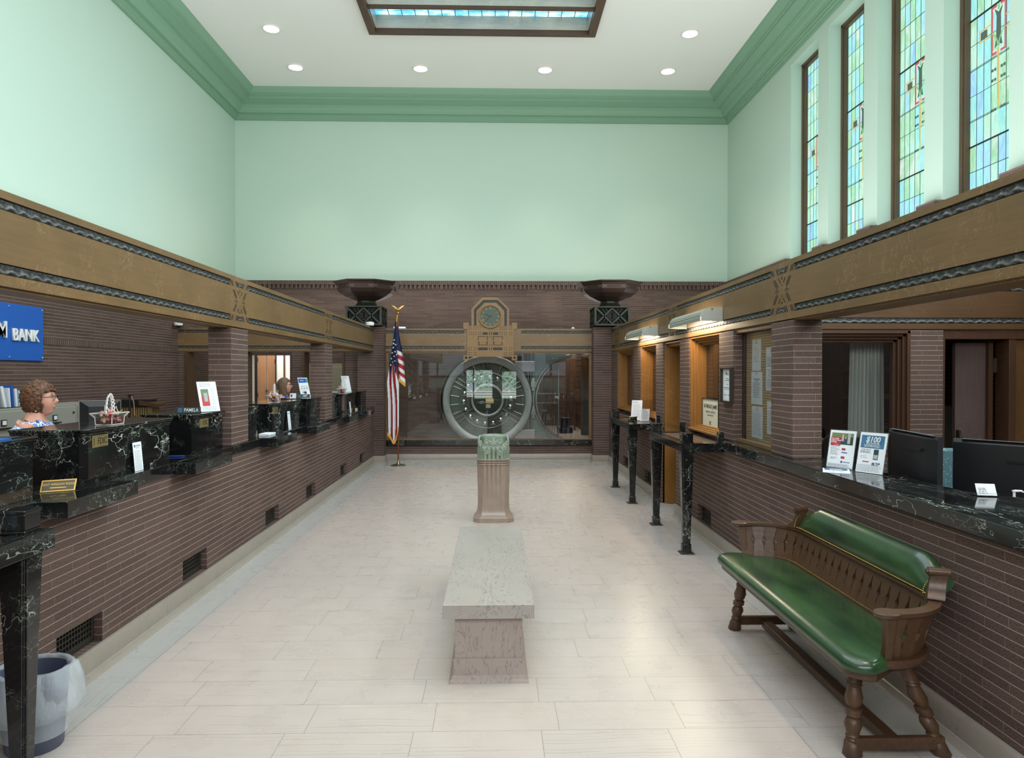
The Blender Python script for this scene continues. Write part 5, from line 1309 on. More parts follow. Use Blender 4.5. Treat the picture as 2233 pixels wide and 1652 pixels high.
def hand(name, ang, L_, w):
    a = R(ang); d = Vector((math.sin(a), math.cos(a))); n = Vector((d.y, -d.x)); c = Vector((cu(915), cz(510)))
    mb = MB(); pts = [c - d * .03 - n * w, c - d * .03 + n * w, c + d * L_ * .7 + n * w * 1.3, c + d * L_, c + d * L_ * .7 - n * w * 1.3]; mb.prism([(v.x, v.y) for v in pts], 'y', yc - .018, yc - .0165); O(name, mb, BLACK, t)
hand('minute_hand', 222, .155, .003); hand('hour_hand', 294, .12, .004)

# bronze urns on the corner piers
def urn(x, label, clip):
    t = T('bronze_urn', label, 'urn lamp', (x, 12.45, 2.44)); y0, y1, z0, z1 = 12.13, 12.77, 2.452, 2.79; x0, x1 = x - .315, x + .315
    mb = MB()
    mb.box(x0, x1, y0, y1, z0, z0 + .03); mb.box(x0 - .012, x1 + .012, y0 - .012, y1 + .012, z1 - .022, z1); mb.box(x0 - .005, x1 + .005, y0 - .005, y1 + .005, z0, z0 + .014)
    for xa, xb in ((x0, x0 + .035), (x1 - .035, x1)):
        for ya, yb in ((y0, y0 + .035), (y1 - .035, y1)): mb.box(xa, xb, ya, yb, z0, z1)
    O('box_frame', mb, plain('green_bronze', srgb(58, 60, 52), .45, .6), t, bev=.002)
    O('dark_core', MB().box(x0 + .05, x1 - .05, y0 + .05, y1 - .05, z0 + .02, z1 - .02), DARK, t)
    GB = plain('green_bronze', (0, 0, 0))
    for face in range(4):
        mb = MB(); W_ = .28; H_ = .135; c = Vector((x, 12.45, (z0 + z1) / 2)); dr = [Vector((1, 0, 0)), Vector((0, 1, 0)), Vector((-1, 0, 0)), Vector((0, -1, 0))][face]; nrm = [Vector((0, -1, 0)), Vector((1, 0, 0)), Vector((0, 1, 0)), Vector((-1, 0, 0))][face]
        r3 = Matrix((dr, nrm, Vector((0, 0, 1)))).transposed()
        def bar(u0, v0, u1, v1, w, dpt=.02, off=0):
            a, b_ = Vector((u0, 0, v0)), Vector((u1, 0, v1)); m_ = (a + b_) / 2; L_ = (b_ - a).length; an = math.atan2(v1 - v0, u1 - u0)
            mb.obox(c + nrm * (.305 + off) + r3 @ m_, L_, dpt, w, r3 @ Matrix.Rotation(-an, 3, 'Y'))
        for s in (-1, 1):
            bar(-.28, s * .135, 0, -s * .135, .026); bar(0, s * .135, .28, -s * .135, .026)
            for k in (.05, .085): bar(-.28 + k * 2, s * .135, -k * .2, -s * (.135 - k * 1.2), .008, .012, -.008); bar(.28 - k * 2, s * .135, k * .2, -s * (.135 - k * 1.2), .008, .012, -.008)
            for q_ in (-.14, .14, 0): mb.ball(c + nrm * .30 + r3 @ Vector((q_, 0, s * .075)), .015, 6); mb.ball(c + nrm * .30 + r3 @ Vector((q_ + .03, 0, s * .05)), .01, 6)
        O('lattice_panel', mb, GB, t)
    oc = lambda r_, z: [(x + r_ * math.cos(PI / 4 * k + PI / 8), 12.45 + r_ * math.sin(PI / 4 * k + PI / 8), z) for k in range(8)]
    mb = MB(); mb.loft([oc(.27, 2.79), oc(.27, 2.80), oc(.22, 2.815), oc(.19, 2.84), oc(.17, 2.87), oc(.17, 2.895)]); O('neck', mb, GB, t)
    mb = MB(); mb.loft([oc(.17, 2.895), oc(.24, 2.915), oc(.38, 2.97), oc(.48, 3.03), oc(.525, 3.085), oc(.53, 3.09), oc(.545, 3.17), oc(.56, 3.175), oc(.565, 3.19), oc(.60, 3.22), oc(.60, 3.235), oc(.57, 3.235), oc(.50, 3.15), oc(.3, 3.05)]); O('bowl', mb, BRONZER, t)
    mb = MB()
    for k in range(8):
        a0, a1 = PI / 4 * k + PI / 8, PI / 4 * (k + 1) + PI / 8
        for f in (.1, .9):
            p0 = Vector((math.cos(a0), math.sin(a0), 0)).lerp(Vector((math.cos(a1), math.sin(a1), 0)), f) * .54; am = (a0 + a1) / 2; tn = Vector((-math.sin(am), math.cos(am), 0)); nn = Vector((math.cos(am), math.sin(am), 0)); c = Vector((x, 12.45, 3.13)) + p0
            r3 = Matrix((tn, nn, Vector((0, 0, 1)))).transposed()
            for sg in (-1, 1): mb.obox(c + nn * .004, .06, .004, .006, r3 @ Matrix.Rotation(sg * R(45), 3, 'Y'))
            for du in (-.034, .034): mb.obox(c + nn * .004 + tn * du, .004, .004, .06, r3)
        am = (a0 + a1) / 2
    O('band_crosses', mb, plain('pale_bronze_line', srgb(120, 108, 92), .45, .5), t)
urn(-2.31, 'bronze octagonal urn on the left corner pier, above the white security camera', 0)
urn(2.07, 'bronze octagonal urn on the right corner pier', 1)

# flag on a pole
t = T('flagpole', 'wooden flagpole with brass eagle and round floor stand by the left corner pier', 'flagpole', (-1.69, 12.02, 0))
O('stand', MB().lathe([(.125, 0), (.128, .008), (.10, .018), (.04, .03), (.022, .06), (.018, .09), (.014, .10)], (0, 0, 0), 28), plain('nickel_stand', srgb(150, 140, 124), .3, .9), t, local=True, smooth=40)
O('pole', MB().tube([(0, 0, .09), (0, 0, 2.6)], .0135, 12), plain('pole_wood', srgb(110, 62, 34), .3), t, local=True, smooth=60)
mb = MB(); mb.lathe([(.014, 2.6), (.02, 2.61), (.014, 2.63), (.024, 2.65), (.014, 2.67), (.01, 2.68)], (0, 0, 0), 14); mb.ball((0, 0, 2.71), .022, 8, (1, 1, 1.5)); mb.ball((.016, -.01, 2.745), .012, 6)
for s in (-1, 1):
    mb.loft([[(s * .01, -.004, 2.705), (s * .01, .004, 2.705), (s * .01, .004, 2.735), (s * .01, -.004, 2.735)], [(s * .05, -.003, 2.735), (s * .05, .003, 2.735), (s * .055, .003, 2.775), (s * .055, -.003, 2.775)], [(s * .105, -.002, 2.78), (s * .105, .002, 2.78), (s * .108, .002, 2.79), (s * .108, -.002, 2.79)]])
O('eagle', mb, BRASS, t, local=True, smooth=50)
O('hook', MB().ball((-.03, -.02, 2.55), .014, 8), BRASS, t, local=True)
FR = plain('flag_red', srgb(158, 34, 46), .75); FW = plain('flag_white', srgb(214, 214, 216), .75); FB = plain('flag_navy', srgb(28, 36, 74), .75); FG = plain('gold_fringe', srgb(208, 150, 46), .6)
t = T('flag', 'draped american flag with gold fringe hanging from the wooden pole', 'flag', (-1.72, 11.97, .5))
def lobe(left, right, ztop, zbot, colour, folds, y0, amp, NU=36, NV=90):
    """left/right: functions of v giving x; colour(u, v) -> material index; zbot may depend on u"""
    mb = MB(); g = []
    for j in range(NV + 1):
        v = j / NV; row = []
        for i in range(NU + 1):
            u = i / NU; z = ztop - v * (ztop - zbot(u)); x = left(v) + (right(v) - left(v)) * u
            y = y0 - amp * min(1, v * 2.5 + .1) * math.sin(u * folds * PI + .6 * math.sin(v * 4)) - .02 * math.sin(v * 5)
            row.append(mb.bm.verts.new((x, y, z)))
        g.append(row)
    for j in range(NV):
        for i in range(NU): mb._f([g[j][i], g[j][i + 1], g[j + 1][i + 1], g[j + 1][i]], colour((i + .5) / NU, (j + .5) / NV))
    return mb
def ip(tab):
    def f(v):
        for (a, x), (b_, y) in zip(tab, tab[1:]):
            if v <= b_: return x + (y - x) * (v - a) / (b_ - a)
        return tab[-1][1]
    return f
def colA(u, v):
    if v < .40 - .10 * u * 0 + .06 * math.sin(u * 9): return 2
    s = u * 5.2 + .8 * math.sin(v * 5 + 1) - v * 1.1
    return int(math.floor(s)) % 2
lf = ip([(0, -1.728), (.2, -1.77), (.4, -1.83), (.55, -1.868), (.9, -1.87), (1, -1.86)]); rf = ip([(0, -1.70), (.2, -1.70), (.45, -1.695), (.6, -1.665), (1, -1.67)])
cA = lobe(lf, rf, 2.50, lambda u: .44 + .16 * abs(u - .45) * 2 + .10 * math.sin(u * 7) * u, colA, 5, 11.93, .028)
O('lower_fold', cA, [FR, FW, FB], t, smooth=60)
def colB(u, v):
    if v < .50: return 2
    return (0, 1)[int((v - .50) / .071) % 2 == 0]
rb_ = ip([(0, -1.70), (.3, -1.64), (.6, -1.585), (1, -1.555)]); lb_ = ip([(0, -1.725), (.5, -1.70), (1, -1.67)])
O('upper_fold', lobe(lb_, rb_, 2.50, lambda u: 1.42 + .10 * (1 - u), colB, 2, 11.955, .02), [FR, FW, FB], t, smooth=60)
mb = MB()
pa = [(lf(1.0) + (rf(1.0) - lf(1.0)) * u, 11.93 - .02, .44 + .16 * abs(u - .45) * 2 + .10 * math.sin(u * 7) * u) for u in [k / 14 for k in range(15)]]
pb = [(lb_(1) + (rb_(1) - lb_(1)) * u, 11.94, 1.42 + .10 * (1 - u)) for u in [k / 6 for k in range(7)]]
for P_ in (pa, pb):
    rings = [[(x, y - .006, z + .012), (x, y + .006, z + .012), (x, y + .006, z - .05), (x, y - .006, z - .05)] for x, y, z in P_]; mb.loft(rings)
mb.tube([(-1.70, 11.99, 2.62), (-1.705, 11.96, 2.5), (-1.71, 11.94, 2.2), (-1.705, 11.93, 1.95)], .009, 6)
mb.box(-1.665, -1.655, 11.93, 11.945, .9, .98) if False else None
O('gold_fringe', mb, FG, t)
def star(mb, x, z, r_, y):
    pts = []
    for k in range(10): a = PI / 2 + k * PI / 5; q = r_ if k % 2 == 0 else r_ * .4; pts.append((x + q * math.cos(a), z + q * math.sin(a)))
    mb.prism(pts, 'y', y, y + .0015)
mb = MB()
for x, z in ((-1.74, 2.18), (-1.715, 2.10), (-1.755, 2.05), (-1.725, 1.98), (-1.775, 1.96), (-1.742, 1.9), (-1.79, 1.86), (-1.70, 1.93), (-1.765, 1.80), (-1.725, 1.82), (-1.80, 1.75), (-1.75, 2.12)): star(mb, x, z, .019, 11.893)
O('stars', mb, FW, t)

# ---- vault door, hinge, portal, gate, room behind
VC = (-0.17, 14.92, 1.02)
t = T('vault_door', 'huge round polished steel vault door standing open behind the glass', 'vault door', (VC[0], VC[1], 0))
def vl(prof, mat, name, n=72, off=(0, 0), smooth=35, cap=True, **k):
    mb = MB(); mb.lathe([(r_, d) for r_, d in prof], (VC[0] + off[0], VC[1], VC[2] + off[1]), n, 'y', cap=cap)
    return O(name, mb, mat, t, smooth=smooth, **k)
vl([(.80, -.002), (.81, -.03), (.84, -.04), (.96, -.04), (.985, -.02), (.985, .03), (.80, .03)], STEEL, 'rim', cap=False)
vl([(.985, .03), (.985, .14), (1.02, .14), (1.02, .30), (.95, .32), (.001, .32)], plain('vault_edge_steel', srgb(96, 84, 72), .35, .9), 'stepped_plug', off=(-.03, 0), cap=False)
vl([(.001, .02), (.82, .02)], STEELD, 'inner_plate', cap=False)
vl([(.295, -.01), (.30, -.07), (.34, -.08), (.37, -.07), (.375, .02)], STEEL, 'hub_ring', cap=False)
vl([(.001, .0), (.30, .0)], plain('hub_glass_dark', srgb(52, 56, 52), .15, .6), 'hub_plate', cap=False)
def polar(r_, a): return (VC[0] + r_ * math.cos(R(a)), VC[2] + r_ * math.sin(R(a)))
for a in (90, 150, 210, 270, 330, 30):
    x0, z0 = polar(.375, a); x1, z1 = polar(.81, a); O('spoke', MB().tube([(x0, VC[1] - .045, z0), (x1, VC[1] - .045, z1)], .022, 8), STEEL, t, smooth=40)
for k in range(24):
    a = 15 * k + 7.5
    x0, z0 = polar(.60, a); x1, z1 = polar(.80, a); O('locking_bolt', MB().tube([(x0, VC[1] - .03, z0), (x1, VC[1] - .03, z1)], .019, 10), plain('bolt_steel', srgb(150, 148, 136), .22, .9), t, smooth=60)
for k in range(18):
    a = 20 * k + 4
    x0, z0 = polar(.515, a)
    if 40 < a < 56: continue
    O('bolt_ball', MB().lathe([(.05, 0), (.05, -.02), (.03, -.03), (.028, -.04)], (x0, VC[1], z0), 14, 'y').ball((x0, VC[1] - .055, z0), .027, 10), CHROME, t, smooth=50)
mb = MB(); mb.tube([(VC[0] + .60 * math.cos(R(a)), VC[1] - .055, VC[2] + .60 * math.sin(R(a))) for a in range(0, 360, 6)], .014, 8, closed=True); O('carrier_ring', mb, STEEL, t, smooth=60)
mb = MB()
for a0, a1 in ((-20, 28), (62, 128), (155, 205), (215, 325)):
    rings = []
    for k in range(15):
        a = a0 + (a1 - a0) * k / 14; (xa, za), (xb, zb) = polar(.39, a), polar(.455, a)
        rings.append([(xa, VC[1] - .03, za), (xb, VC[1] - .03, zb), (xb, VC[1] + .02, zb), (xa, VC[1] + .02, za)])
    mb.loft(rings)
O('crank_segments', mb, STEELD, t, bev=.004)
mb = MB(); cx_, czz = VC[0] + .05, VC[2] - .015; mb.box(cx_ - .09, cx_ + .09, VC[1] - .09, VC[1] - .01, czz - .05, czz + .055); O('time_lock_case', mb, BRASS, t, bev=.004)
mb = MB()
for k in range(4): mb.lathe([(.017, 0), (.017, -.004)], (cx_ - .06 + .04 * k, VC[1] - .09, czz + .015), 14, 'y')
O('time_dials', mb, PAPER, t); O('lower_lock_box', MB().box(cx_ - .085, cx_ + .02, VC[1] - .07, VC[1] - .01, czz - .15, czz - .065), plain('pale_lock_box', srgb(170, 176, 170), .35, .4), t, bev=.004)
mb = MB()
for k in range(5): mb.tube([(VC[0] - .22 + .03 * k, VC[1] - .05, VC[2] - .03 - .02 * (k % 2)), (VC[0] - .12 + .02 * k, VC[1] - .05, VC[2] - .08 + .03 * (k % 3))], .009, 8)
O('lock_linkage', mb, STEEL, t)
mb = MB()
for k in range(12):
    x0, z0 = polar(.90, 30 * k + 15); mb.ball((x0, VC[1] - .042, z0), .011, 8)
O('rim_screws', mb, STEELD, t)
t2 = t
mb = MB(); mb.box(.42, .87, 14.98, 15.24, 1.63, 1.87); mb.box(.42, .87, 14.98, 15.24, .02, .38); O('hinge_arm', mb, plain('lilac_steel', srgb(160, 154, 160), .4, .7), t2, bev=.015)
mb = MB(); mb.tube([(.78, 15.05, .38), (.78, 15.05, 1.63)], .02, 10); mb.tube([(.80, 15.05, 1.87), (.80, 15.05, 2.14)], .05, 14); mb.tube([(.60, 15.12, 1.87), (.60, 15.12, 2.14)], .09, 14); mb.tube([(.72, 15.05, .38), (.72, 15.05, 1.63)], .03, 10); O('hinge_post', mb, STEEL, t2, smooth=60)
for z in (.62, 1.22): O('pressure_lug', MB().box(.79, .86, 14.95, 15.06, z, z + .28).box(.77, .88, 14.93, 15.0, z + .08, z + .2), STEEL, t2, bev=.006)
PC = (1.88, 1.02)
t = T('vault_portal', 'greenish steel plate around the round vault opening', 'vault portal', (PC[0], 15.2, 0))
mb = MB(); n = 72; rA, rB, rC, rD = [], [], [], []
for k in range(n):
    a = 2 * PI * k / n; c_, s_ = math.cos(a), math.sin(a); m_ = min(1.115 / max(1e-6, abs(c_)), (1.12 if s_ > 0 else 1.02) / max(1e-6, abs(s_)))
    rA.append((PC[0] + 1.0 * c_, 15.2, PC[1] + 1.0 * s_)); rB.append((PC[0] + m_ * c_, 15.2, PC[1] + m_ * s_)); rC.append((PC[0] + m_ * c_, 15.255, PC[1] + m_ * s_)); rD.append((PC[0] + 1.0 * c_, 15.255, PC[1] + 1.0 * s_))
mb.loft([rA, rB, rC, rD, rA], False); O('plate', mb, STEELG, t)
mb = MB(); mb.lathe([(1.0, -.01), (1.02, -.022), (1.05, -.022), (1.06, -.004)], (PC[0], 15.205, PC[1]), 72, 'y', cap=False); mb.lathe([(1.0, -.01), (.99, .04), (.975, .04), (.97, .10), (.955, .10), (.95, .55)], (PC[0], 15.205, PC[1]), 72, 'y', cap=False)
O('stepped_jamb', mb, STEEL, t, smooth=30)
mb = MB()
for k in range(16):
    a = 2 * PI * k / 16 + .2; x = PC[0] + 1.09 * math.cos(a); z = PC[1] + 1.09 * math.sin(a)
    if z > .04 and z < 2.1: mb.ball((x, 15.195, z), .017, 8)
O('plate_bolts', mb, CHROME, t)
t = T('vault_gate', 'barred inner gate covering the left half of the vault opening', 'gate', (1.15, 15.45, 0))
R_ = .94
for k in range(9):
    x = .93 + k * .058
    hz = math.sqrt(max(.0004, R_ ** 2 - (x - PC[0]) ** 2)); O('gate_bar', MB().tube([(x, 15.45, PC[1] - hz), (x, 15.45, PC[1] + hz)], .0125, 8), STEEL, t, smooth=60)
mb = MB()
for z in (PC[1] - .08, PC[1] + .13, PC[1] + .62): mb.box(PC[0] - math.sqrt(R_ ** 2 - (z - PC[1]) ** 2), 1.42, 15.442, 15.458, z - .012, z + .012)
O('cross_rails', mb, STEEL, t); O('gate_post', MB().box(1.412, 1.432, 15.43, 15.47, .13, 1.9), STEEL, t)
S('floor_vault', MB().box(.6, 4.0, 15.30, 19.4, 0.0, .13), plain('pinkish_vault_floor', srgb(188, 172, 158), .25))
S('wall_vault', MB().box(.6, 4.0, 19.4, 19.5, 0, 2.6).box(.55, .6, 15.45, 19.5, 0, 2.6).box(4.0, 4.05, 15.45, 19.5, 0, 2.6), BRICKD)
S('ceiling_vault', MB().box(.55, 4.05, 15.45, 19.5, 2.6, 2.7), OFFW)
t = T('vault_ceiling_light', 'bright ceiling light panel inside the vault', 'ceiling light', (1.75, 18.3, 2.5)); O('panel', MB().box(1.35, 2.2, 18.0, 18.6, 2.46, 2.5), emis('vault_light_panel', (1, .93, .82), 5.0), t)
d = bpy.data.lights.new('vault_lamp', 'AREA'); d.shape = 'RECTANGLE'; d.size = 1.2; d.size_y = 1.5; d.energy = 38; d.color = (1, .88, .76); o = bpy.data.objects.new('vault_lamp', d); COL.objects.link(o); o.location = (2.1, 17.2, 2.5)
t = T('deposit_box_cabinet', 'dark steel deposit box cabinet on the right inside the vault', 'cabinet', (2.5, 17.6, .13))
mb = MB(); mb.box(2.22, 3.0, 17.0, 19.0, .131, 2.35); O('case', mb, plain('deposit_bronze', srgb(92, 78, 66), .4, .6), t)
mb = MB()
for i in range(16):
    for j in range(12): mb.box(2.205, 2.222, 17.05 + i * .12, 17.15 + i * .12, .5 + j * .145, .62 + j * .145)
o_ = O('box_doors', mb, plain('deposit_door', srgb(150, 118, 84), .3, .8), t, bev=.002); o_['kind'] = 'stuff'
t = T('slatted_locker', 'grey slatted metal door panel just inside the vault on the right', 'locker', (2.2, 16.4, .13))
mb = MB(); mb.box(2.05, 2.6, 16.40, 16.44, .131, 2.1); O('panel', mb, plain('locker_grey', srgb(96, 88, 84), .4, .5), t); mb = MB()
for k in range(12): mb.box(2.08 + k * .042, 2.095 + k * .042, 16.385, 16.40, .35, .95); mb.box(2.08 + k * .042, 2.095 + k * .042, 16.385, 16.40, 1.2, 1.8)
O('slats', mb, plain('locker_slat', srgb(64, 58, 56), .4, .5), t)
O('inner_column', MB().box(1.86, 1.94, 17.9, 18.0, .131, 2.3).box(2.02, 2.06, 17.6, 17.7, .131, 2.3), OAKD, tag=('dark upright frame inside the vault behind the step stool', 'frame'))
t = T('step_stool', 'round navy step stool standing inside the vault', 'stool', (1.73, 17.0, .13))
O('base', MB().lathe([(.19, 0), (.20, .02), (.185, .12), (.165, .135)], (0, 0, .001), 28), plain('stool_navy', srgb(28, 34, 58), .4), t, local=True, smooth=40)
O('column', MB().lathe([(.11, .13), (.10, .35)], (0, 0, 0), 20, cap=False), plain('stool_navy', (0, 0, 0)), t, local=True, smooth=40)
O('top_step', MB().lathe([(.14, .34), (.15, .35), (.15, .375), (.14, .38)], (0, 0, 0), 28), plain('stool_navy', (0, 0, 0)), t, local=True, smooth=40)

# ---- lit office seen through the left rear opening
mb = MB(); mb.box(-7.2, -7.1, YB, 19.4, 0, 3); mb.box(-7.2, -2.5, 19.4, 19.5, 0, 3); mb.box(-2.6, -2.5, YB, 19.4, 0, 3); S('wall_lit_office', mb, OFFW)
S('ceiling_lit_office', MB().box(-7.2, -2.5, YB, 19.5, 2.6, 2.7), OFFW)
d = bpy.data.lights.new('office_lamp', 'AREA'); d.shape = 'RECTANGLE'; d.size = 2.5; d.size_y = 2.0; d.energy = 70; d.color = (1, .97, .92); o = bpy.data.objects.new('office_lamp', d); COL.objects.link(o); o.location = (-5.3, 16.9, 2.55)
t = T('closet_doors', 'pair of warm brown wooden closet doors in the lit office behind the tellers', 'closet', (-5.5, 17.6, 0))
CW = mk_oak('closet_wood', 2, (156, 116, 84), (126, 90, 62), (170, 134, 100))
mb = MB(); mb.box(-6.03, -5.80, 17.58, 17.62, .01, 2.13); O('door', mb, CW, t, bev=.003); mb = MB(); mb.box(-5.78, -5.57, 17.58, 17.62, .01, 2.13); O('door', mb, CW, t, bev=.003)
O('handle', MB().box(-5.82, -5.76, 17.55, 17.58, 1.15, 1.17).box(-5.795, -5.785, 17.56, 17.58, .95, 1.2), IRON, t); O('hinge', MB().box(-6.025, -6.01, 17.565, 17.58, 1.9, 2.0).box(-6.025, -6.01, 17.565, 17.58, 1.0, 1.1).box(-5.59, -5.575, 17.565, 17.58, 1.85, 1.95), IRON, t)
O('frame', MB().box(-6.09, -6.03, 17.56, 17.64, 0, 2.2).box(-5.57, -5.55, 17.56, 17.64, 0, 2.2).box(-6.1, -4.4, 17.56, 17.64, 2.13, 2.2), DARK, t)
t = T('wall_panel', 'tall white panels beside the closet doors in the lit office', 'panel', (-5.3, 17.62, 0)); WPAN = plain('bright_white_panel', srgb(238, 236, 228), .6)
O('panel', MB().box(-5.55, -5.37, 17.60, 17.64, 1.15, 2.08), WPAN, t); O('panel', MB().box(-5.33, -5.12, 17.60, 17.64, 1.15, 2.06), WPAN, t); O('divider', MB().box(-5.37, -5.33, 17.58, 17.64, .0, 2.13), OAKD, t); O('lower_panel', MB().box(-5.55, -5.12, 17.60, 17.64, 0, 1.15), OAKD, t)
# oak jambs of the rear openings
mb = MB()
for x in (-5.50, -4.93, -3.43, -2.72): mb.box(x - .02, x + .02, 12.38, 12.70, 0, Z0 - .013)
S('trim_4', mb, OAKD)
t = T('supply_cabinet', 'tall beige metal cabinet behind the rear piers of the teller space', 'cabinet', (-3.2, 14.2, 0))
O('body', MB().box(-4.0, -2.46, 14.0, 14.5, 0, 1.80), BEIGEC, t, bev=.008)
for a, b_ in ((-3.98, -3.48), (-3.46, -2.98), (-2.96, -2.48)): O('door', MB().box(a, b_, 13.985, 14.0, .08, 1.74), BEIGEC, t, bev=.006)
O('latch', MB().box(-2.99, -2.94, 13.97, 13.985, 1.70, 1.715).box(-3.0, -2.985, 13.97, 13.985, 1.5, 1.6), IRON, t)
# dome cameras
def dome(x, y, z, label, out=(0, -1)):
    t = T('security_camera', label, 'camera', (x, y, z)); O('bracket', MB().box(-.03, .03, -.01, .08, -.005, .09) if out == (0, -1) else MB().box(-.03, .03, -.03, .03, .02, .09), BLACK, t, local=True)
    O('housing', MB().lathe([(.06, .0), (.072, .01), (.075, .05), (.06, .065), (.001, .068)], (0, -.05, 0), 24), WHITEP, t, local=True, smooth=40)
    mb = MB(); mb.ball((0, -.05, .0), .045, 14, (1, 1, .8)); O('dome', mb, BLACK, t, local=True, smooth=60)
dome(-5.55, 12.25, 2.44, 'white dome camera on the beam in the far left corner of the teller space')
dome(-2.17, 12.03, 2.43, 'white dome camera at the far end of the left beam, under the bronze urn')
t = T('small_spot_light', 'tiny white light head sitting on the beam right of the clock', 'spotlight', (1.43, 12.62, 2.42)); O('head', MB().lathe([(.03, 0), (.035, .01), (.02, .03), (.001, .035)], (0, 0, 0), 16), WHITEP, t, local=True)
t = T('blue_lamp_head', 'flat pale blue lamp head on the beam behind the flag', 'lamp', (-1.72, 12.62, 2.42)); O('head', MB().box(-.13, .08, -.05, .05, .0, .035), emis('pale_blue_lamp', (.75, .86, .95), .9), t, local=True, bev=.01)
# a dark folded bracket etc. left out: too small to read
# ================================================================== TELLER COUNTER THINGS AND PEOPLE
# ---- blue wall sign
t = T('wall_sign', 'blue wall sign with raised white lettering on the left brick wall', 'sign', (BXL, 8.0, 1.76)); XS = BXL + 0.012
SBL = plain('sign_blue', srgb(34, 92, 178), .45)
O('panel', MB().box(XS, XS + .012, 7.28, 8.71, 1.763, 2.425), SBL, t, bev=.003)
def LM(x, y, z): return frame_m((x, y, z), (0, 1, 0), (0, 0, 1))      # faces +x; reading direction +y
O('lettering', text_mb('BANK', 0.205, LM(XS + .03, 8.36, 2.058), .016, 1.0, bold=.001, sx=.84), WHITEP, t)
O('lettering', text_mb('F&M', 0.27, LM(XS + .03, 7.83, 2.103), .016, 1.0, bold=.002, sx=.85), WHITEP, t)
mb = MB()
for y in (7.4, 8.1, 8.68):
    for z in (1.80, 2.39): mb.ball((XS + .018, y, z), .012, 8)
O('standoff_bolts', mb, CHROME, t)

# ---- grey filing cabinets along the left wall
labs = ['grey filing cabinet behind the woman in the blue patterned top, at the left edge', 'grey filing cabinet with open label holder, just right of the woman with glasses', 'grey filing cabinet farthest along the left wall, next to the dark monitor']
for k, (ya, yb) in enumerate(((7.0, 7.86), (7.87, 8.68), (8.70, 9.33))):
    t = T('filing_cabinet', labs[k], 'cabinet', (-5.42, (ya + yb) / 2, 0), group='grey filing cabinets on the left wall')
    O('body', MB().box(-5.645, -5.22, ya, yb, 0, 1.235), GREYC, t, bev=.006)
    for j in range(3):
        z0 = .04 + j * .395; d_ = O('drawer', MB().box(-5.22, -5.20, ya + .02, yb - .02, z0, z0 + .375), GREYC, t, bev=.006)
        yc_ = (ya + yb) / 2 - .03
        O('handle', MB().box(-5.20, -5.165, yc_ - .08, yc_ + .08, z0 + .19, z0 + .205), IRON, d_); O('label_holder', MB().box(-5.20, -5.19, yc_ - .04, yc_ + .04, z0 + .225, z0 + .29), IRON, d_)
        O('label_card', MB().box(-5.19, -5.187, yc_ - .028, yc_ + .028, z0 + .235, z0 + .28), PAPER, d_); O('lock', MB().tube([(-5.20, yb - .08, z0 + .30), (-5.185, yb - .08, z0 + .30)], .012, 10), IRON, d_)
t = T('brochure_rack', 'white and blue brochures standing in a rack on the leftmost grey cabinet', 'brochure holder', (-5.4, 7.62, 1.236))
O('tray', MB().box(-5.5, -5.26, 7.40, 7.86, 1.236, 1.243), BLACK, t)
for k, (y, w, h, m_, ln) in enumerate(((7.44, .05, .22, WHITEP, 0), (7.50, .04, .23, PAPER, .06), (7.62, .02, .21, PAPER, .02), (7.66, .03, .24, SBL, .02), (7.72, .03, .20, PAPER, .02), (7.78, .04, .18, plain('pale_blue_paper', srgb(170, 205, 214), .6), .01))):
    mb = MB(); mb.loft([[(-5.46, y + ln, 1.243), (-5.30, y + ln, 1.243), (-5.30, y + ln + w, 1.243), (-5.46, y + ln + w, 1.243)], [(-5.46, y, 1.243 + h), (-5.30, y, 1.243 + h), (-5.30, y + w, 1.243 + h), (-5.46, y + w, 1.243 + h)]]); O('brochure', mb, m_, t)

# ---- ribbed brass radiator cover with wooden top
t = T('radiator_cover', 'ribbed gold radiator panel with black top rail and wooden end, against the left wall', 'radiator', (-5.35, 10.3, 0))
GOLD = plain('dull_gold', srgb(138, 118, 74), .4, .5)
mb = MB()
for k in range(14): mb.tube([(-5.60 + k * .034, 10.28, .1), (-5.60 + k * .034, 10.28, 1.11)], .016, 8)
O('ribs', mb, GOLD, t, smooth=60); O('top_rail', MB().box(-5.64, -5.10, 10.24, 10.5, 1.11, 1.22), BLACK, t, bev=.004); O('side_panel', MB().box(-5.13, -5.06, 10.26, 10.5, 0, 1.10), plain('gold_side', srgb(122, 96, 52), .5), t)
O('slanted_ledge', MB().prism([(-5.22, 1.14), (-4.96, 1.12), (-4.96, 1.16), (-5.22, 1.21)], 'y', 10.2, 10.5), OAKD, t); O('base', MB().box(-5.64, -5.1, 10.3, 10.5, 0, .1), BLACK, t)
t = T('stanchion_hook', 'tall dark post with hanging cords in front of the radiator panel', 'stand', (-5.27, 10.05, 0))
O('post', MB().tube([(-5.27, 10.05, 0), (-5.27, 10.05, 1.29)], .012, 8).box(-5.29, -5.25, 10.03, 10.07, 1.27, 1.30).lathe([(.12, 0), (.12, .01), (.02, .03)], (-5.27, 10.05, 0), 16), BLACK, t); O('cord', MB().tube([(-5.25, 10.05, 1.28), (-5.21, 10.04, 1.2), (-5.19, 10.03, 1.0)], .006, 6), plain('pink_cord', srgb(190, 130, 110), .6), t)

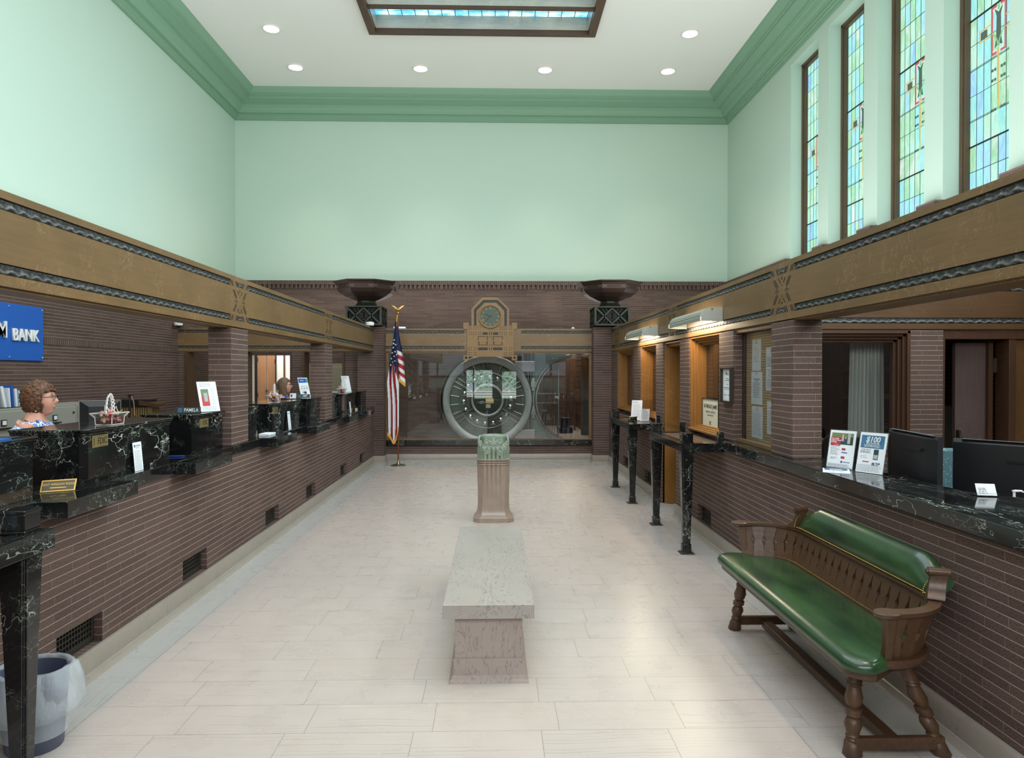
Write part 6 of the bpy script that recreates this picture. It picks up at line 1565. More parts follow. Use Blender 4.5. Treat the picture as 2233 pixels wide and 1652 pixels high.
# ---- people
def blobhead(c, r, fw, hair):
    """head mesh (object space, facing +x) : returns bmesh builder"""
    mb = MB(); nu, nv = 56, 44
    def g(a, b_, s): return math.exp(-((a) ** 2 + (b_) ** 2) / (2 * s * s))
    grid = []
    for j in range(nv + 1):
        ph = PI * j / nv; z = -math.cos(ph); row = []
        for i in range(nu):
            th = 2 * PI * i / nu; cx, sy = math.cos(th), math.sin(th); q = math.sin(ph)
            x, y, zz = q * cx, q * sy, z
            # base skull: deeper than wide, narrowing to a chin
            sx, syy, sz = .098, .076, .118
            if zz < 0: nar = 1 + .40 * zz * abs(zz); syy *= nar; 
            px, py, pz = x * sx, y * syy, zz * sz
            if zz < 0 and x < 0: px *= 1 + .45 * zz
            f = max(0, x) ** 2
            front = 1 if x > 0 else 0
            if x > 0:
                # flatter face plane
                px = .088 * (x ** .62) if x > 0 else px
                px *= (1 - .28 * max(0, zz - .35)) * (1 - .10 * max(0, -zz - .55))
                py_, pz_ = py, pz
                px += .021 * g(py_ / .011, (pz_ + .014) / .014, 1) + .012 * g(py_ / .009, (pz_ - .008) / .018, 1)         # nose
                px += .010 * g(py_ / .020, (pz_ + .052) / .007, 1) - .004 * g(py_ / .024, (pz_ + .0585) / .003, 1) + .008 * g(py_ / .018, (pz_ + .066) / .006, 1)   # lips
                px += .014 * g(py_ / .022, (pz_ + .095) / .014, 1)                                                           # chin
                px -= .012 * (g((py_ - .031) / .014, (pz_ - .016) / .010, 1) + g((py_ + .031) / .014, (pz_ - .016) / .010, 1))  # sockets
                px += .005 * (g((py_ - .031) / .018, (pz_ - .034) / .006, 1) + g((py_ + .031) / .018, (pz_ - .034) / .006, 1))  # brows
                px += .006 * (g((py_ - .040) / .018, (pz_ + .03) / .022, 1) + g((py_ + .040) / .018, (pz_ + .03) / .022, 1))    # cheeks
            row.append(mb.bm.verts.new((c[0] + px * r, c[1] + py * r, c[2] + pz * r)))
        grid.append(row)
    for j in range(nv):
        for i in range(nu): mb._f([grid[j][i], grid[j][(i + 1) % nu], grid[j + 1][(i + 1) % nu], grid[j + 1][i]])
    return mb
def skin_mesh(nodes, edges, sub=2):
    """skin-modifier body grown over a skeleton; nodes: name -> (pos, radius or (rx, ry)); first node is the root"""
    names = list(nodes); me = bpy.data.meshes.new('tmp'); me.from_pydata([nodes[n][0] for n in names], [(names.index(a), names.index(b_)) for a, b_ in edges], [])
    ob = bpy.data.objects.new('tmp', me); COL.objects.link(ob); m = ob.modifiers.new('skin', 'SKIN'); s_ = ob.modifiers.new('s', 'SUBSURF'); s_.levels = sub
    for v, n in zip(me.skin_vertices[0].data, names):
        r_ = nodes[n][1]; v.radius = r_ if isinstance(r_, tuple) else (r_, r_); v.use_root = (n == names[0])
    dg = bpy.context.evaluated_depsgraph_get(); out = bpy.data.meshes.new_from_object(ob.evaluated_get(dg)); bpy.data.objects.remove(ob); bpy.data.meshes.remove(me)
    mb = MB(); mb.bm.from_mesh(out); bpy.data.meshes.remove(out)
    bad = [e for e in mb.bm.edges if len(e.link_faces) > 2]
    if bad: bmesh.ops.delete(mb.bm, geom=list({f for e in bad for f in e.link_faces}), context='FACES')
    bmesh.ops.holes_fill(mb.bm, edges=[e for e in mb.bm.edges if e.is_boundary], sides=0); bmesh.ops.triangulate(mb.bm, faces=[f for f in mb.bm.faces if len(f.verts) > 4]); return mb
def fuse(mbs, voxel):
    me = bpy.data.meshes.new('tmp'); bm = bmesh.new()
    for m_ in mbs:
        t_ = bpy.data.meshes.new('t'); bmesh.ops.recalc_face_normals(m_.bm, faces=m_.bm.faces); m_.bm.to_mesh(t_); bm.from_mesh(t_); bpy.data.meshes.remove(t_)
    bm.to_mesh(me); ob = bpy.data.objects.new('tmp', me); COL.objects.link(ob); r_ = ob.modifiers.new('r', 'REMESH'); r_.mode = 'VOXEL'; r_.voxel_size = voxel
    sm = ob.modifiers.new('sm', 'SMOOTH'); sm.iterations = 4; sm.factor = .4
    dg = bpy.context.evaluated_depsgraph_get(); out = bpy.data.meshes.new_from_object(ob.evaluated_get(dg)); bpy.data.objects.remove(ob); bpy.data.meshes.remove(me)
    mb = MB(); mb.bm.from_mesh(out); bpy.data.meshes.remove(out); return mb
def hand_mb(wrist, d, up, s=1.0, curl=.35, side=1):
    """palm, four fingers and a thumb; d = direction of the fingers, up = back of the hand"""
    d = Vector(d).normalized(); up = (Vector(up) - d * Vector(up).dot(d)).normalized(); lat = d.cross(up) * side; w = Vector(wrist); out = []
    out.append(MB().loft([[w + d * a * s + lat * x * s + up * z * s for x, z in ((-b_, -c_), (-b_ * .6, -c_ * 1.4), (b_ * .6, -c_ * 1.4), (b_, -c_), (b_, c_), (b_ * .6, c_ * 1.3), (-b_ * .6, c_ * 1.3), (-b_, c_))] for a, b_, c_ in ((-.01, .026, .018), (.02, .032, .014), (.06, .042, .013), (.092, .041, .010))]))
    for k, (off, L_) in enumerate(((-.031, .062), (-.010, .074), (.011, .080), (.031, .070))):
        p = w + d * .085 * s + lat * off * s; pts = [p]; a = curl * .3
        for q in (.45, .32, .26): pts.append(pts[-1] + (d * math.cos(a) - up * math.sin(a)) * L_ * q * s); a += curl * (.9 + .15 * k)
        out.append(MB().tube(pts, [.0095 * s, .009 * s, .0082 * s, .0055 * s], 8))
    p = w + d * .02 * s + lat * .026 * s
    out.append(MB().tube([p, p + (d * .55 + lat * .8 - up * .2) * .035 * s, p + (d * .95 + lat * .9 - up * .3) * .062 * s, p + (d * 1.35 + lat * .9 - up * .4) * .078 * s], [.014 * s, .012 * s, .010 * s, .007 * s], 8))
    return out
SKIN = NT('skin', False); SKIN.set(col=SKIN.mix(SKIN.noise(SKIN.pos(), 12.0, 3.0), srgb(206, 142, 118), srgb(222, 166, 142)), rough=.5, sub=.06)
def mk_hair(name, a, b_):
    m = NT(name, False); n = m.noise(m.scale(m.pos(), (70, 70, 22)), 1.0, 4.0, .6, 1.0); m.set(col=m.mix(m.ramp(n, [(.35, 0.0), (.65, 1.0)]), srgb(*a), srgb(*b_)), rough=.5); m.bump(n, .6, .004); return m.m
def person(label, loc, rz, H, shirt, pants, hairm, hairkind, arms='desk', glasses=True, detail=.0055, extras=None):
    """standing or leaning clerk, facing local +x"""
    t = T('person', label, 'person', loc, rz); k = H / 1.60
    hz = (1.60 - .128) * k
    P = lambda x, y, z: Vector((x * k, y * k, z * k))
    if arms == 'desk': wr = lambda s: P(.20, s * .17, 1.0); el = lambda s: P(.05, s * .235, 1.02); hd = (1, 0, -.15); upv = (0, 0, 1)
    else: wr = lambda s: P(.22, s * .20, 1.24) if s < 0 else P(.30, s * .18, 1.0); el = lambda s: P(.02, s * .25, 1.03); hd = (.25, .1, 1); upv = (-.2, 1, .2)
    nodes = {'pelvis': (P(0, 0, .90), (.155 * k, .12 * k)), 'waist': (P(0, 0, 1.03), (.135 * k, .10 * k)), 'chest': (P(.0, 0, 1.17), (.155 * k, .115 * k)), 'upper': (P(-.015, 0, 1.275), (.12 * k, .085 * k)), 'neck0': (P(-.01, 0, 1.335), .060 * k), 'neck1': (P(.012, 0, 1.455), .050 * k)}
    edges = [('pelvis', 'waist'), ('waist', 'chest'), ('chest', 'upper'), ('upper', 'neck0'), ('neck0', 'neck1')]
    for s, n in ((1, 'l'), (-1, 'r')):
        nodes['sh' + n] = (P(-.015, s * .165, 1.265), .058 * k); nodes['el' + n] = (el(s), .042 * k); nodes['fo' + n] = (el(s).lerp(wr(s), .4), .038 * k); nodes['wr' + n] = (wr(s), .025 * k)
        edges += [('upper', 'sh' + n), ('sh' + n, 'el' + n), ('el' + n, 'fo' + n), ('fo' + n, 'wr' + n)]
        nodes['hip' + n] = (P(0, s * .09, .82), .095 * k); nodes['kn' + n] = (P(.01, s * .10, .46), .058 * k); nodes['ca' + n] = (P(-.01, s * .10, .32), .055 * k); nodes['an' + n] = (P(-.02, s * .10, .08), .036 * k); nodes['to' + n] = (P(.13, s * .115, .03), (.038 * k, .026 * k))
        edges += [('pelvis', 'hip' + n), ('hip' + n, 'kn' + n), ('kn' + n, 'ca' + n), ('ca' + n, 'an' + n), ('an' + n, 'to' + n)]
    body = [skin_mesh(nodes, edges)]
    body.append(blobhead((.030 * k, 0, hz), k, 1, None))
    body.append(MB().tube([P(-.02, 0, 1.24), P(-.012, 0, 1.30), P(-.008, 0, 1.345), P(.0, 0, 1.39), P(.012, 0, 1.46)], [.085 * k, .078 * k, .062 * k, .055 * k, .052 * k], 20))
    for a_, b_ in edges:
        if a_ in ('pelvis', 'waist', 'chest', 'neck0') : continue
        ra, rb_ = [(min(nodes[q][1]) if isinstance(nodes[q][1], tuple) else nodes[q][1]) * (.72 if q[:2] in ('up', 'sh') else .92) for q in (a_, b_)]; body.append(MB().tube([nodes[a_][0], nodes[a_][0].lerp(nodes[b_][0], .5), nodes[b_][0]], [min(ra, .06), min((ra + rb_) / 2, .06), min(rb_, .06)], 12)); body.append(MB().ball(nodes[b_][0], min(rb_, .06), 12))
    for s in (1, -1):
        a_ = Vector((0 * k, s * .076 * k, hz - .012 * k)); body.append(MB().ball(a_, .024 * k, 10, (.75, .35, 1.25)))
        body += hand_mb(wr(s), hd if (arms != 'wave' or s < 0) else (1, 0, -.15), upv if (arms != 'wave' or s < 0) else (0, 0, 1), k, .35 if arms == 'desk' else .4, s)
    bmB = fuse(body, detail); O('body', bmB, SKIN.m, t, local=True, smooth=0)
    # shirt and trousers
    sn = {n: (v[0], tuple(x + .020 for x in v[1]) if isinstance(v[1], tuple) else v[1] + .028) for n, v in nodes.items() if n in ('pelvis', 'waist', 'chest', 'upper', 'shl', 'shr')}
    for n in 'lr': sn['es' + n] = (nodes['sh' + n][0].lerp(nodes['el' + n][0], .85), .064 * k)
    sn['neck0'] = (P(-.014, 0, 1.305), .076 * k)
    se = [('pelvis', 'waist'), ('waist', 'chest'), ('chest', 'upper'), ('upper', 'neck0'), ('upper', 'shl'), ('upper', 'shr'), ('shl', 'esl'), ('shr', 'esr')]
    O('shirt', skin_mesh(sn, se, 3), shirt, t, local=True, smooth=0)
    pn = {n: (v[0], tuple(x + .008 for x in v[1]) if isinstance(v[1], tuple) else v[1] + .012) for n, v in nodes.items() if n in ('pelvis', 'hipl', 'hipr', 'knl', 'knr', 'cal', 'car', 'anl', 'anr')}
    O('trousers', skin_mesh(pn, [('pelvis', 'hipl'), ('pelvis', 'hipr'), ('hipl', 'knl'), ('hipr', 'knr'), ('knl', 'cal'), ('knr', 'car'), ('cal', 'anl'), ('car', 'anr')]), pants, t, local=True, smooth=0)
    # eyes
    for s in (1, -1):
        e = O('eye', MB().ball((.096 * k, s * .031 * k, hz + .015 * k), .0115 * k, 12), WHITEP, t, local=True, smooth=0)
        O('iris', MB().ball((.1035 * k, s * .031 * k, hz + .015 * k), .0055 * k, 10), plain('iris_dark', srgb(50, 40, 34), .3), e, local=True)
    O('lips', MB().ball((.116 * k, 0, hz - .0575 * k), .012 * k, 12, (.55, 1.7, .5)), plain('lip_rose', srgb(176, 92, 88), .5), t, local=True, smooth=0)
    mb = MB()
    for s in (1, -1): mb.tube([(.112 * k, s * .015 * k, hz + .036 * k), (.112 * k, s * .031 * k, hz + .041 * k), (.098 * k, s * .048 * k, hz + .034 * k)], [.003, .0035, .002], 6)
    O('eyebrows', mb, hairm, t, local=True)
    # hair
    mb = MB(); nu, nv = 64, 40; grid = []; rnd = random.Random(5)
    curly = hairkind == 'curly'
    for j in range(nv + 1):
        ph = PI * j / nv; row = []
        for i in range(nu):
            th = 2 * PI * i / nu; x, y, z = math.sin(ph) * math.cos(th), math.sin(ph) * math.sin(th), math.cos(ph)
            v = Vector((x, y, z)); n1 = noise.noise(v * 3.2 + Vector((7, 1, 3))); n2 = noise.noise(v * 8.5); n3 = noise.noise(v * 17)
            if curly:
                rx, ry, rz_ = .114, .106, .124; d_ = 1 + .07 * n1 + .10 * n2 + .07 * n3
                px, py, pz = x * rx * d_ - .012, y * ry * d_, z * rz_ * d_ + .014
                if x > 0 and pz < .052: px = min(px, .028 + .02 * n2)
                if x > 0 and pz >= .052: px = min(px, .078 + .012 * n2)
                if pz < -.06: px -= .008
            else:
                rx, ry, rz_ = .112, .094, .125; d_ = 1 + .012 * noise.noise(Vector((th * 6, 0, 0)))
                px, py, pz = x * rx * d_ - .016, y * ry * d_, z * rz_ + .010
                if z < 0: px, py, pz = math.cos(th) * rx * (1 - .12 * z * z) * .97 - .016, math.sin(th) * ry * 1.04 * (1 - .15 * z * z), z * .21 + .010
                if x > 0 and pz < .065: px = min(px, .030 + .02 * max(0, pz / .065))
                if j == nv: px, py, pz = -.03, 0, -.19
            row.append(mb.bm.verts.new((.030 * k + px * k, py * k, hz + pz * k)))
        grid.append(row)
    for j in range(nv):
        for i in range(nu): mb._f([grid[j][i], grid[j][(i + 1) % nu], grid[j + 1][(i + 1) % nu], grid[j + 1][i]])
    if curly:
        for i in range(560):
            th, ph = rnd.uniform(0, 2 * PI), rnd.uniform(0.05, 2.3); x, y, z = math.sin(ph) * math.cos(th), math.sin(ph) * math.sin(th), math.cos(ph)
            px, py, pz = x * .105 - .012, y * .099, z * .116 + .014
            if px > .03 and pz < .06: continue
            mb.ball((.030 * k + px * k, py * k, hz + pz * k), rnd.uniform(.006, .0125), 6, (rnd.uniform(.6, 1.9), rnd.uniform(.6, 1.6), rnd.uniform(.5, .9)))
    O('hair', mb, hairm, t, local=True, smooth=0)
    if glasses:
        mb = MB()
        for s in (1, -1):
            mb.tube([(.124 * k, s * .033 * k + .022 * k * math.cos(a), hz + .012 * k + .019 * k * math.sin(a)) for a in [2 * PI * q / 16 for q in range(16)]], .0022, 6, closed=True)
            mb.tube([(.122 * k, s * .054 * k, hz + .018 * k), (.07 * k, s * .080 * k, hz + .02 * k), (.01 * k, s * .083 * k, hz + .012 * k)], .002, 6)
        mb.tube([(.126 * k, -.012 * k, hz + .016 * k), (.126 * k, .012 * k, hz + .016 * k)], .002, 6); O('glasses', mb, plain('glasses_blue_frame', srgb(40, 42, 70), .3), t, local=True)
    if extras: extras(t, k, hz, P)
    return t
BLP = NT('blue_leaf_print_cloth', False); v_ = BLP.n('ShaderNodeTexVoronoi', feature='DISTANCE_TO_EDGE'); v_.inputs['Scale'].default_value = 21; BLP.l(BLP.pos(), v_.inputs['Vector'])
wv = BLP.n('ShaderNodeTexWave'); wv.inputs['Scale'].default_value = 34; wv.inputs['Distortion'].default_value = 8; BLP.l(BLP.pos(), wv.inputs['Vector'])
ed = BLP.ramp(v_.outputs['Distance'], [(.05, 1.0), (.09, 0.0)]); wl = BLP.ramp(wv.outputs['Fac'], [(.72, 0.0), (.85, 1.0)])
BLP.set(col=BLP.mix(BLP.math('MAXIMUM', ed, BLP.math('MULTIPLY', wl, .8)), srgb(44, 82, 160), srgb(214, 220, 232)), rough=.8)
def ex1(t, k, hz, P):
    for s in (1, -1):
        mb = MB(); mb.tube([(.028 * k, s * .082 * k, hz - .035 * k), (.028 * k, s * .084 * k, hz - .05 * k)], .0015, 6); mb.tube([(.028 * k + .009 * math.cos(a), s * .085 * k, hz - .066 * k + .014 * math.sin(a)) for a in [2 * PI * q / 12 for q in range(12)]], .003, 6, closed=True); O('earring', mb, CHROME, t, local=True)
    mb = MB(); mb.tube([P(-.080, 0, 1.335), P(-.04, .080, 1.325), P(.065, .085, 1.29), P(.10, .06, 1.22), P(.125, .01, 1.12)], .005, 6); mb.tube([P(-.080, 0, 1.335), P(-.04, -.080, 1.325), P(.065, -.085, 1.29), P(.10, -.06, 1.22), P(.125, .0, 1.12)], .005, 6)
    O('lanyard', mb, plain('lanyard_navy', srgb(34, 40, 80), .6), t, local=True)
    O('lanyard_badge', MB().box(.13 * k, .133 * k, -.03, .03, 1.02 * k, 1.12 * k), PAPER, t, local=True)
DKT = plain('dark_trousers', srgb(30, 32, 42), .8)
person('person with curly auburn hair, glasses and blue leaf-print top behind the nearest booth', (-3.22, 4.90, 0), R(16), 1.555, BLP.m, DKT, mk_hair('auburn_hair', (52, 32, 20), (128, 84, 52)), 'curly', detail=.0045, extras=ex1)
person('person in a royal blue top with straight brown hair, in profile behind the middle counter', (-3.25, 10.62, 0), R(12), 1.54, plain('royal_blue_cloth', srgb(34, 78, 176), .8), DKT, mk_hair('brown_hair', (66, 46, 32), (120, 90, 64)), 'straight', detail=.006)
person('person hidden behind the nearest left pillar except for one raised hand', (-3.76, 9.75, 0), R(-62), 1.62, plain('grey_cloth', srgb(90, 88, 92), .8), DKT, mk_hair('dark_hair', (34, 26, 22), (60, 46, 38)), 'straight', arms='wave', glasses=False, detail=.0042)

# ---- things on the teller booths
ZB = 1.31
PINK = [plain('candy_pink', srgb(220, 130, 140), .3), plain('candy_cream', srgb(222, 190, 176), .3), plain('candy_orange', srgb(206, 140, 96), .3), plain('candy_green', srgb(158, 178, 120), .3), plain('candy_purple', srgb(150, 84, 120), .3), plain('candy_red', srgb(190, 62, 74), .3)]
STK = plain('lollipop_stick', srgb(226, 214, 206), .5)
def candy_basket(label, x, y, s=1.0, rz=0.0, seed=1):
    t = T('candy_basket', label, 'basket', (x, y, ZB), rz); rnd = random.Random(seed)
    mb = MB()
    def ring(a, b_, z): return [(-a, -b_, z), (a, -b_, z), (a, b_, z), (-a, b_, z)]
    A = [ring(.062 * s, .085 * s, .002), ring(.066 * s, .09 * s, .06 * s), ring(.088 * s, .125 * s, .095 * s)]; B = [ring(.084 * s, .120 * s, .096 * s), ring(.063 * s, .087 * s, .062 * s), ring(.059 * s, .082 * s, .006)]
    mb.loft(A + B); O('tray', mb, ACRYL, t, local=True)
    mb = MB()
    for z, a, b_ in ((.0045, .064, .087), (.095, .089, .126)): mb.tube([(-a * s, -b_ * s, z * s), (a * s, -b_ * s, z * s), (a * s, b_ * s, z * s), (-a * s, b_ * s, z * s)], .0028, 6, closed=True)
    for sx in (-1, 1):
        for sy in (-1, 1): mb.tube([(sx * .064 * s, sy * .087 * s, .004), (sx * .067 * s, sy * .092 * s, .06 * s), (sx * .089 * s, sy * .126 * s, .095 * s)], .0028, 6)
    O('pale_edges', mb, plain('acrylic_edge', srgb(216, 200, 196), .2), t, local=True)
    mb = MB()
    for q in range(2):
        pts = []
        for k in range(97):
            a = PI * k / 96; w = .008 * math.sin(k * .46 + q * PI); pts.append(((.0 + w) * s, (.055 + w) * s * math.cos(a), (.075 + (.165 + w) * math.sin(a)) * s))
        mb.tube(pts, .0055 * s, 8)
    O('twisted_handle', mb, plain('handle_crystal', srgb(222, 216, 214), .15), t, local=True, smooth=60)
    for k in range(58):
        c = (rnd.uniform(-.05, .05) * s, rnd.uniform(-.074, .074) * s, rnd.uniform(.016, .108) * s)
        d = Vector((rnd.uniform(-.5, .5), rnd.uniform(-.7, .7), 1.0)).normalized() if rnd.random() < .7 else Vector((rnd.uniform(-1, 1), rnd.uniform(-1, 1), .25)).normalized()
        L_ = .055 * s if c[2] > .05 * s else .02 * s
        cd = O('candy', MB().ball(c, .0138 * s, 8), PINK[rnd.randrange(6)], t, local=True, smooth=0); O('stick', MB().tube([c, Vector(c) + d * L_], .0024 * s, 5), STK, cd, local=True)
    return t
candy_basket('largest candy basket with twisted clear handle, on the nearest long booth', -2.30, 4.16, .74, 0, 2)
candy_basket('candy basket bristling with sticks beside the woman in blue', -2.31, 7.25, .78, .2, 5)
candy_basket('farthest candy basket with a beaded ring handle', -2.29, 10.33, .74, .1, 9)
def notice(label, x, y, w, h, lean=.25, deg=8, z=ZB):
    a = R(deg); right = Vector((math.cos(a), math.sin(a), 0)); fw = Vector((-math.sin(a), math.cos(a), 0))
    up = (Vector((0, 0, 1)) + fw * lean).normalized()
    M_ = frame_m((x, y, z + .003), right, up); t = T('counter_notice', label, 'notice', (x, y, z)); mb = MB(); mb.box(0, w, 0, h, 0, .002); mb.bm.transform(M_); O('sheet', mb, PAPER, t)
    mb = MB(); mb.box(-.003, w + .003, -.003, h + .003, -.004, -.001); mb.bm.transform(M_); O('acrylic_back', mb, ACRYL, t)
    mb = MB(); r3 = Matrix((Vector((math.cos(a), math.sin(a), 0)), fw, Vector((0, 0, 1)))).transposed(); mb.obox(Vector((x, y, z + .0025)) + r3 @ Vector((w / 2, .035, 0)), w + .004, .08, .003, r3); O('acrylic_foot', mb, ACRYL, t)
    return t, M_
t, M_ = notice('tilted paper notice with a red photo of gifts, beside the PAMELA name plate', -2.285, 5.40, .19, .24, .22, 66)
rects(t, M_, plain('photo_red', srgb(190, 70, 68), .6), [(.025, .10, .045, .12)], .0022, 'photo'); rects(t, M_, plain('photo_green', srgb(110, 130, 104), .6), [(.025, .10, .12, .18)], .0022, 'photo'); rects(t, M_, GRYP, [(.05, .085, .08, .15)], .003, 'photo')
sheet_print(t, M_, .19, .24, text_rows(.84, .95, 4, .1, .8, .0018) + text_rows(.2, .78, 17, .66, .95, .0016) + text_rows(.05, .15, 4, .1, .9, .0018), INK, th=.002)
def nameplate(label, name, x0, y0, L_, deg, z=ZB):
    a = R(deg); right = Vector((math.cos(a), math.sin(a), 0)); fw = Vector((-math.sin(a), math.cos(a), 0)); M_ = frame_m((x0, y0, z + .003), right, Vector((0, 0, 1)) + fw * .15)
    t = T('name_plate', label, 'name plate', (x0, y0, z)); mb = MB(); mb.box(-.004, L_ + .004, -.002, .050, -.004, 0); mb.bm.transform(M_); mb.obox(Vector((x0, y0, z + .0015)) + right * L_ / 2 + fw * 0.0, L_ + .02, .05, .003, Matrix((right, fw, Vector((0, 0, 1)))).transposed()); O('clear_holder', mb, ACRYL, t)
    mb = MB(); mb.box(0, L_, .002, .046, 0, .002); mb.bm.transform(M_); O('plate', mb, plain('plate_dark_teal', srgb(40, 58, 60), .4), t)
    mb = MB(); mb.box(.010, .034, .010, .038, .002, .0028); mb.bm.transform(M_); O('emblem', mb, BLUEP, t); mb = MB(); mb.box(.016, .028, .016, .032, .0028, .0034); mb.bm.transform(M_); O('emblem_core', mb, NAVY, t)
    O('lettering', text_mb(name, .036, M_ @ Matrix.Translation((L_ * .6, .024, .0026)), .0004, bold=.0001, sx=.82), WHITEP, t)
nameplate('name plate reading PAMELA on the short booth by the nearest pillar', 'PAMELA', -2.395, 5.235, .175, 0)
nameplate('small dark name plate reading AMY beside the woman in blue', 'AMY', -2.375, 8.345, .14, 0)
nameplate('dark name plate on the far teller booth, next to the farthest basket', 'WENDI', -2.42, 10.05, .14, 0)
t, M_ = notice('white leaning notice with blue header behind the AMY name plate', -2.38, 8.50, .185, .25, .24, 68)
rects(t, M_, SBL, [(.006, .14, .185, .24)], .0022); rects(t, M_, plain('header_teal', srgb(70, 140, 150), .5), [(.14, .179, .185, .24)], .0022); O('lettering', text_mb('F&M BANK', .018, M_ @ Matrix.Translation((.07, .213, .003)), .0003, bold=.0003, sx=.8), WHITEP, t)
sheet_print(t, M_, .185, .25, [(.56, .2, .9, .006), (.46, .15, .32, .014), (.46, .42, .6, .014), (.46, .7, .9, .014), (.30, .2, .5, .005), (.24, .22, .42, .014), (.12, .6, .9, .006)] + text_rows(.38, .36, 2, .15, .9, .002), INK, th=.002); rects(t, M_, INKD, [(.075, .12, .045, .075)], .0022)
t = T('small_card', 'small white card standing on the booth by the woman in blue', 'card', (-2.43, 8.3, ZB)); M_ = frame_m((-2.47, 8.33, ZB + .001), (1, 0, 0), (0, .15, 1)); mb = MB(); mb.box(0, .075, 0, .06, 0, .003); mb.bm.transform(M_); O('card', mb, PAPER, t); rects(t, M_, NAVY, [(.01, .03, .015, .045)], .003)
t, M_ = notice('pale green-white notice on the far booth, beside the warm-lit brick', -2.36, 10.78, .20, .26, .22, 66); sheet_print(t, M_, .20, .26, text_rows(.86, .93, 3, .1, .8, .003) + text_rows(.1, .8, 13, .12, .5, .004), INK, th=.002)
# plaques
def fdic(label, y):
    t = T('bank_plaque', label, 'plaque', (-2.224, y, 1.24), group=None); O('plate', MB().box(-2.224, -2.219, y - .076, y + .076, 1.204, 1.270), plain('plaque_brass', srgb(150, 132, 88), .4, .5), t, bev=.001)
    O('lettering', text_mb('FDIC', .052, LM(-2.2185, y + .018, 1.236), .0006, bold=.0002, sx=.82), plain('plaque_ink', srgb(30, 26, 20), .5), t)
    mb = MB(); mb.box(-2.219, -2.2185, y - .065, y - .06, 1.215, 1.258); mb.box(-2.219, -2.2185, y - .06, y + .06, 1.2625, 1.2635); mb.box(-2.219, -2.2185, y - .02, y + .06, 1.209, 1.210); O('fine_lines', mb, plain('plaque_ink', (0, 0, 0)), t)
fdic('brass plaque reading FDIC on the long booth, nearest of the three', 3.92); fdic('brass plaque reading FDIC under the PAMELA name plate', 5.30); fdic('dim brass plaque reading FDIC on the booth in front of the woman in blue', 7.0)
# leaning paper slips on the ledge
def slip(label, x, y, w, h, deg=-4):
    t = T('rate_slip', label, 'slip', (x, y, ZT)); a = R(deg); M_ = frame_m((x, y, ZT + .001), (0, 1, 0), Vector((-.09, 0, 1)))
    mb = MB(); mb.box(0, w, 0, h, 0, .002); mb.bm.transform(M_); O('sheet', mb, PAPER, t); logo(t, M_, .012, h - .03, .015, .002); O('lettering', text_mb('F&M BANK', .013, M_ @ Matrix.Translation((.06, h - .022, .0022)), .0003, sx=.85), NAVY, t)
    sheet_print(t, M_, w, h, [(.80, .3, .75, .0025)] + text_rows(.06, .7, 14, .1, .92, .0016), INKD, th=.002); return t
slip('upright white slip leaning on the nearest long booth', -2.195, 4.24, .10, .175); slip('narrow white slip leaning on the booth by the woman in blue', -2.195, 7.36, .09, .19); slip('small white slip leaning on the farthest long booth', -2.195, 10.45, .09, .16)
# next window please plate
t = T('window_sign', 'small brass sign reading NEXT WINDOW PLEASE on the nearest marble shelf', 'sign', (-2.24, 3.56, ZT)); M_ = frame_m((-2.285, 3.50, ZT + .002), (.62, .34, 0), (-.05, .35, .8)); mb = MB(); mb.box(0, .15, 0, .062, -.006, 0); mb.bm.transform(M_); O('brass_block', mb, BRASS, t, bev=.001)
mb = MB(); mb.box(.006, .144, .006, .056, 0, .001); mb.bm.transform(M_); O('face', mb, plain('sign_olive', srgb(74, 68, 48), .4, .3), t); O('lettering', text_mb('NEXT WINDOW PLEASE', .0165, M_ @ Matrix.Translation((.075, .037, .0014)), .0003, sx=.78), BRASS, t); O('underline', (lambda m_: (m_.bm.transform(M_), m_)[1])(MB().box(.04, .11, .018, .022, .001, .0014)), BRASS, t)
# brochures, pens, blocks
def pen(label, x, y, z, ang, mat): t = T('pen', label, 'pen', (x, y, z)); d = Vector((math.cos(ang), math.sin(ang), 0)); O('barrel', MB().tube([Vector((x, y, z + .005)) - d * .07, Vector((x, y, z + .005)) + d * .06, Vector((x, y, z + .005)) + d * .075], [.005, .005, .002], 8), mat, t)
pen('blue pen on the marble shelf below the PAMELA booth', -2.30, 4.98, ZT, .2, plain('pen_blue', srgb(44, 60, 150), .3)); pen('blue pen on the shelf in front of the woman in blue', -2.20, 6.78, ZT, 1.0, plain('pen_blue', (0, 0, 0)))
t = T('notepad', 'pale wooden block and notepad on the shelf just past the nearest pillar', 'notepad', (-2.25, 6.65, ZT)); O('block', MB().box(-2.29, -2.265, 6.56, 6.60, ZT, ZT + .05), plain('pale_block', srgb(196, 170, 130), .5), t); O('pad', MB().box(-2.26, -2.16, 6.62, 6.82, ZT, ZT + .018), PAPER, t, bev=.002)
t = T('wooden_block', 'tiny wooden block on the farthest marble shelf', 'block', (-2.19, 10.9, ZT)); O('block', MB().box(-2.205, -2.175, 10.87, 10.93, ZT, ZT + .045), plain('pale_block', (0, 0, 0)), t)
t = T('folder', 'blue folder lying on the nearest booth cap at the left edge', 'folder', (-2.42, 3.2, ZB)); O('cover', MB().box(-2.60, -2.24, 2.98, 3.24, ZB, ZB + .006), SBL, t); O('black_pad', MB().box(-2.56, -2.27, 3.25, 3.36, ZB, ZB + .004), BLACK, t)
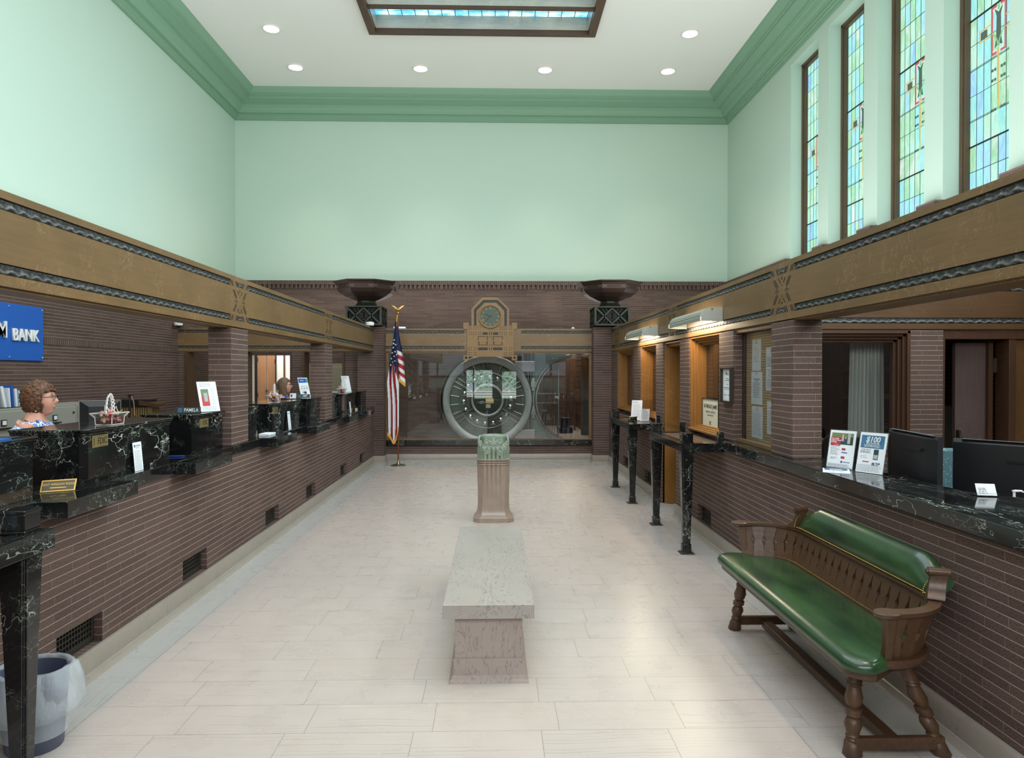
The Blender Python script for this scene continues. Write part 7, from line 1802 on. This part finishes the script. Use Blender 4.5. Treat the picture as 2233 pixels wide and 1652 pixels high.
# monitors and printer behind the booths
def back_monitor(label, x, y, zb, w, h, rz):
    t = T('computer_monitor', label, 'monitor', (x, y, .78), rz)
    O('shell', MB().loft([[(-w / 2, 0, zb - .78), (w / 2, 0, zb - .78), (w / 2, 0, zb - .78 + h), (-w / 2, 0, zb - .78 + h)], [(-w / 2, .012, zb - .78), (w / 2, .012, zb - .78), (w / 2, .012, zb - .78 + h), (-w / 2, .012, zb - .78 + h)], [(-w / 2 + .05, .05, zb - .74), (w / 2 - .05, .05, zb - .74), (w / 2 - .05, .05, zb - .82 + h), (-w / 2 + .05, .05, zb - .82 + h)]]), BLACK, t, local=True)
    O('rim', MB().box(-w / 2 - .004, w / 2 + .004, -.004, .004, zb - .784, zb - .776).box(-w / 2 - .004, w / 2 + .004, -.004, .004, zb - .78 + h, zb - .776 + h).box(-w / 2 - .005, -w / 2 + .001, -.004, .004, zb - .78, zb - .776 + h).box(w / 2 - .001, w / 2 + .005, -.004, .004, zb - .78, zb - .776 + h), plain('silver_rim', srgb(158, 142, 132), .3, .5), t, local=True)
    O('stand', MB().box(-.03, .03, .05, .08, 0.02, zb - .7).box(-.12, .12, -.02, .16, 0, .02), BLACK, t, local=True)
back_monitor('dark monitor with thin silver rim behind the nearest candy basket', -2.82, 4.98, 1.12, .25, .30, R(35 + 180)); back_monitor('dark monitor behind the middle candy basket', -2.85, 7.55, 1.12, .30, .27, R(20 + 180))
t = T('receipt_printer', 'black receipt printer behind the booth just past the nearest pillar', 'printer', (-2.84, 7.15, .78)); O('body', MB().box(-2.93, -2.72, 7.02, 7.26, .78, 1.36), BLACK, t, bev=.015); O('paper_slot', MB().box(-2.90, -2.76, 7.00, 7.02, 1.29, 1.33), PAPER, t); O('silver_rim', MB().box(-2.94, -2.71, 7.01, 7.27, 1.36, 1.375).box(-2.72, -2.712, 7.0, 7.02, .9, 1.37), plain('silver_rim', (0, 0, 0)), t)
O('keyboard_pad', MB().box(-2.92, -2.70, 3.42, 3.74, .78, .86), BLACK, tag=('black keypad in the gap beside the nearest booth', 'keypad'), bev=.01)
# papers on the near writing table, bottom left
t = T('leaflet_stack', 'white leaflets fanned on the writing table at the left edge', 'leaflets', (-1.95, 2.66, 1.0))
for k in range(5):
    M_ = frame_m((-2.11 + .006 * k, 2.54 + .014 * k, 1.002), (1, 0, 0), (.10 - .015 * k, .22, 1)); mb = MB(); mb.box(0, .19, 0, .15 - .004 * k, 0, .0015); mb.bm.transform(M_); O('leaflet', mb, PAPER if k % 2 == 0 else plain('pale_blue_paper', (0, 0, 0)), t)
M_ = frame_m((-2.11, 2.54, 1.002), (1, 0, 0), (.10, .22, 1)); sheet_print(t, M_, .19, .15, [(.78, .45, .66, .006), (.64, .5, .62, .004), (.8, .7, .85, .003), (.72, .7, .85, .002), (.64, .7, .85, .002)], NAVY, th=.0016); rects(t, M_, plain('pale_blue_paper', (0, 0, 0)), [(.07, .155, .02, .065)], .0016); rects(t, M_, plain('pale_grey_print', (0, 0, 0)), [(.16, .19, .03, .065)], .0016)
# wastebasket with bag
t = T('wastebasket', 'grey wastebasket with a translucent plastic bag behind the lower left table leg', 'wastebasket', (-2.0, 3.02, 0))
def bas(r_, z, seed=0, w=0.0): return [((r_ + w * noise.noise(Vector((math.cos(a) * 3, math.sin(a) * 3, z * 9 + seed)))) * math.cos(a), (r_ + w * noise.noise(Vector((math.cos(a) * 3, math.sin(a) * 3, z * 9 + seed)))) * math.sin(a) * .92, z) for a in [2 * PI * k / 48 for k in range(48)]]
mb = MB(); mb.loft([bas(.108, .0), bas(.112, .006), bas(.135, .33), bas(.138, .335), bas(.131, .335), bas(.108, .012)]); O('bin', mb, plain('bin_slate', srgb(78, 82, 100), .45), t, local=True, smooth=40)
mb = MB(); mb.loft([bas(.126, .06), bas(.128, .25, 1, .006), bas(.133, .34, 1, .02), bas(.140, .352, 2, .02), bas(.156, .345, 3, .035), bas(.19, .28, 4, .05), bas(.198, .20, 5, .05), bas(.165, .15, 6, .03), bas(.141, .135, 7, .01)], False)
bg = NT('translucent_bag', False); bg.t.nodes.remove(bg.b); tr = bg.n('ShaderNodeBsdfTransparent'); df = bg.n('ShaderNodeBsdfPrincipled'); df.inputs['Base Color'].default_value = (.72, .78, .84, 1); df.inputs['Roughness'].default_value = .28
nb = bg.noise(bg.scale(bg.pos(), (26, 26, 9)), 1.6, 4.0, .6, 1.5); bp = bg.n('ShaderNodeBump'); bp.inputs['Strength'].default_value = .6; bp.inputs['Distance'].default_value = .01; bg.l(nb, bp.inputs['Height']); bg.l(bp.outputs[0], df.inputs['Normal'])
mx = bg.n('ShaderNodeMixShader'); mx.inputs[0].default_value = .30; bg.l(tr.outputs[0], mx.inputs[1]); bg.l(df.outputs[0], mx.inputs[2]); bg.l(mx.outputs[0], bg.out.inputs[0])
O('plastic_bag', mb, bg.m, t, local=True, smooth=0)
